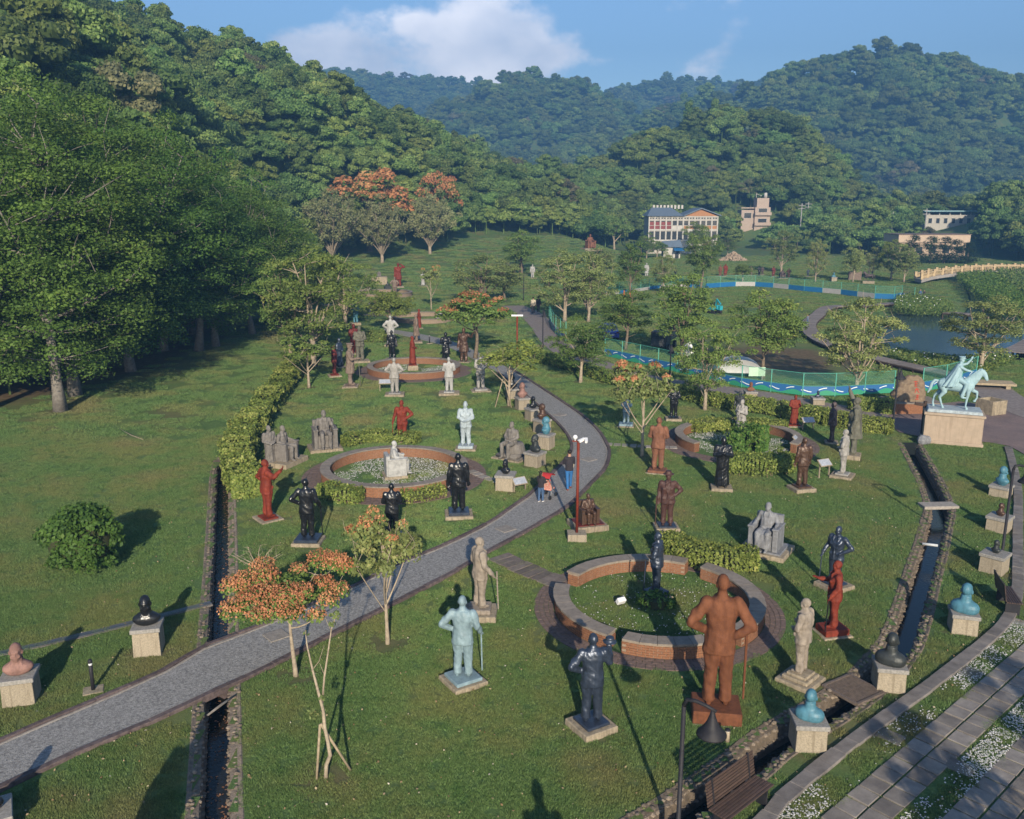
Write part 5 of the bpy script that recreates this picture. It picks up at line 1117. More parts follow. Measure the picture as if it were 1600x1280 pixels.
# ================================================================ statues
SM = dict(
 turq=mat('pale_turquoise_paint', (0.28, 0.41, 0.45), (0.21, 0.32, 0.36), 0.6, 4, .2, 20, .3, streak=(.2, .3, .33)),
 blue=mat('sky_blue_paint', (0.211, 0.298, 0.335), (0.127, 0.179, 0.201), 0.55, 5, .25, 18, .35, streak=(0.136, 0.198, 0.223)),
 teal=mat('teal_paint', (0.074, 0.205, 0.273), (0.044, 0.123, 0.164), 0.5, 5, .2, 18, .4, streak=(0.041, 0.113, 0.15)),
 beige=mat('beige_stone', (0.285, 0.243, 0.200), (0.171, 0.146, 0.120), .8, 6, .35, 40, .2, streak=(0.156, 0.129, 0.100)),
 pale=mat('pale_stone', (0.314, 0.300, 0.279), (0.188, 0.180, 0.167), .75, 6, .3, 40, .25, streak=(0.205, 0.191, 0.171)),
 white=mat('white_plaster', (0.384, 0.384, 0.372), (0.23, 0.23, 0.223), .7, 5, .2, 30, .3, streak=(0.260, 0.260, 0.248)),
 pblue=mat('pale_blue_plaster', (0.370, 0.436, 0.468), (0.222, 0.261, 0.281), .65, 5, .2, 30, .3, streak=(0.204, 0.239, 0.257)),
 grey=mat('grey_concrete', (0.186, 0.171, 0.155), (0.112, 0.103, 0.093), .85, 6, .4, 45, .2, streak=(0.093, 0.084, 0.074)),
 lgrey=mat('light_grey_stone', (0.223, 0.229, 0.242), (0.134, 0.137, 0.145), .75, 6, .35, 45, .25, streak=(0.124, 0.124, 0.130)),
 taupe=mat('taupe_stone', (0.205, 0.155, 0.124), (0.123, 0.093, 0.074), .8, 6, .35, 40, .2, streak=(0.113, 0.085, 0.068)),
 navy=mat('navy_bronze', (0.043, 0.058, 0.090), (0.025, 0.034, 0.054), .36, 7, .3, 22, .6, .35, streak=(0.024, 0.032, 0.049)),
 black=mat('black_bronze', (0.018, 0.019, 0.022), (0.011, 0.012, 0.013), .3, 7, .25, 22, .6, .3, streak=(0.011, 0.011, 0.012)),
 brown=mat('rust_brown_paint', (0.155, 0.059, 0.028), (0.093, 0.035, 0.017), .8, 6, .4, 50, .2, streak=(0.085, 0.032, 0.015)),
 terra=mat('terracotta_paint', (0.205, 0.093, 0.056), (0.123, 0.056, 0.034), .8, 5, .3, 40, .2, streak=(0.113, 0.051, 0.031)),
 red=mat('red_oxide_paint', (0.186, 0.031, 0.015), (0.112, 0.019, 0.009), .7, 5, .25, 30, .25, streak=(0.102, 0.017, 0.008)),
 dred=mat('dark_red_paint', (0.128, 0.019, 0.014), (0.077, 0.011, 0.008), .55, 5, .25, 30, .35, streak=(0.07, 0.01, 0.008)),
 maroon=mat('maroon_bronze', (0.072, 0.034, 0.027), (0.043, 0.02, 0.016), .6, 6, .3, 30, .35, streak=(0.04, 0.019, 0.015)),
 bronze=mat('brown_bronze', (0.093, 0.051, 0.032), (0.056, 0.031, 0.019), .45, 6, .3, 25, .5, .25, streak=(0.051, 0.028, 0.018)),
 purple=mat('purple_bronze', (0.085, 0.06, 0.058), (0.051, 0.036, 0.035), .55, 6, .3, 30, .4, .1, streak=(0.047, 0.033, 0.032)),
 patina=mat('grey_green_stone', (0.136, 0.133, 0.102), (0.082, 0.08, 0.061), .75, 5, .45, 30, .25, streak=(0.050, 0.046, 0.040)),
 dgreen=mat('dark_green_bronze', (0.038, 0.044, 0.043), (0.023, 0.026, 0.026), .5, 7, .3, 22, .45, .2, streak=(0.021, 0.024, 0.024)),
 pink=mat('pink_stone', (0.26, 0.149, 0.124), (0.156, 0.089, 0.074), .75, 6, .3, 40, .2, streak=(0.143, 0.082, 0.068)),
 stone=mat('plinth_stone', (0.335, 0.279, 0.200), (0.201, 0.168, 0.120), .9, 5, .5, 35, .15, streak=(0.111, 0.093, 0.069), rnd=.1),
 granite=mat('washed_granite', (0.338, 0.290, 0.217), (0.203, 0.174, 0.130), .88, 30, .4, 70, .15, streak=(0.161, 0.133, 0.092), rnd=.08),
 gcap=mat('granite_cap', (0.298, 0.283, 0.260), (0.179, 0.170, 0.156), .8, 20, .25, 60, .2, rnd=.06, streak=(0.163, 0.156, 0.143)),
)
def plinth(parent, tiers, m, name='stone_base', z=0.0, rz=0.0):
    for i, (w, d, h) in enumerate(tiers):
        o = MB().box((0, 0, h/2), (w, d, h), taper=.985).build(name, m, parent, bevel=min(.02, h*.2)); o.location = (0, 0, z); o.rotation_euler = (0, 0, rz); z += h-.002
    return z
def statue(px, py, top, key, m, phi, tiers, label, pl=None, cane=None, group='statues on the lawn', name='statue', brot=None, cat='statue', extra=None, ground=None):
    """foot of the base at photo pixel (px, py), crown of the head at photo row `top`"""
    p = ground or GT(px, py); zt = ztop(top, p.y, px)-p.z
    t = thing(name, label, cat, p, R(phi), group); br = R((brot if brot is not None else 0))
    z = plinth(t, tiers, SM['stone'], 'stone_base', -.03, br)
    if pl: z = plinth(t, [pl[:3]], SM[pl[3]] if isinstance(pl[3], str) else pl[3], 'plinth', z, br)
    hf = {'seat': 1.36, 'seat_lap': 1.36, 'seat_robe': 1.36}.get(key, 1.76); hf += {'hat': .07, 'sword': .06}.get(key, 0)
    k = max((zt-z)/hf, .3)
    f_ = link('figure', FIG[key], t, SM[m]); f_.location = (0, 0, z-.01); f_.scale = (k, k, k)
    if cane:
        s_, my = cane[0], cane[1] if len(cane) > 1 else .24
        c_ = MB(); c_.tube([(s_*.35*k, my*k, .95*k), (s_*.36*k, (my+.03)*k, 0)], [.016*k+.004, .012*k+.004], 6); c_.ell((s_*.35*k, my*k, .95*k), (.024*k, .03*k, .02*k), n=8, m=5)
        c_.build('cane', SM[m] if len(cane) < 3 else SM[cane[2]], t).location = (0, 0, z)
    return t, z, k
def armchair(t, z, k, m, back=.95, w=.78, solid=True):
    c = MB(); c.box((0, .02, .23), (w*.96, .72, .46)); c.box((0, -.30, back/2), (w, .16, back))
    o = c.build('seat_block', m, t, bevel=.015); o.location = (0, 0, z-.005); o.scale = (k, k, k)
    for s_ in (-1, 1):
        a = MB().box((s_*w*.46, .06, .34), (.15, .74, .68)).box((s_*w*.46, .07, .69), (.19, .78, .06)).build('armrest', m, t, bevel=.012); a.location = (0, 0, z-.004); a.scale = (k, k, k)
GN_, GL, GF = 'statues on the lawn by the kerbed ring', 'statues round the left fountain ring', 'statues round the back ring'
S1 = [(.95, .95, .16)]
statue(724, 1066, 931, 'hip_cane', 'blue', -6, [(1.0, 1.0, .15)], 'light blue standing statue with cane and hand on hip, back turned, on low stone base', (.78, .78, .1, 'blue'), (1, .2), GN_, brot=38)
statue(750, 962, 839, 'down_cane', 'beige', -62, [(1.05, 1.05, .22)], 'beige stone statue with cane in profile beside the asphalt path', (.7, .7, .14, 'beige'), (1, .28), GN_, brot=60)
statue(924, 1138, 990, 'hip_raise', 'navy', 8, [(.95, .95, .2)], 'dark blue bronze statue lifting a hat, other hand on hip, on worn stone block', (.66, .66, .08, 'navy'), None, GN_, brot=22)
giant, _, _ = statue(1118, 1118, 898, 'hipsb', 'brown', -4, [(1.22, 1.0, .04)], 'giant rust brown statue seen from behind, hands on hips', (1.2, .95, .34, 'brown'), (1, .1), GN_, brot=-4)
for o in giant.children:
    if o.name.startswith('figure'): o.scale = (o.scale[0]*.9, o.scale[1]*.95, o.scale[2])
statue(1250, 1064, 935, 'waist', 'beige', 48, [(1.0, 1.0, .14), (.74, .74, .1), (.56, .56, .08)], 'beige stone statue with one hand at its waist on stepped base near the stream ditch', None, None, GN_, brot=-3)
statue(1300, 990, 876, 'forward_cane', 'red', 78, [(.95, .8, .08)], 'bright red statue with cane holding a paper forward, on red plinth', (.78, .62, .2, 'red'), (-1, .2, 'black'), GN_, brot=-66)
statue(1303, 918, 822, 'hip_cane', 'navy', 128, [(.95, .95, .18)], 'dark navy statue with cane and one hand on hip behind the red one', (.6, .6, .06, 'navy'), (1, .22), GN_, brot=-100)
statue(1025, 932, 832, 'cross', 'navy', 66, [(.85, .85, .1)], 'navy blue statue with cane standing inside the kerbed brick ring', (.62, .62, .16, 'navy'), (-1, .25), GN_, brot=-30)
statue(1041, 828, 734, 'hat', 'maroon', 172, [(.95, .85, .22)], 'maroon statue in a brimmed hat with one hand on hip', (.7, .62, .06, 'navy'), (1, .1), GN_, brot=-170)
t, z, k = statue(1196, 862, 785, 'seat_robe', 'lgrey', 148, [(1.75, 1.6, .2)], 'light grey statue seated in an armchair on broad stone base', (1.4, 1.3, .07, 'lgrey'), None, GN_)
armchair(t, z, k, SM['lgrey'])
t, z, k = statue(918, 824, 771, 'seat_lap', 'bronze', 196, [(1.35, 1.25, .26)], 'dark reddish bronze statue seated in a chair behind the red camera pole', (1.1, .95, .03, 'dred'), None, GN_)
armchair(t, z, k, SM['bronze'], .98)
G3 = 'statues round the right ring'
statue(1027, 738, 652, 'cross', 'terra', -18, [(1.0, .9, .08)], 'terracotta statue seen from behind with arms folded in front, beside the right ring', (.85, .75, .12, 'terra'), None, G3)
statue(1127, 765, 682, 'robe', 'black', 172, [(.95, .8, .18)], 'glossy black statue in a long robe with hands at its chest', None, None, G3)
statue(1252, 766, 684, 'down', 'bronze', 14, [(1.0, .9, .2)], 'brown bronze statue with arms hanging, seen from behind', (.66, .62, .08, 'bronze'), None, G3)
statue(1316, 745, 671, 'cross', 'pale', 58, [(1.05, 1.0, .16)], 'slim pale stone statue with folded hands on a rough stone base', (.6, .6, .08, 'pale'), None, G3)
statue(1332, 716, 621, 'wave', 'patina', 64, [(.9, .75, .26)], 'tall weathered grey statue in a long coat raising one arm', None, None, G3)
statue(1299, 692, 628, 'hip_cane_r', 'purple', 74, [(.8, .7, .1)], 'purple brown statue with hand on hip before the clipped hedge', None, None, G3)
statue(1240, 666, 617, 'robe2', 'red', 176, [(.95, .8, .1)], 'red statue in a long robe before the clipped hedge', (.7, .6, .06, 'red'), None, G3)
statue(1157, 682, 624, 'book', 'pale', 128, [(.6, .6, .1)], 'pale stone statue reading a book behind the right ring', None, None, G3)
statue(1154, 655, 611, 'down', 'dgreen', 150, [(.7, .7, .1)], 'dark grey green statue half hidden behind the book reader', None, None, G3)
statue(1052, 656, 601, 'cross', 'black', 176, [(.95, .85, .16)], 'black statue on stone base under the orange flowering tree', (.6, .6, .06, 'black'), None, G3)
statue(978, 666, 617, 'cross', 'blue', 170, [(.95, .85, .1)], 'sky blue statue behind the orange flowering tree beside the lawn path', (.8, .7, .12, 'blue'), None, G3)
# left ring
statue(419, 811, 718, 'reach', 'red', -52, [(1.1, .95, .1)], 'red statue stretching one arm forward beside the leafy hedge', (.75, .6, .06, 'red'), None, GL)
statue(482, 848, 748, 'hip_cane', 'black', -2, [(1.1, 1.0, .16)], 'glossy black statue with cane and hand on hip seen from behind', (.9, .85, .12, 'navy'), (1, .22), GL)
statue(614, 842, 755, 'cross', 'black', 4, [(.9, .85, .14)], 'glossy black statue with arms folded in front, half hidden by the flowering tree', (.72, .66, .1, 'navy'), None, GL)
statue(717, 806, 708, 'down', 'black', 6, [(1.15, 1.05, .16)], 'glossy black statue with arms hanging, at the left ring side next to the path', (.86, .8, .14, 'navy'), None, GL)
statue(629, 690, 625, 'hip_l', 'red', 176, [(.8, .7, .08)], 'red statue with cane and hand on hip on the lawn behind the shrubs', None, (1, .22), GL)
statue(728, 702, 627, 'cross', 'pblue', 178, [(1.1, .95, .14)], 'pale blue statue with hands folded in front facing the path', (.8, .7, .14, 'pblue'), None, GL)
t, z, k = statue(508, 702, 641, 'seat', 'grey', 200, [(1.7, 1.5, .2)], 'grey concrete statue seated in a square armchair on sandy stone base', (1.35, 1.25, .05, 'grey'), None, GL)
armchair(t, z, k, SM['grey'])
t, z, k = statue(800, 716, 659, 'seat_lap', 'grey', 146, [(1.7, 1.35, .12)], 'grey statue seated on a round rock beside the path busts', (1.4, 1.1, .06, 'grey'), None, GL)
rk = MB().loft([(0, -.2, 0, .46, .42), (0, -.2, .2, .4, .38), (0, -.18, .44, .36, .34), (0, -.2, .5, .3, .28)]); rk.box((0, .1, .06), (.9, .7, .12)); o = rk.build('rock_seat', SM['grey'], t, True); o.scale = (k, k, k); o.location = (0, 0, z-.01)
t, z, k = statue(444, 724, 665, 'seat', 'grey', -112, [(1.9, 1.6, .28)], 'grey statue of a seated man with a companion at his shoulder beside the hedge', None, None, GL)
armchair(t, z, k, SM['grey'], .9)
o = link('companion', FIG['robe2'], t, SM['grey']); o.scale = (k*.95,)*3; o.location = (.68, -.30, z-.25); o.rotation_euler = (0, 0, R(-20))
# statue in the white gravel ring
p2 = GT(617, 746)
t, z, k = statue(617, 744, 689, 'seat', 'white', -74, [(1.1, 1.1, .16)], 'white statue seated in a square armchair inside the gravel ring', None, None, GL)
armchair(t, z, k, SM['white'], .84, .80)
# back ring
statue(617, 618, 559, 'hips', 'pale', 4, [(1.3, 1.1, .18)], 'pale grey statue with both hands on hips seen from behind, by the back ring', (.8, .7, .06, 'pale'), None, GF)
statue(702, 616, 558, 'cross', 'white', 2, [(1.4, 1.2, .18)], 'white statue with hands folded seen from behind, by the back ring', (.7, .6, .06, 'white'), None, GF)
statue(751, 611, 552, 'back', 'pale', 12, [(1.35, 1.1, .1)], 'pale grey statue with hands behind back on a low white slab near the path', (.9, .8, .12, 'pale'), None, GF)
statue(645, 578, 525, 'robe2', 'red', -80, [(.9, .8, .42)], 'red statue on a stone block inside the back ring', (.7, .6, .06, 'red'), None, GF)
statue(613, 562, 516, 'down', 'black', 176, [(1.2, 1.0, .12)], 'black statue with arms hanging behind the back ring', (.7, .6, .05, 'black'), None, GF)
statue(611, 540, 493, 'hips', 'white', 6, [(1.2, 1.0, .14)], 'white statue with hands on hips seen from behind, before the round green tree', None, None, GF)
statue(651, 535, 491, 'coat', 'taupe', 96, [(1.4, 1.1, .12)], 'taupe statue in a long coat in profile beside the far path', (.9, .8, .06, 'taupe'), None, GF)
statue(563, 566, 509, 'cross', 'patina', 196, [(1.5, 1.2, .2)], 'weathered grey statue with folded hands by the hedge end', None, None, GF)
statue(548, 604, 535, 'sword', 'taupe', -86, [(1.4, 1.1, .1)], 'tan statue in a peaked cap leaning on a long stick', (1.0, .8, .06, 'taupe'), (1, .42, 'patina'), GF)
statue(523, 588, 540, 'down', 'dred', -70, [(1.1, .95, .14)], 'dark red statue half hidden behind the small green tree', (.7, .6, .06, 'red'), None, GF)
statue(531, 574, 528, 'robe2', 'navy', -110, [(.9, .8, .1)], 'navy statue in a long robe behind the dark red statue', None, None, GF)
statue(554, 553, 506, 'cross', 'dred', -150, [(.9, .8, .1)], 'dark red statue standing behind the weathered grey statue', None, None, GF)
statue(697, 566, 519, 'book', 'black', 178, [(1.1, .9, .08)], 'black statue with hands raised to its chest under the orange blossom', None, None, GF)
statue(725, 566, 512, 'wave_out', 'bronze', 168, [(1.1, .9, .1)], 'brown bronze statue stretching one arm sideways under the orange blossom', None, None, GF)
# farther groups
GB = 'statues on the far lawns'
statue(623, 449, 411, 'salute', 'red', 190, [(1.6, 1.4, .2)], 'giant red statue shading its eyes with one hand on the slope', None, None, GB)
t, z, k = statue(593, 444, 423, 'seat_robe', 'grey', 190, [(2.4, 2.0, 1.2)], 'grey statue seated high on a stone pedestal on the slope', None, None, GB); armchair(t, z, k, SM['grey'], .95)
statue(617, 461, 433, 'hips', 'taupe', 4, [(.9, .8, .1)], 'tan statue seen from behind before the far brick ring', None, None, GB)
statue(576, 462, 434, 'coat', 'beige', -60, [(.9, .8, .1)], 'small beige statue at the left end of the far brick ring', None, None, GB)
t, z, k = statue(606, 456, 440, 'seat_lap', 'dgreen', 20, [(1.6, 1.4, .1)], 'dark green seated statue in the far brick ring', None, None, GB); armchair(t, z, k, SM['dgreen'], .8)
statue(661, 447, 425, 'robe2', 'white', 176, [(1.6, 1.4, .12)], 'white robed statue beside the little pink flowering tree', None, None, GB)
statue(655, 513, 483, 'robe2', 'red', -80, [(.9, .8, .1)], 'red robed statue behind the taupe one', None, None, GB)
t, z, k = statue(687, 503, 484, 'seat_robe', 'white', 150, [(1.2, 1.0, .1)], 'white seated statue on the rim of the far brick wall', None, None, GB); armchair(t, z, k, SM['white'], .85)
statue(556, 508, 471, 'cross', 'teal', -160, [(1.0, .9, .3)], 'bright blue statue behind the left feathery tree', None, None, GB)
statue(581, 493, 466, 'robe2', 'white', 170, [(1.6, 1.4, .16)], 'white statue in the shade left of the round green tree', None, None, GB)
statue(512, 478, 450, 'coat', 'white', 150, [(1.2, 1.0, .16)], 'white statue glimpsed through the left feathery tree', None, None, GB)
statue(814, 432, 408, 'coat', 'purple', 160, [(1.4, 1.2, .2)], 'dark purple statue below the round tree on the far lawn', None, None, GB)
statue(832, 435, 413, 'down', 'white', 180, [(1.4, 1.2, .14)], 'small white statue beside the dark purple one on the far lawn', None, None, GB)
t, z, k = statue(922, 392, 366, 'seat_robe', 'terra', 200, [(4.0, 3.6, .6)], 'colossal terracotta seated statue on the grassy slope', None, None, GB); armchair(t, z, k, SM['terra'], .8)
for px, py, tp, key, m, ph, lb in (
  (1125, 432, 414, 'down', 'terra', 150, 'small terracotta statue at the end of the far row by the water fence'), (1133, 432, 412, 'coat', 'red', 170, 'tall red statue at the end of the far row'),
  (1173, 431, 416, 'coat', 'taupe', 150, 'tan statue in the far row beside the small round tree'), (1186, 432, 415, 'cross', 'black', 190, 'black statue in the far row next to a grey one'),
  (1191, 430, 416, 'down', 'purple', 180, 'grey purple statue close behind the black one in the far row'), (1208, 433, 416, 'coat', 'dred', 180, 'dark red statue in the far row left of the leafless tree'),
  (1232, 435, 419, 'hips', 'maroon', 180, 'maroon statue in the far row right of the leafless tree'), (1262, 433, 420, 'hip_cane', 'navy', 180, 'navy statue standing alone in the far row'),
  (1055, 432, 417, 'down', 'black', 180, 'small black statue on the lawn before the white framed building'), (1010, 432, 411, 'coat', 'white', 160, 'white statue among the young trees of the far lawn'),
  (1274, 432, 420, 'cross', 'dgreen', 160, 'dark statue behind the slim tree of the far row')):
    statue(px, py, tp, key, m, ph, [(1.1, 1.0, .15)], lb, None, None, 'statues in the far row', brot=0)
t, z, k = statue(1222, 436, 421, 'seat_robe', 'purple', 180, [(1.6, 1.5, .2)], 'dark seated statue in the far row', None, None, 'statues in the far row'); armchair(t, z, k, SM['purple'], .9)
# ---- busts on pedestals
def bust(px, py, top, key, m, phi, label, ptop=None, w=.74, group='busts on granite pedestals', rough=None, brot=0, plaque=True, ground=None):
    """pedestal foot centre at (px, py), pedestal top edge at row ptop, head top at row top"""
    p = ground or GT(px, py); zt = ztop(top, p.y, px)-p.z; zp = (ztop(ptop, p.y, px)-p.z) if ptop else zt*.62
    t = thing('bust', label, 'bust', p, R(phi), group); br = R(brot)
    o = MB().box((0, 0, (zp-.12)/2-.02), (w, w, zp-.08), taper=.97).build('pedestal', SM['granite'], t, bevel=.012); o.rotation_euler = (0, 0, br)
    o = MB().box((0, 0, zp-.05), (w*1.09, w*1.09, .12)).build('pedestal_cap', SM['gcap'], t, bevel=.015); o.rotation_euler = (0, 0, br)
    k = (zt-zp)/.60*1.12; f_ = link('figure', FIG[key], t, SM[m]); f_.location = (0, 0, zp+.005); f_.scale = (k, k, k)
    if plaque:
        o = MB().box((.0, .30*w/.74, zp+.022), (.15, .1, .015), rot=Euler((.25, 0, 0))).build('plaque', SM['navy'], t); o.rotation_euler = (0, 0, br)
    return t
GR = 'busts in the row along the stream'
bust(1261, 1163, 1084, 'bust2', 'teal', -28, 'bright teal bust on granite pedestal close to the giant brown statue', 1122, .72, GR, brot=24)
bust(1387, 1072, 996, 'bust2', 'dgreen', -34, 'dark grey bust on granite pedestal beside the iron grating over the ditch', 1036, .72, GR, brot=24)
bust(1503, 985, 918, 'bust2', 'teal', -40, 'blue bust on granite pedestal nearest the small slatted bench', 955, .72, GR, brot=24)
bust(1552, 892, 847, 'bust1', 'dgreen', -66, 'dark bust on granite pedestal at the foot of the curved lamp post', 864, .76, GR, brot=20)
bust(1560, 828, 789, 'bust1', 'bronze', -66, 'brown bust on granite pedestal between a blue and a dark one', 806, .76, GR, brot=20)
bust(1563, 774, 733, 'bust1', 'teal', -66, 'blue bust on granite pedestal at the far end of the stream row', 758, .76, GR, brot=20)
GP = 'busts by the asphalt path'
bust(35, 1092, 1012, 'bust0', 'pink', -160, 'pink stone bust on granite pedestal beside the path bollard', 1052, .76, GP, brot=-4, plaque=False)
bust(234, 1017, 937, 'bust0', 'black', -166, 'black bust on granite pedestal beside the left ditch', 975, .74, GP, brot=-2, plaque=False)
bust(790, 764, 721, 'bust1', 'black', 150, 'black bust on white pedestal by the mother with the pushchair', 740, .8, GP, brot=20)
bust(836, 727, 683, 'bust0', 'dgreen', 120, 'dark grey bust on granite pedestal beside the seated rock statue', 706, .78, GP, brot=24)
bust(853, 700, 655, 'bust1', 'teal', 60, 'light blue bust on granite pedestal at the bend of the path', 678, .72, GP)
bust(847, 676, 634, 'bust1', 'bronze', 40, 'brown bust on granite pedestal beside the path bend', 655, .74, GP)
bust(833, 656, 622, 'bust1', 'black', 30, 'small black bust on white pedestal between the pink and the brown one', 638, .76, GP)
bust(816, 639, 601, 'bust1', 'pink', 20, 'pink bust on white pedestal near the staked tree', 621, .74, GP)
bust(800, 622, 588, 'bust1', 'black', 10, 'black bust on white pedestal behind the staked tree', 607, .78, GP)
bust(1172, 626, 599, 'bust0', 'terra', 178, 'terracotta bust above the clipped hedge', 611, .74, 'busts behind the hedge')
bust(1277, 632, 612, 'bust0', 'navy', 176, 'dark blue bust above the clipped hedge', 621, .74, 'busts behind the hedge')
bust(1302, 440, 427, 'bust2', 'teal', 180, 'pale blue bust on pedestal at the far water fence', 433, .9, 'busts behind the hedge')
bust(1080, 605, 587, 'bust0', 'navy', 160, 'navy bust between hedge and painted fence', 595, .7, 'busts behind the hedge')
# a statue half in the picture, and two behind the photographer whose shadows lie on the lawn
bust(-14, 1300, 1228, 'bust0', 'black', -150, 'glossy black bust cut by the corner of the lawn below the path', 1268, .8, GP, plaque=False)
for (x, y), h, key, lb in (((-6.9, 11.6), 3.1, 'coat', 'tall dark statue standing below the path, casting a long shadow across it'), ((1.1, 10.6), 2.5, 'down', 'dark statue casting its shadow on the lawn before the bronze hat lifter')):
    t = thing('statue', lb, 'statue', (x, y, 0), 0, 'statues below the path'); plinth(t, [(.9, .9, .2)], SM['stone']); f_ = link('figure', FIG[key], t, SM['navy']); f_.scale = (h/1.76,)*3; f_.location = (0, 0, .17)
# ---- rider
ph = G(1497, 682); ph = Vector((ph.x, ph.y, 0))
t = thing('equestrian_statue', 'pale blue horse and caped rider on a large beige plinth', 'statue', (23.75, 46.2, 0), R(-22))
pb = mat('beige_render', (0.36, 0.285, 0.215), (0.30, 0.24, 0.18), .85, 3, .2, 40, .2, streak=(.26, .2, .145))
MB().box((0, 0, .09), (3.0, 1.75, .2)).build('plinth_foot', pb, t, bevel=.02)
MB().box((0, 0, .86), (2.82, 1.58, 1.4)).build('plinth_body', pb, t, bevel=.015)
MB().box((0, 0, 1.63), (2.96, 1.72, .14)).build('plinth_cap', pb, t, bevel=.02)
MB().box((0, 0, 1.78), (2.7, 1.45, .18), taper=.96).build('ground_slab', SM['pblue'], t, bevel=.03)
for nm in ('horse', 'rider', 'cape'):
    o = link(nm, FIG[nm], t, SM['turq']); o.location = (-.02, 0, 1.86) if nm == 'horse' else (-.03, 0, 1.66); o.scale = (1.06 if nm == 'horse' else 1.18,)*3
# ================================================================ street furniture, fences, buildings, people
BLACKM = mat('black_steel', (.014, .014, .018), (.024, .023, .026), .6, 8, .1, 40, .25)
def lamp(px, top, label, arm=(1, 0), base=True, shade_r=.26):
    p = GT(*px); h = ztop(top, p.y, px[0])-p.z; t = thing('street_lamp', label, 'lamp', p, math.atan2(arm[1], arm[0]), 'black curved street lamps')
    MB().tube([(0, 0, -.1), (0, 0, .5), (0, 0, .52), (0, 0, h-.12)], [.075, .075, .05, .045], 10).build('post', BLACKM, t, True)
    MB().tube([(0, 0, h-.14), (.06, 0, h), (.22, 0, h+.01), (.42, 0, h-.04), (.62, 0, h-.12)], [.05, .045, .04, .038, .034], 8).build('arm', BLACKM, t, True)
    sh = MB().lathe([(shade_r, -.52), (shade_r*.98, -.49), (shade_r*.62, -.38), (shade_r*.36, -.25), (.06, -.12), (.03, 0)], 20, (.55, 0, h-.10)).build('lamp_shade', BLACKM, t, True)
    MB().ell((.55, 0, h-.62), (shade_r*.7, shade_r*.7, .07), n=14, m=6).build('glass', mat('frosted_glass', (.55, .55, .52), rough=.4), sh, True)
    return t
lamp((1058, 1322), 1092, 'black lamp post with bell shade in front of the giant brown statue', (1, -.45), shade_r=.29)
lamp((1563, 886), 728, 'black lamp post with curved arm beside the stream row busts', (1, .1), shade_r=.28)
lamp((1394, 677), 577, 'slim black lamp post before the inscribed boulder', (.4, .5), shade_r=.3)
lamp((1046, 602), 540, 'thin black lamp post at the painted fence by the truck', (.3, 1))
lamp((848, 545), 485, 'thin black lamp post on the stone road', (.3, 1)); lamp((818, 470), 430, 'small black lamp post on the far lawn', (-.8, .1))
# red camera pole
p = G(901, 843); t = thing('camera_pole', 'red steel pole with two white surveillance cameras before the seated bronze', 'camera pole', (p.x, p.y, 0)); h = ztop(688, p.y)
SM_RED = SM['red']; WHT = mat('white_plastic', (.7, .7, .7), (.6, .6, .6), .4, 5)
MB().box((0, 0, .14), (.72, .6, .3)).build('concrete_foot', SM['granite'], t, bevel=.015); MB().tube([(0, 0, .28), (0, 0, h)], .055, 10).build('pole', SM_RED, t, True); MB().bar((-.22, 0, h-.03), (.22, 0, h-.03), .05).build('crossbar', SM_RED, t)
for x, rz in ((.2, -.4), (.28, .5)):
    o = MB().box((0, .1, 0), (.09, .26, .09)).box((0, .12, .055), (.12, .3, .015)).build('camera', WHT, t, bevel=.008); o.location = (x, -.05, h+.05); o.rotation_euler = (-.25, 0, rz+2.6)
o = MB().ell((-.12, 0, h+.12), (.09, .09, .09)).tube([(-.12, 0, h-.02), (-.12, 0, h+.06)], .03, 8).build('dome_camera', WHT, t, True)
p = G(808, 573); t = thing('camera_pole', 'red steel pole with floodlight at the far side of the path', 'camera pole', (p.x, p.y, 0), 0); h = ztop(494, p.y); MB().tube([(0, 0, -.05), (0, 0, h)], .07, 8).build('pole', SM_RED, t, True); MB().box((0, 0, h+.05), (.9, .14, .12)).build('floodlight', WHT, t)
# bollard lights
def bollard(px, top, label, m=BLACKM, r=.05, foot=True):
    p = GT(*px); h = ztop(top, p.y); t = thing('bollard_light', label, 'bollard', p, .4, 'bollard lights')
    if foot: MB().box((0, 0, .02), (.5, .42, .06)).build('foot_slab', SM['stone'], t, bevel=.01)
    MB().lathe([(r, 0), (r, h*.78), (r*.8, h*.79), (r*.8, h*.9)], 12, (0, 0, .03)).build('post', m, t, True); MB().lathe([(r*1.15, h*.88), (r*1.15, h*.93), (r*.9, h*.98), (.01, h)], 12, (0, 0, .02)).build('cap', BLACKM, t, True); MB().lathe([(r*.95, h*.80), (r*.95, h*.86)], 12, (0, 0, .03)).build('light_ring', WHT, t, True)
bollard((146, 1080), 1031, 'dark bollard light on a small slab beside the path'); bollard((1136, 1160), 1140, 'short pale bollard light at the stream edge near the giant brown statue', SM['stone'], .06, False); bollard((671, 537), 523, 'small dark bollard light at the far path')
# benches
WOODB = mat('dark_bench_wood', (.085, .055, .042), (.05, .034, .028), .55, 9, .3, 40, .3, rnd=.2)
def bench(loc, rz, label, ln_=1.7):
    t = thing('bench', label, 'bench', loc, rz, 'slatted benches')
    for i in range(7): MB().box((0, .02+i*.068, .44), (ln_, .055, .035)).build('seat_slat', WOODB, t, bevel=.006)
    for i in range(8): a = -.18; o = MB().box((0, -.03-i*.012, .50+i*.066), (ln_, .028, .054)).build('back_slat', WOODB, t, bevel=.006)
    for s_ in (-1, 1):
        MB().box((s_*ln_*.38, .22, .21), (.05, .42, .42)).build('leg', BLACKM, t); MB().bar((s_*ln_*.38, -.02, .42), (s_*ln_*.38, -.12, 1.02), .045).build('back_post', BLACKM, t)
p = G(1166, 1250, .44); bench((p.x-.22, p.y+.25, 0), R(-138), 'dark brown slatted bench on the grass between stream and edging')
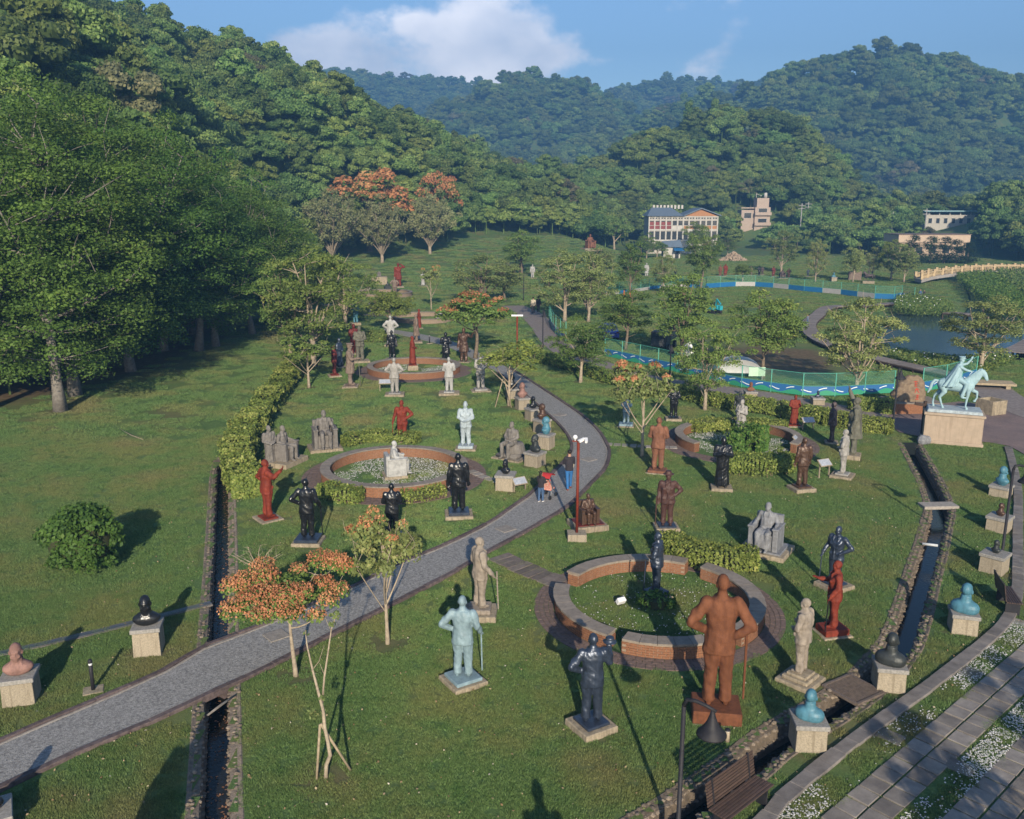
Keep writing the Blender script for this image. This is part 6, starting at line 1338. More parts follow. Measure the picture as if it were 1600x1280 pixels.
p = G(1562, 948); bench((p.x, p.y, 0), R(-105), 'small dark slatted bench beside the curved edging', 1.35)
# information boards
def board(px, top, rz, label, w=.7, tilt=.7, m=None):
    p = GT(*px); h = max(ztop(top, p.y)-p.z, .5); t = thing('info_board', label, 'sign', p, rz, 'information boards')
    for s_ in (-1, 1): MB().box((s_*w*.42, 0, h*.44), (.05, .05, h*.9)).build('post', SM['stone'], t)
    o = MB().box((0, 0, 0), (w, .42, .04)).build('panel', m or SM['stone'], t, bevel=.008); o.location = (0, 0, h*.92); o.rotation_euler = (tilt, 0, 0)
    o2 = MB().box((0, 0, .024), (w*.88, .34, .006)).build('printed_sheet', mat('printed_sheet', (.36, .38, .42), (.22, .25, .3), .5, 14), o)
board((1287, 746), 721, R(24), 'tilted information board on two posts between two statues'); board((1262, 672), 655, R(8), 'tilted pale information board before the red robed statue', .75); board((603, 612), 595, R(4), 'low information board before the back ring', .95); board((1243, 700), 684, R(60), 'tilted information board leaning over the rim of the right ring', .6); board((812, 767), 758, R(30), 'small low information board at the path edge')
# spotlight in the ring
p = G(970, 946); t = thing('spotlight', 'small white ground spotlight inside the kerbed ring', 'spotlight', (p.x, p.y, 0), .5); MB().box((0, 0, .16), (.3, .16, .2), rot=Euler((.6, 0, 0))).build('housing', WHT, t, bevel=.02); MB().box((0, .075, .22), (.24, .02, .14), rot=Euler((.6, 0, 0))).build('lens', SM['navy'], t); MB().bar((0, 0, 0), (0, 0, .12), .05).build('stem', BLACKM, t)
# wooden fingerpost
p = G(1440, 683); t = thing('fingerpost', 'dark wooden fingerpost with three arms beside the horse plinth', 'signpost', (p.x, p.y, 0)); h = ztop(627, p.y); DW = mat('dark_wood', (.06, .04, .032), (.035, .025, .02), .8, 9, .3, 30, .2)
MB().box((0, 0, h/2), (.14, .14, h)).build('post', DW, t); MB().bar((-.06, -.08, h*.9), (-.62, -.12, h*.95), .06, .16).build('arm_board', DW, t); MB().bar((.06, -.08, h*.82), (.68, -.1, h*.78), .06, .16).build('arm_board', DW, t); MB().bar((0, -.1, h*.76), (-.25, -.5, h*.70), .06, .16).build('arm_board', DW, t)
p = G(1441, 694); o = MB().ell((0, 0, .22), (.3, .26, .3), n=9, m=6).ell((.26, .05, .2), (.22, .2, .26), n=9, m=6).build('covered_bundle', SM['lgrey'], None); o.location = (p.x, p.y, 0); tag(o, 'grey blue bundle at the foot of the fingerpost', 'bundle')
# boulder with red writing
p = G(1420, 642); t = thing('inscribed_boulder', 'tall brown boulder with red painted characters on a brick plinth', 'boulder', (p.x, p.y, 0), 0)
MB().box((0, 0, .33), (3.1, 1.9, .66)).build('brick_plinth', BRICK, t, bevel=.01); MB().box((0, 0, .68), (3.2, 2.0, .06)).build('plinth_cap', CAP, t)
bk = MB()
for row in range(8):
    for i in range(14): bk.box((-1.55+(i+.5+.5*(row % 2))*.215, -.955, .05+row*.078), (.2, .02, .066))
bk.build('brick_courses', BRICK, t)['kind'] = 'stuff'
b = MB().loft([(-.15, 0, .6, 1.05, .62), (-.15, .0, .95, 1.05, .6), (-.12, 0, 1.4, .95, .52), (-.05, 0, 1.8, .75, .42), (.0, 0, 2.1, .48, .3), (.02, 0, 2.25, .25, .18)], 22, 2.6)
me = remesh(b, 'boulder', .07, 2)
for v in me.vertices: v.co += v.co.normalized()*(mnoise.noise(v.co*2.3)*.16+mnoise.noise(v.co*6)*.05)
link('boulder', me, t, mat('brown_rock', (.22, .165, .11), (.12, .085, .06), .9, 4, .8, 9, .15))
RP = mat('red_lettering', (.42, .05, .025), (.34, .04, .02), .6)
from mathutils.bvhtree import BVHTree
bvh = BVHTree.FromPolygons([v.co.copy() for v in me.vertices], [p_.vertices[:] for p_ in me.polygons])
def onrock(x, z):
    h_ = bvh.ray_cast(Vector((x, -3, z)), Vector((0, 1, 0)))[0]; return (h_ if h_ is not None else Vector((x, -.5, z)))+Vector((0, -.012, 0))
STROKES = [[((-.13, .1), (.13, .12)), ((0, .17), (-.02, -.15)), ((-.12, -.02), (.12, 0)), ((-.1, -.15), (.1, -.14))], [((-.14, .05), (.14, .07)), ((-.02, .16), (-.13, -.15)), ((0, .02), (.14, -.14)), ((-.05, .12), (.08, .11))], [((-.12, .13), (.12, .13)), ((-.11, 0), (.11, .01)), ((0, .13), (0, -.14)), ((-.13, -.14), (.13, -.13))]]
for (zc, xo), sgm in zip(((1.80, .08), (1.40, .12), (1.0, .16)), STROKES):      # brush strokes of three characters down the face
    w = MB()
    for (a, c), (d, e) in sgm: w.tube([onrock(xo+a+(d-a)*q, zc+c+(e-c)*q) for q in (0, .25, .5, .75, 1)], [.018, .024, .022, .024, .016], 6)
    w.build('painted_character', RP, t)
# stone planter by the plaza
p = G(1547, 646); o = thing('stone_planter', 'square stone trough planter behind the horse statue', 'planter', (p.x, p.y, 0), .4)
for s_ in (-1, 1): MB().box((s_*.55, 0, .45), (.12, 1.22, .9)).build('side', SM['stone'], o, bevel=.01); MB().box((0, s_*.55, .448), (.98, .12, .89)).build('side', SM['stone'], o, bevel=.01)
MB().box((0, 0, .3), (.97, .97, .5)).build('soil', MATS['ditch_mud'], o)
p = G(1532, 605); t = thing('timber_bench', 'low timber sleepers stacked at the pond bank', 'timber', (p.x, p.y, 0), -.25)
for i in range(3): MB().box((0, -.5+i*.5, .35), (4.2, .4, .16)).build('sleeper', MATS['weathered_wood'], t, bevel=.01)
for s_ in (-1, 1): MB().box((s_*1.6, 0, .14), (.3, 1.3, .28)).build('bearer', MATS['weathered_wood'], t)
# ---- fences
GRN = mat('green_frame', (.08, .30, .23), (.06, .25, .19), .5, 4, 0, 1, .3)
def net_mat():
    m = bpy.data.materials.new('green_net'); m.use_nodes = True; nt = m.node_tree; N, L = nt.nodes, nt.links; b = N['Principled BSDF']; b.inputs['Base Color'].default_value = (.10, .36, .27, 1); b.inputs['Roughness'].default_value = .6
    tr_ = N.new('ShaderNodeBsdfTransparent'); mx_ = N.new('ShaderNodeMixShader'); mx_.inputs[0].default_value = .09; L.new(tr_.outputs[0], mx_.inputs[1]); L.new(b.outputs[0], mx_.inputs[2]); L.new(mx_.outputs[0], N['Material Output'].inputs[0]); return m
NET = net_mat()
def banner_mat():
    m = bpy.data.materials.new('wave_banner'); m.use_nodes = True; nt = m.node_tree; N, L = nt.nodes, nt.links; b = N['Principled BSDF']; b.inputs['Roughness'].default_value = .5
    tc_ = N.new('ShaderNodeTexCoord'); sp = N.new('ShaderNodeSeparateXYZ'); L.new(tc_.outputs['Object'], sp.inputs[0])
    def M(op, a, b_=0.0, c=0.0):
        n = N.new('ShaderNodeMath'); n.operation = op
        for i, q in enumerate((a, b_, c)):
            if isinstance(q, (int, float)): n.inputs[i].default_value = q
            else: L.new(q, n.inputs[i])
        return n.outputs[0]
    wv = M('MULTIPLY', M('SINE', M('MULTIPLY', sp.outputs[0], 3.1)), .13); d = M('SUBTRACT', sp.outputs[2], wv)
    green = M('LESS_THAN', d, -.08); white = M('LESS_THAN', M('ABSOLUTE', M('SUBTRACT', d, .07)), .028); dash = M('GREATER_THAN', M('SINE', M('MULTIPLY', sp.outputs[0], 6.2)), -.1); wd = M('MULTIPLY', white, dash)
    m1 = N.new('ShaderNodeMix'); m1.data_type = 'RGBA'; L.new(green, m1.inputs[0]); m1.inputs[6].default_value = (.02, .11, .28, 1); m1.inputs[7].default_value = (.03, .24, .14, 1)
    m2 = N.new('ShaderNodeMix'); m2.data_type = 'RGBA'; L.new(wd, m2.inputs[0]); L.new(m1.outputs[2], m2.inputs[6]); m2.inputs[7].default_value = (.65, .7, .7, 1); L.new(m2.outputs[2], b.inputs['Base Color']); return m
BAN = banner_mat(); BLUEP = mat('blue_panel', (.02, .14, .32), (.015, .11, .26), .5, 3); GREYP = mat('grey_panel', (.38, .37, .35), (.3, .29, .28), .6, 3)
def fence(px, label, ph=1.5, bh=.6, step=2.3, mode='wave', ban=lambda i: True):
    L_ = spline(gpts(px), .2); n = max(1, int(round(np.linalg.norm(np.diff(L_, axis=0), axis=1).sum()/step))); L_ = resamp(L_, n+1); t = thing('site_fence', label, 'fence', (float(L_[0][0]), float(L_[0][1]), 0))
    for i in range(n+1): q = L_[i]-L_[0]; MB().box((q[0], q[1], ph/2), (.06, .06, ph)).build('post', GRN, t)
    for i in range(n):
        a, b = L_[i]-L_[0], L_[i+1]-L_[0]; ln_ = np.linalg.norm(b-a); rz = math.atan2(b[1]-a[1], b[0]-a[0]); c = (a+b)/2
        for z_, nm in ((ph-.03, 'rail'), (bh+.03, 'rail')): o = MB().box((0, 0, 0), (ln_-.06, .03, .03)).build(nm, GRN, t); o.location = (c[0], c[1], z_); o.rotation_euler = (0, 0, rz)
        o = MB().box((0, 0, 0), (ln_-.06, .008, ph-bh-.1)).build('net', NET, t); o.location = (c[0], c[1], (ph+bh)/2); o.rotation_euler = (0, 0, rz)
        m = (BAN if mode == 'wave' else (BLUEP if ban(i) else GREYP)); o = MB().box((0, 0, 0), (ln_-.05, .04, bh-.06)).build('lower_panel', m, t); o.location = (c[0], c[1], bh/2+.03); o.rotation_euler = (0, 0, rz)
    return t, L_
t, L_ = fence([(945, 557), (1000, 569), (1073, 586), (1150, 604), (1200, 612), (1267, 620), (1330, 618), (1396, 615)], 'green netted site fence with blue wave banners along the stone road', 1.6, .66)
q = (L_[-6]+L_[-5])/2-L_[0]; o = MB().box((0, 0, 0), (1.15, .03, .62)).build('notice_sheet', mat('pale_green_sheet', (.40, .58, .42), (.34, .5, .36), .6), t); o.location = (q[0], q[1]-.06, 1.28); o.rotation_euler = (0, 0, .05)
fence([(1440, 613), (1480, 606), (1524, 592)], 'short run of wave banner fence behind the boulder', 1.7, .7)
fence([(858, 503), (866, 520), (884, 534)], 'green netted fence at the bend of the stone road', 1.9, .6)
fence([(946, 462), (985, 458), (1023, 452), (1060, 449), (1103, 451)], 'far green fence beyond the young trees', 1.7, .5, 3.0, 'b', lambda i: i % 3 == 1)
fence([(1103, 451), (1150, 448), (1195, 449), (1262, 456), (1307, 460), (1385, 469), (1405, 466), (1428, 470)], 'far fence with alternating blue and grey panels round the building site', 1.8, .75, 3.2, 'b', lambda i: i % 5 not in (2, 4))
# ---- pond, banks and boardwalk
WPOND = mat('pond_water', (.03, .055, .08), (.035, .06, .085), .05, 1, .18, 5, .6, obj=False)
pond = brickplane('pond', [tuple(q) for q in resamp(np.array(POND+POND[:1]), 60)[:-1]], -.28, WPOND, 'dark pond reflecting blue sky', 'pond')
sx_ = np.array([tuple(q) for q in STREAM]); strip('brook', offset(spline(sx_, .8), 3.2), offset(spline(sx_, .8), -3.2), -.55, WPOND, .02, label='dark brook running under the balustrade bridge', cat='brook')
LP = mat('boardwalk_wood', (.24, .205, .18), (.15, .125, .11), .85, 5, .3, 20, .2, obj=False, rnd=.2)
def boardwalk(px, w, label, z=.35):
    L_ = resamp(spline(gpts(px), .3), 400); ln_ = np.linalg.norm(np.diff(L_, axis=0), axis=1).sum(); n = int(ln_/.42); L_ = resamp(L_, n+1); t = thing('boardwalk', label, 'boardwalk', (float(L_[0][0]), float(L_[0][1]), 0)); me = MB().box((0, 0, 0), (.40, w, .06)).mesh('plank')
    for i in range(n):
        d = L_[i+1]-L_[i]; o = link('plank', me, t, LP); q = (L_[i]+L_[i+1])/2-L_[0]; o.location = (q[0], q[1], z); o.rotation_euler = (0, 0, math.atan2(d[1], d[0]))
    for s_ in (-1, 1):
        e = offset(L_, s_*w*.47)-L_[0]; MB().tube([(a, b, z-.12) for a, b in e], .1, 5).build('edge_beam', DW, t)
        for i in range(0, n, 5): MB().box((e[i][0], e[i][1], -.1), (.16, .16, z+.4)).build('pile', DW, t)
boardwalk([(1400, 478), (1340, 482), (1296, 484), (1276, 498), (1263, 512), (1272, 530), (1310, 549), (1370, 566), (1440, 582), (1510, 597)], 1.5, 'curved wooden boardwalk round the near side of the pond')
boardwalk([(1478, 492), (1500, 494), (1530, 496)], 1.8, 'short wooden landing on the far side of the pond', .3); boardwalk([(1586, 558), (1612, 545), (1650, 520)], 2.4, 'wooden deck at the right end of the pond', .4)
def reeds(px_poly, n, h, label, m, flowers=0, leaf=.09, Z=0.0):
    poly = gpts(px_poly); xs, ys = [q[0] for q in poly], [q[1] for q in poly]; P = []
    while len(P) < n:
        x, y = rng.uniform(min(xs), max(xs), 400), rng.uniform(min(ys), max(ys), 400); k = inpoly(x, y, poly); P += list(zip(x[k], y[k]))
    P = np.array(P[:n]); z = rng.random(n)**.6*h; C = np.c_[P-P[0], z+Z]; Nn = rng.normal(size=(n, 3))*.7+np.array([0, -.4, .5]); v, f = leaf_quads(C, Nn, leaf*(.6+.8*rng.random(n)), .4)
    t = thing('water_plants', label, 'plants', (float(P[0][0]), float(P[0][1]), 0), 0, 'water plant beds'); o = link('foliage', npmesh('foliage', v, f, False, {'tint': ('FACE', rng.random(n))}), t, m); o['kind'] = 'stuff'
    if flowers:
        k = rng.integers(0, n, flowers); C2 = C[k].copy(); C2[:, 2] = h*1.05+Z; v, f = leaf_quads(C2, rng.normal(size=(flowers, 3))*.3+np.array([0, -.6, .8]), .075, .8); o = link('white_flowers', npmesh('white_flowers', v, f), t, WHT); o['kind'] = 'stuff'
reeds([(1395, 489), (1400, 470), (1430, 466), (1470, 474), (1488, 483), (1490, 493), (1440, 496)], 9000, .9, 'green water plants with white flowers on the far pond bank', LEAF_PARK, 30, .12)
reeds([(1385, 560), (1400, 552), (1450, 561), (1500, 565), (1560, 560), (1590, 566), (1540, 585), (1480, 586), (1420, 574)], 9000, .6, 'green water plants with white flowers on the near pond bank', LEAF_PARK, 22, .11)
reeds([(1492, 440), (1520, 424), (1560, 440), (1600, 480), (1600, 510), (1560, 495), (1520, 465)], 9000, 1.6, 'dense green shrubs along the brook bank', LEAF_GUM, 0, .2)
reeds([(1548, 430), (1620, 425), (1660, 470), (1640, 500), (1590, 470)], 7000, 1.8, 'dark green thicket beyond the brook', LEAF_WOOD, 0, .22)
# ---- balustrade bridge
BS = mat('sandstone_balustrade', (.46, .35, .21), (.36, .27, .16), .85, 4, .3, 30, .2)
bp_ = [at(1440, 437, 141), at(1462, 431, 146), at(1500, 426, 151), at(1540, 423.5, 155), at(1600, 423, 158), at(1680, 425, 162)]; bl_ = [(q.x, q.y) for q in bp_]; zz_ = [q.z for q in bp_]
BLn = resamp(spline(bl_, .5), 200); t = thing('balustrade_bridge', 'long arched sandstone footbridge with balustrade over the brook', 'bridge', (float(BLn[0][0]), float(BLn[0][1]), 0)); zs = np.interp(np.linspace(0, 1, 200), np.linspace(0, 1, len(zz_)), zz_)
dk = MB()
for k in range(199):
    if k % 2: continue
    a, b = BLn[k]-BLn[0], BLn[min(k+2, 199)]-BLn[0]; za, zb = zs[k], zs[min(k+2, 199)]; dk.add([(a[0], a[1], za-.5), (a[0], a[1]+2.4, za-.5), (a[0], a[1]+2.4, za), (a[0], a[1], za), (b[0], b[1], zb-.5), (b[0], b[1]+2.4, zb-.5), (b[0], b[1]+2.4, zb), (b[0], b[1], zb)], [(0, 1, 2, 3), (7, 6, 5, 4), (0, 3, 7, 4), (1, 5, 6, 2), (3, 2, 6, 7), (0, 4, 5, 1)])
dk.build('deck', mat('pale_concrete', (.36, .33, .3), (.28, .26, .24), .9, 2), t)
balm = MB().lathe([(.07, 0), (.05, .1), (.09, .3), (.05, .55), (.07, .68)], 8).mesh('baluster', True); pim = MB().box((0, 0, .5), (.34, .34, 1.0)).box((0, 0, 1.05), (.44, .44, .1)).mesh('pier')
for row, dy in ((0, .1), (1, 2.3)):
    for k in range(0, 200, 1):
        q = BLn[k]-BLn[0]
        if k % 14 == 0: o = link('pier', pim, t, BS)
        elif k % 2 == 0: o = link('baluster', balm, t, BS)
        else: continue
        o.location = (q[0], q[1]+dy, zs[k])
    hr = BLn-BLn[0]; MB().tube([(a, b+dy, z_+.75) for (a, b), z_ in zip(hr[::4], zs[::4])], (.12), 6).build('handrail', BS, t)
# ---- buildings
def window(parent, x, y, z, w, h, frame, glass, depth=.12, bars=0):
    f = MB(); f.box((x, y-.03, z+h/2), (w+.12, .08, .09)).box((x, y-.03, z-h/2), (w+.12, .08, .09)).box((x-w/2, y-.03, z), (.09, .08, h)).box((x+w/2, y-.03, z), (.09, .08, h))
    o = f.build('window', frame, parent); MB().box((x, y+.02, z), (w, .04, h)).build('pane', glass, o); return o
GLS = mat('dark_glass', (.03, .035, .04), (.05, .055, .06), .12, 3, 0, 1, .6); WPA = mat('white_paint', (.50, .48, .44), (.40, .38, .35), .7, 3); ROOF = mat('slate_blue_roof', (.14, .18, .22), (.10, .13, .17), .6, 4, .2, 12, .3); ORW = mat('orange_boards', (.40, .20, .09), (.32, .15, .07), .8, 5); REDP = mat('red_shade', (.22, .05, .045), (.16, .04, .036), .7, 4)
D = 236.0; x0, x1 = at(1014, 350, D).x, at(1121, 350, D).x; zE, zB = ztop(338, D), ztop(376, D); W_ = x1-x0
t = thing('white_framed_building', 'two storey white framed hall with slate roofs and orange gable', 'building', (x0, D, hz(x0, D)), R(0)); tz = t.location.z
MB().box((W_/2, 4.5, (zE-tz)/2), (W_, 9, zE-tz)).build('wall', mat('cream_wall', (.50, .46, .40), (.42, .38, .33), .85, 2), t)
nb = 12; bw = W_/nb; zb = zB-tz; hE = zE-tz; s_ = hE-zb
for i in range(nb+1): MB().box((i*bw, -.14, hE/2), (.26, .28, hE)).build('column', WPA, t)
for z_, hh_ in ((hE-.1, .3), (hE-s_*.16, .22), (hE-s_*.56, .34), (zb, .34)): MB().box((W_/2, -.1, z_), (W_, .2, hh_)).build('beam', WPA, t)
for i in range(nb):
    xc = (i+.5)*bw
    for q in (-.22, .22): window(t, xc+q*bw, -.02, hE-s_*.085, bw*.34, s_*.075, WPA, GLS)
    window(t, xc, -.02, hE-s_*.28, bw*.78, s_*.2, WPA, GLS); MB().box((xc, -.03, hE-s_*.46), (bw*.8, .06, s_*.13)).build('spandrel_panel', REDP if i < 4 else (WPA if i < 6 else ORW), t)
    if i < 4: MB().box((xc, -.06, hE-s_*.30), (bw*.7, .05, s_*.14)).build('red_blind', REDP, t)
    window(t, xc, -.02, hE-s_*.79, bw*.8, s_*.36, WPA, GLS)
mid = W_*.50; zr = ztop(327, D)-tz
r_ = MB(); r_.add([(-.6, -.8, hE+.05), (mid, -.8, hE+.05), (mid, 9.6, hE+.05), (-.6, 9.6, hE+.05), (1.2, 4.4, zr+.4), (mid-2.5, 4.4, zr+.4)], [(0, 1, 5, 4), (1, 2, 5), (2, 3, 4, 5), (3, 0, 4), (3, 2, 1, 0)]).build('hipped_roof', ROOF, t)
r_ = MB(); g0_, g1_, gm = mid, W_+.7, (mid+W_)/2; r_.add([(g0_, -1.0, hE+.06), (g1_, -1.0, hE+.06), (gm, -1.0, zr+.1), (g0_, 10, hE+.06), (g1_, 10, hE+.06), (gm, 10, zr+.1), (g0_, -1.0, hE+.3), (g1_, -1.0, hE+.3), (gm, -1.0, zr+.35), (g0_, 10, hE+.3), (g1_, 10, hE+.3), (gm, 10, zr+.35)], [(0, 2, 8, 6), (2, 1, 7, 8), (6, 8, 11, 9), (8, 7, 10, 11), (0, 3, 5, 2), (1, 2, 5, 4), (3, 9, 11, 5), (5, 11, 10, 4), (0, 6, 9, 3), (1, 4, 10, 7)]).build('gable_roof', ROOF, t)
MB().add([(mid+.3, -.3, hE+.04), (W_-.0, -.3, hE+.04), (gm, -.3, zr), (mid+.3, -.1, hE+.04), (W_, -.1, hE+.04), (gm, -.1, zr)], [(0, 1, 2), (5, 4, 3), (0, 3, 4, 1), (1, 4, 5, 2), (2, 5, 3, 0)]).build('gable_board', ORW, t)
for i in range(9): MB().box((2.2+i*.95, 7, zr+.55), (.55, .6, 1.0)).build('roof_vent', WPA, t, bevel=.05)
# hut with blue awning
D = 214.0; q = at(1050, 390, D); t = thing('small_hut', 'small white hut with slate roof and blue awning before the hall', 'hut', (q.x, D, hz(q.x, D))); MB().box((0, 1.5, 1.4), (4.0, 3.0, 2.8)).build('wall', WPA, t); MB().add([(-2.6, -.6, 2.7), (2.4, -.6, 2.7), (2.4, 3.6, 2.7), (-2.6, 3.6, 2.7), (-2.2, 1.5, 4.0), (2.2, 1.5, 4.3)], [(0, 1, 5, 4), (1, 2, 5), (2, 3, 4, 5), (3, 0, 4), (3, 2, 1, 0)]).build('roof', ROOF, t)
MB().box((1.6, -1.2, 2.2), (2.8, 2.2, .1), rot=Euler((.25, 0, 0))).build('awning', BLUEP, t); MB().box((1.2, -.02, 1.0), (.9, .06, 2.0)).build('door', GLS, t)
for s_ in (.4, 2.8): MB().box((s_, -2.2, .95), (.08, .08, 1.9)).build('awning_post', BLACKM, t)
# tower house
D = float(TOWER_D); q = at(1185, 340, D); zb = hz(q.x, D); PK_ = mat('pinkish_render', (.42, .33, .27), (.34, .27, .22), .85, 2); t = thing('tower_house', 'narrow pinkish three storey house on the wooded slope', 'house', (q.x, D, 0)); zt_ = ztop(309, D); z2, z3 = ztop(324, D), ztop(357, D)
MB().box((1.2, 3, (z2+z3-6)/2), (4.6, 6, z2-z3+6)).build('main_wall', PK_, t); MB().box((-3.0, 3.5, (z2-.6+z3-6)/2), (3.8, 5, z2-z3+5)).build('side_wall', PK_, t); MB().box((1.4, 3, (zt_+z2)/2-.4), (3.6, 4, zt_-z2+.6)).build('roof_room', PK_, t)
for z_ in (z2-1.0, z2-4.0): MB().box((1.2, -.4, z_-.9), (4.9, 1.0, .9)).build('balcony', PK_, t); window(t, 1.2, -.02, z_+.1, 2.6, 1.2, WPA, GLS)
window(t, -3.0, .98, z2-2.4, 2.2, 1.6, WPA, GLS); MB().box((-3.0, 3.5, z2-.2), (4.2, 5.4, .3)).build('side_roof', PK_, t); MB().lathe([(.5, 0), (.5, 1.3), (.2, 1.5)], 12, (2.6, 3, zt_)).build('water_tank', WPA, t, True); MB().bar((-.2, 3, zt_), (-.2, 3, zt_+1.2), .12).bar((-.2, 3, zt_+1.2), (1.5, 3, zt_+.5), .1).build('roof_frame', WPA, t)
# low beige building and the pale one above
D = 207.0; a, b = at(1404, 370, D), at(1516, 370, D); BG = mat('beige_wall', (.50, .38, .28), (.43, .33, .24), .85, 2); t = thing('beige_building', 'long low beige building with flat parapet behind the conifers', 'building', (a.x, D, hz(a.x, D))); W_ = b.x-a.x; z1 = ztop(367, D)-t.location.z; z0 = ztop(379, D)-t.location.z
MB().box((W_/2, 4, z0/2), (W_-1.2, 7.4, z0)).build('wall', BG, t); MB().box((W_/2, 4, (z0+z1)/2), (W_, 8.4, z1-z0)).build('parapet', BG, t); MB().box((W_/2, 4, z1+.06), (W_+.3, 8.7, .14)).build('coping', mat('brown_coping', (.2, .14, .11), rough=.8), t)
for i in range(5): window(t, 2.0+i*(W_-4)/4, .28, z0*.55, 1.6, 1.5, BG, GLS)
D = float(UPPER_D); a, b = at(1446, 345, D), at(1522, 345, D); W_ = b.x-a.x; t = thing('pale_upper_building', 'pale building with arched windows and blue green roof on the slope', 'building', (a.x, D, 0)); z1, z0 = ztop(336, D), ztop(352, D)
MB().box((W_/2, 4, (z1+z0-8)/2), (W_, 8, z1-z0+8)).build('wall', mat('pale_wall', (.46, .43, .38), (.38, .36, .32), .85, 2), t)
for i in range(6): window(t, W_*(i+.6)/6.3, -.02, (z1+z0)/2-.2, 1.1, 1.5, WPA, GLS)
MB().box((W_/2+1, 3.5, ztop(330, D)), (W_+4, 9.5, .35)).build('roof_sheet', mat('teal_roof', (.22, .36, .38), (.17, .29, .31), .6, 3), t)
for i in range(5): MB().box((1+i*(W_-2)/4, 0.3, (z1+ztop(330, D))/2), (.25, .25, ztop(330, D)-z1)).build('roof_post', WPA, t)
# utility poles
PGR = mat('pole_concrete', (.34, .33, .32), (.26, .25, .24), .85, 3)
for px, top, Dd, lb in ((1251, 318, 250, 'concrete utility pole with crossarms beside the tower house'), (1261, 316, 262, 'thin utility pole behind the first one'), (1387, 333, 240, 'short utility pole with crossarms at the beige building'), (1394, 331, 240, 'paired utility pole with crossarms at the beige building'), (1446, 326, 235, 'tall white utility pole above the beige roof')):
    q = at(px, 350, Dd); z0 = hz(q.x, Dd); z1 = ztop(top, Dd, px); t = thing('utility_pole', lb, 'pole', (q.x, Dd, z0), 0, 'utility poles'); MB().tube([(0, 0, 0), (0, 0, z1-z0)], [.2, .13], 8).build('post', PGR, t)
    for k in range(2): MB().box((0, -.1, z1-z0-.5-.9*k), (2.0, .14, .14)).build('crossarm', PGR, t)
# rubble heap
q = at(1146, 400, 205); t = thing('rubble_heap', 'heap of pale rubble and timber behind the far lawn', 'rubble', (q.x, 205, hz(q.x, 205))); rb = MB()
for i in range(420):
    a_, r0 = rng.random()*6.28, rng.random()**.6; x, y = r0*3.2*math.cos(a_), r0*2.2*math.sin(a_); me = rock_m[rng.integers(6)]; s2 = rng.uniform(.25, .75); M_ = Matrix.Translation((x, y, 2.0*(1-r0)*rng.uniform(.6, 1)+.1)) @ Euler((rng.random()*3, rng.random()*3, 0)).to_matrix().to_4x4() @ Matrix.Diagonal((s2, s2*.7, s2*.6, 1)); rb.add([M_ @ v.co for v in me.vertices], [f.vertices[:] for f in me.polygons])
rb.build('rubble', mat('rubble', (.38, .29, .2), (.24, .18, .13), .9, 3, .3, 9, obj=False), t)['kind'] = 'stuff'
# small rider on the far lawn
q = G(1357, 443); t = thing('equestrian_statue', 'small bronze rider statue on the far lawn by the balustrade bridge', 'statue', (q.x, q.y, 0), R(160)); k = (ztop(421, q.y)-.4)/2.55; MB().box((0, 0, .2), (2.4*k, 1.2*k, .4)).build('stone_base', SM['stone'], t)
for nm in ('horse', 'rider'): o = link(nm, FIG[nm], t, SM['purple']); o.location = (0, 0, .4); o.scale = (k,)*3
q = G(1335, 438); o = MB().box((0, 0, .75), (2.2, .3, 1.5)).build('notice_wall', SM['taupe'], None, bevel=.02); o.location = (q.x, q.y, 0); tag(o, 'low tan notice wall beside the small rider statue', 'wall')
# ---- vehicles and site things
p = G(953, 533); t = thing('parked_car', 'small blue purple car parked on the grass under a tree', 'car', (p.x, p.y+1.6, 0), R(4)); CP = mat('violet_blue_paint', (.04, .06, .32), (.03, .05, .26), .25, 2, 0, 1, .5, coat=.6); TY = mat('tyre', (.02, .02, .02), rough=.8)
b = MB(); 
def carbody(): 
    prof = [(-1.75, .35), (-1.75, .85), (-1.45, .95), (-1.1, 1.0), (-.65, 1.42), (.5, 1.46), (1.15, 1.02), (1.6, .92), (1.78, .7), (1.78, .35)]; n = len(prof); vs_ = []
    for x, sx2 in ((-.74, 0), (.74, 0)):
        for yy, zz2 in prof: vs_.append((x*(1 if zz2 < 1.1 else .84), -yy, zz2))
    return vs_, [tuple(range(n-1, -1, -1)), tuple(range(n, 2*n))]+[(i, (i+1) % n, (i+1) % n+n, i+n) for i in range(n)]
# the rear faces the camera: -Y end
v_, f_ = carbody(); v_ = [(x, -y, z) for x, y, z in v_]; b.add(v_, f_); o = b.build('body', CP, t, bevel=.06)
MB().box((0, -1.0, 1.2), (1.1, .05, .3), rot=Euler((-.8, 0, 0))).build('rear_window', GLS, t)
for s_ in (-1, 1):
    MB().box((s_*.66, .0, 1.22), (.05, 1.0, .26), rot=Euler((0, s_*.24*-1, 0))).build('side_window', GLS, t); MB().box((s_*.58, -1.74, .82), (.22, .06, .14)).build('tail_light', SM['red'], t)
    for y_ in (-1.1, 1.15): w_ = MB().tube([(s_*.62, y_, .3), (s_*.78, y_, .3)], .3, 14).build('wheel', TY, t); MB().tube([(s_*.785, y_, .3), (s_*.80, y_, .3)], .17, 10).build('rim', STEEL, w_)
MB().box((0, -1.78, .62), (.5, .03, .14)).build('number_plate', WHT, t); MB().box((0, -1.77, .44), (1.4, .08, .16)).build('bumper', CP, t)
p = G(1040, 548); t = thing('flatbed_truck', 'dark small truck with boxy load bed behind the painted fence', 'truck', (p.x, p.y+1, 0), R(-24)); DK = mat('dark_truck_paint', (.05, .055, .06), (.03, .034, .036), .5, 3)
MB().box((0, .6, .95), (1.5, 2.2, .12)).build('load_bed', DK, t)
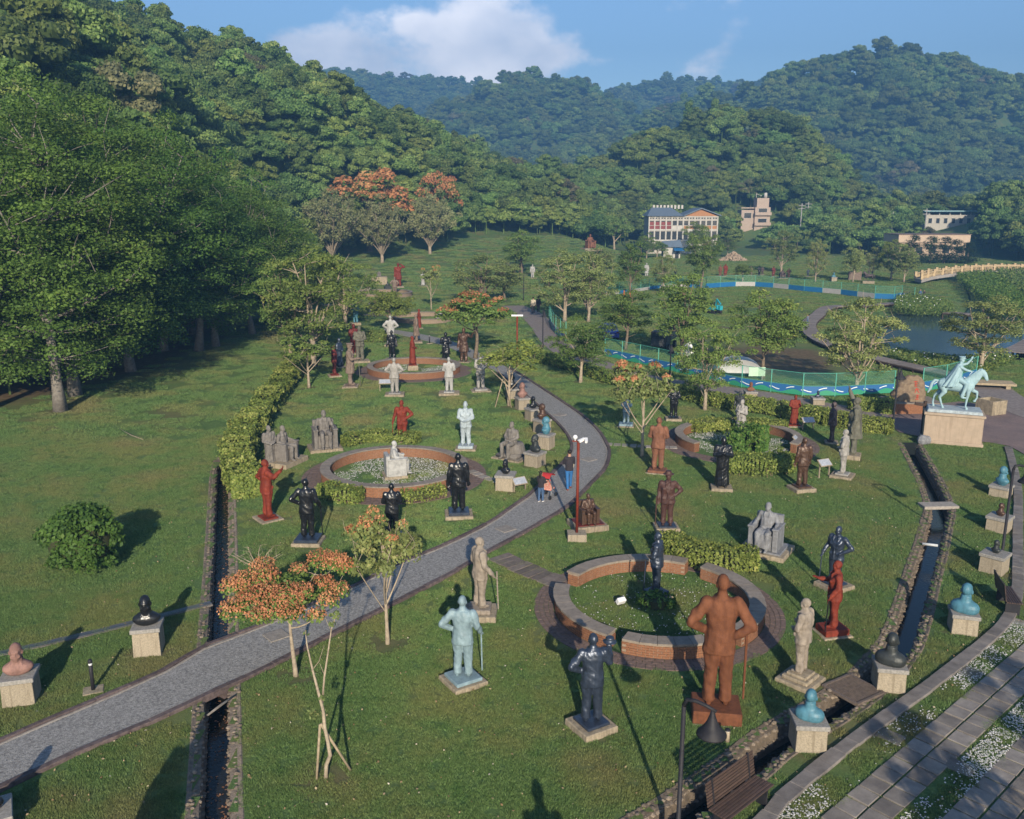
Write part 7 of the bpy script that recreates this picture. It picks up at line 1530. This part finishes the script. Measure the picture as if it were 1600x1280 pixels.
for s_ in (-1, 1): MB().box((s_*.74, .6, 1.25), (.05, 2.2, .5)).build('side_board', STEEL, t)
MB().box((0, -1.2, 1.1), (1.45, 1.3, 1.35)).build('cab', DK, t, bevel=.08); MB().box((0, -1.86, 1.4), (1.2, .04, .5)).build('windscreen', GLS, t); MB().box((0, 1.0, 1.5), (1.1, 1.2, 1.0)).build('load_box', BLACKM, t, bevel=.03)
for s_ in (-1, 1):
    for y_ in (-1.2, 1.1): w_ = MB().tube([(s_*.6, y_, .34), (s_*.8, y_, .34)], .34, 12).build('wheel', TY, t); MB().tube([(s_*.805, y_, .34), (s_*.82, y_, .34)], .2, 10).build('rim', STEEL, w_)
p = G(1074, 558); t = thing('white_dinghy', 'white and navy boat bow standing on the grass behind the fence', 'boat', (p.x, p.y, 0), .3); MB().loft([(0, 0, .05, .35, .7), (0, 0, .5, .5, 1.0), (0, -.1, .9, .3, .6), (0, -.3, 1.3, .05, .1)], 14).build('hull', WHT, t, True); MB().box((0, -.75, .62), (.5, .2, .5), rot=Euler((.5, 0, 0))).build('cover', SM['navy'], t)
p = G(1152, 590); t = thing('white_canopy', 'low arched white canopy of the building site behind the fence', 'canopy', (p.x, p.y, 0), -.12); cn = MB(); A = np.linspace(0, math.pi, 13); vs_ = [(1.7*math.cos(a), y, .5+1.0*math.sin(a)) for y in (-.9, .9) for a in A]; cn.add(vs_, [(i, i+1, i+14, i+13) for i in range(12)]+[tuple(range(13))]); cn.build('cover_sheet', WHT, t, True)
for s_ in (-1, 1):
    for y in (-.85, .85): MB().bar((s_*1.66, y, 0), (s_*1.66, y, .6), .05).build('leg', STEEL, t)
p = G(1115, 490); TE = mat('teal_machine_paint', (.03, .30, .36), (.025, .25, .3), .4, 3); t = thing('mini_excavator', 'small teal digging machine on the churned soil', 'excavator', (p.x, p.y, 0), .5)
for s_ in (-1, 1): MB().box((s_*.5, 0, .22), (.3, 1.7, .42)).build('track', TY, t, bevel=.1)
MB().box((0, .1, .72), (1.1, 1.3, .55)).build('chassis', TE, t, bevel=.06); MB().box((.0, .35, 1.15), (.5, .5, .35)).build('seat', BLACKM, t, bevel=.04); MB().bar((-.3, -.6, .7), (-.5, -1.0, 1.8), .16).bar((-.5, -1.0, 1.8), (-.7, -1.9, 1.3), .14).build('boom', TE, t); MB().box((-.75, -1.95, .9), (.4, .35, .5)).build('bucket', TE, t)
for px, lb in (((984, 466), 'orange traffic barrier before the far fence'), ((975, 463), 'orange barrier post next to the painted trunk')):
    p = G(*px); o = MB().lathe([(.3, 0), (.28, .06), (.16, .1), (.05, .85)], 12).build('traffic_cone', mat('orange_plastic', (.55, .15, .05), rough=.5), None, True); o.location = (p.x, p.y, 0); tag(o, lb, 'cone', 'site cones')
# ---- people
SKIN = mat('skin', (.38, .22, .15), (.33, .19, .13), .6, 6); HAIR = mat('dark_hair', (.02, .015, .012), (.012, .01, .008), .5, 20); JEANS = mat('blue_jeans', (.06, .11, .20), (.04, .08, .16), .85, 9, .2, 40); DKTOP = mat('dark_top', (.03, .025, .03), (.02, .018, .022), .85, 9); GREYC = mat('grey_cloth', (.2, .19, .18), (.15, .145, .14), .9, 6); SHOE = mat('white_shoe', (.55, .54, .52), rough=.6); REDC = mat('red_cloth', (.42, .03, .03), (.34, .025, .025), .8, 8); CREAM = mat('cream_cloth', (.55, .48, .36), (.45, .38, .28), .85, 8)
def person(px, top, phi, label, shirt, trousers, arms='forward', hair_long=False, step=.1, bend=0.0, ground=None, shoe=None):
    p = ground or GT(*px); h = ztop(top, p.y)-p.z; k = h/1.74; t = thing('person', label, 'person', p, R(phi), 'people in the park')
    b = MB(); head(b, (0, .02, 1.62), 0, None, False, 1.0); b.loft([(0, 0, .85, .14, .1), (0, 0, 1.05, .13, .1), (0, .005, 1.25, .16, .11), (0, 0, 1.38, .17, .09), (0, 0, 1.46, .07, .07), (0, .005, 1.58, .05, .055)])
    A = {'forward': ((.23, .06, 1.14), (.17, .34, 1.06), (0, 1, -.1)), 'hold': ((.22, .1, 1.13), (.08, .26, 1.2), (-.8, .5, .2)), 'down': ((.22, -.02, 1.12), (.23, .05, .88), (0, .1, -1))}[arms]
    for s_ in (-1, 1):
        e, w_, d_ = [Vector((q[0]*s_, q[1], q[2])) for q in A]; b.caps([(s_*.17, 0, 1.39), e, w_], [.052, .042, .034], 10); hand(b, w_, d_, s_, .95); y0 = step*s_
        b.caps([(s_*.085, 0, .88), (s_*.09, y0*.5+.02, .48), (s_*.09, y0, .09)], [.08, .055, .042], 10); b.ell((s_*.095, .05+y0, .04), (.042, .12, .04))
    link('body', remesh(b, 'body', .02, 2), t, SKIN).scale = (k,)*3
    b = MB().loft([(0, 0, .84, .175, .125), (0, 0, 1.0, .165, .122), (0, .005, 1.25, .185, .132), (0, 0, 1.38, .19, .105), (0, 0, 1.46, .09, .08)])
    for s_ in (-1, 1): e, w_, d_ = [Vector((q[0]*s_, q[1], q[2])) for q in A]; b.caps([(s_*.175, 0, 1.39), e, e+(w_-e)*.85], [.066, .056, .048], 10)
    link('jacket', remesh(b, 'jacket', .02, 2), t, shirt).scale = (k,)*3
    b = MB().loft([(0, 0, .78, .155, .115), (0, 0, .9, .16, .118)])
    for s_ in (-1, 1): y0 = step*s_; b.caps([(s_*.085, 0, .86), (s_*.09, y0*.5+.02, .48), (s_*.09, y0, .12)], [.095, .068, .056], 10)
    link('trousers', remesh(b, 'trousers', .02, 2), t, trousers).scale = (k,)*3
    b = MB().ell((0, -.02, 1.665), (.092, .108, .1))
    if hair_long: b.ell((0, -.075, 1.52), (.085, .05, .17)).ell((0, -.085, 1.4), (.07, .035, .12))
    link('hair', remesh(b, 'hair', .02, 2), t, HAIR).scale = (k,)*3
    for s_ in (-1, 1): o = MB().ell((s_*.095, .05+step*s_, .045), (.05, .13, .045)).build('shoe', shoe or SHOE, t, True); o.scale = (k,)*3
    return t, k
tw, kw = person((845, 785), 736, -28, 'woman with long dark hair and blue jeans pushing a red pushchair', DKTOP, JEANS, 'forward', True, .05)
tm, km = person((889, 765), 703, 8, 'walking man in a dark top and blue trousers with a cream bundle on his arm', DKTOP, mat('bright_blue_cloth', (.03, .13, .32), (.02, .1, .26), .85, 9), 'hold', False, .16, shoe=SM['red'])
o = MB().ell((.12, .16, 1.1), (.13, .12, .28)).build('carried_bundle', CREAM, None, True); o.location = tm.location+Vector((0, 0, 0)); o.rotation_euler = tm.rotation_euler; o.scale = (km,)*3; tag(o, 'cream coloured bundle carried by the walking man', 'bundle')
p = G(856, 781); ps = thing('pushchair', 'red folding pushchair with white pattern pushed along the path', 'pushchair', (p.x, p.y+.25, 0), R(-28))
for s_ in (-1, 1):
    MB().tube([(s_*.24, -.36, .98), (s_*.24, .0, .5), (s_*.24, .36, .12)], .018, 6).build('frame_tube', STEEL, ps, True); MB().tube([(s_*.24, .1, .62), (s_*.24, -.25, .12)], .018, 6).build('frame_tube', STEEL, ps, True)
    for y in (.36, -.25): MB().tube([(s_*.24-.025, y, .1), (s_*.24+.025, y, .1)], .1, 12).build('wheel', TY, ps)
MB().bar((-.24, -.36, .98), (.24, -.36, .98), .035).build('handle', TY, ps); MB().box((0, .08, .42), (.42, .42, .08)).box((0, -.1, .68), (.42, .08, .5), rot=Euler((.35, 0, 0))).build('seat', mat('patterned_cloth', (.5, .06, .05), (.5, .46, .36), .85, 16), ps, bevel=.02)
cn = MB(); A = np.linspace(0, 2.0, 8); vs_ = [(x, -.02+.36*math.cos(a+.6), .78+.36*math.sin(a+.6)) for x in (-.24, .24) for a in A]; cn.add(vs_, [(i, i+1, i+9, i+8) for i in range(7)]).build('hood', REDC, ps, True)
person((833, 491), 464, 0, 'distant walker in white on the stone road', CREAM, DKTOP, 'down'); person((841, 489), 463, 4, 'distant walker in dark clothes on the stone road', DKTOP, DKTOP, 'down')
person((1260, 510), 492, 120, 'person in blue grey clothes on the wooden boardwalk', mat('blue_grey_cloth', (.16, .2, .28), rough=.9), JEANS, 'hold', ground=G(1261, 512)+Vector((0, 0, .38))); person((1437, 468), 452, 150, 'person in dark blue at the far pond bank', JEANS, DKTOP, 'down'); person((1443, 467), 453, 190, 'person in black beside another at the far pond bank', DKTOP, DKTOP, 'down')
# ================================================================ the mown grass itself (nobody could count it)
def grass_patch(seed, size, n, h):
    rs = np.random.default_rng(seed); p = (rs.random((n, 2))-.5)*size*1.15; a = rs.random(n)*6.28; w = .007+.006*rs.random(n); hh = h*(.55+.7*rs.random(n)); tl = rs.normal(size=(n, 2))*.45*hh[:, None]
    b0 = np.c_[p-np.c_[np.cos(a), np.sin(a)]*w[:, None], np.full(n, -.005)]; b1 = np.c_[p+np.c_[np.cos(a), np.sin(a)]*w[:, None], np.full(n, -.005)]; tp = np.c_[p+tl, hh]
    v = np.stack([b0, b1, tp], 1).reshape(-1, 3); me = npmesh('grass_patch', v, np.arange(n*3).reshape(-1, 3), False, {'tint': ('FACE', rs.random(n))}); me.materials.append(BLADE); return me
BLADE = ground_material(True)
GR_SRC = [bpy.data.objects.new('grass_patch', grass_patch(80+k, .5, 420, .05)) for k in range(4)]
SLAB1 = [tuple(st1-PERP*.02), tuple(st1+DIRS*19-PERP*.02), tuple(st1+DIRS*19+PERP*1.1), tuple(st1+PERP*1.1)]
SLAB2 = [tuple(st2-PERP*.02), tuple(st2+DIRS*13-PERP*.02), tuple(st2+DIRS*13+PERP*1.65), tuple(st2+PERP*1.65)]
SOILP = gpts([(1080, 530), (1180, 532), (1290, 540), (1340, 568), (1310, 600), (1200, 595), (1085, 580)])
def lawn(x, y, mg):
    ok = inpoly(x, y, PARK) & ~inpoly(x, y, PATH_POLY) & ~inpoly(x, y, SLAB1) & ~inpoly(x, y, SLAB2) & ~inpoly(x, y, PLAZA) & ~inpoly(x, y, SOILP)
    for L_, w in ((DITCH_R[::4], HW_R+.36), (DITCH_L[::4], HW_L+.34), (KL[::2], .2), (RC[::2], 1.45), (LOT, 1.4), (STREAM, 4.0)): d, _ = pdist(x, y, L_); ok &= d > w+mg*.6
    d, _ = pdist(x, y, PATH_POLY[::2]+PATH_POLY[:1]); ok &= d > .16+mg*.6
    d, _ = pdist(x, y, POND+POND[:1]); ok &= ~(inpoly(x, y, POND) | (d < 1.2)); d, _ = pdist(x, y, wood_edge+wood_edge[:1]); ok &= ~inpoly(x, y, wood_edge) | ((d < 3) & (rng.random(x.shape) < .3))
    for i, (c, r_) in enumerate(RINGS):
        q = np.hypot(x-c.x, y-c.y); pv_ = (.67 if i == 0 else .95) if i < 4 else .1; ok &= ~((q > r_-.5-mg*.5) & (q < r_+pv_+mg*.5))
        if i in (1, 2, 3): ok &= ~((q < r_) & (rng.random(x.shape) < .75))
    return ok
# trodden earth round the foot of every statue, pedestal and trunk
feet = np.array([(o.location.x, o.location.y) for o in bpy.data.objects if o.type == 'EMPTY' and o.parent is None and o.name.split('.')[0] in ('statue', 'bust', 'flowering_tree', 'park_tree', 'sapling', 'sweetgum_tree')])
sa = ground_me.attributes['soil']; sv = np.empty(len(ground_me.vertices), np.float32); sa.data.foreach_get('value', sv); vx, vy = GX.ravel(), GY.ravel()
for fx, fy in feet[(feet[:, 1] < 75)]:
    k = np.where((np.abs(vx-fx) < 1.4) & (np.abs(vy-fy) < 1.4))[0]; d = np.hypot(vx[k]-fx, vy[k]-fy); sv[k] = np.maximum(sv[k], .5*(1-smooth01(.45, 1.0, d)))
sa.data.foreach_set('value', sv); ground_me.update()
gp = []
for y0, y1, sp, sc, zs_ in ((12.5, 27, .30, .72, 1.0), (27, 46, .44, 1.0, 1.0), (46, 80, .8, 1.9, 1.25), (80, 140, 1.5, 3.6, 1.7), (140, 222, 1.7, 3.4, 3.2)):
    X, Y = np.meshgrid(np.arange(-.68*y1-3, .68*y1+3, sp), np.arange(y0, y1, sp)); jt = .5 if sp < .7 else 1.7; X = X.ravel()+rng.uniform(-jt, jt, X.size)*sp; Y = Y.ravel()+rng.uniform(-jt, jt, Y.size)*sp
    k = np.abs(X) < .66*Y+3; X, Y = X[k], Y[k]; k = lawn(X, Y, .25*sc); X, Y = X[k], Y[k]; fd = np.min(np.hypot(X[:, None]-feet[None, :, 0], Y[:, None]-feet[None, :, 1]), axis=1); k = (fd > .6) | (rng.random(len(X)) < .4); X, Y = X[k], Y[k]; Z = hgt(X, Y); nn = len(X)
    gp.append(np.c_[X, Y, Z, rng.random(nn)*6.28, np.full(nn, sc)*rng.uniform(.9, 1.15, nn), zs_*rng.uniform(.75, 1.25, nn), rng.integers(0, 4, nn)])
gp = np.concatenate(gp); print('grass patches', len(gp))
instancer('grass', gp, GR_SRC, 'short mown grass blades of the park lawns', 'grass')

# leaves and petals blown over the lawn
n = 2600; X = rng.uniform(-14, 18, n); Y = 13+32*rng.random(n)**1.5; k = lawn(X, Y, .0); X, Y = X[k], Y[k]; n = len(X)
v, f = leaf_quads(np.c_[X, Y, hgt(X, Y)+.05], rng.normal(size=(n, 3))*.4+np.array([0, -.3, 1]), .016+.022*rng.random(n), .7)
o = link('fallen_leaves', npmesh('fallen_leaves', v, f, False, {'tint': ('FACE', rng.random(n))}), None, leafmat('lawn_litter', (.20, .12, .05), (.38, .30, .18), .1, .05, (.5, .46, .38))); tag(o, 'dry leaves and petals scattered over the lawn', 'leaves', kind='stuff')
# ================================================================ the air
hb = MB().box((25, 660, 119), (3000, 1500, 246)); hm = bpy.data.materials.new('haze'); hm.use_nodes = True
hn = hm.node_tree.nodes; hn.remove(hn['Principled BSDF']); pv = hn.new('ShaderNodeVolumePrincipled')
pv.inputs['Color'].default_value = (0.15, 0.37, 0.72, 1); pv.inputs['Density'].default_value = 0.00082; pv.inputs['Anisotropy'].default_value = 0.0
hm.node_tree.links.new(pv.outputs[0], hn['Material Output'].inputs['Volume'])
ho = hb.build('haze', hm); tag(ho, 'thin blue haze filling the valley air', 'haze', kind='stuff')
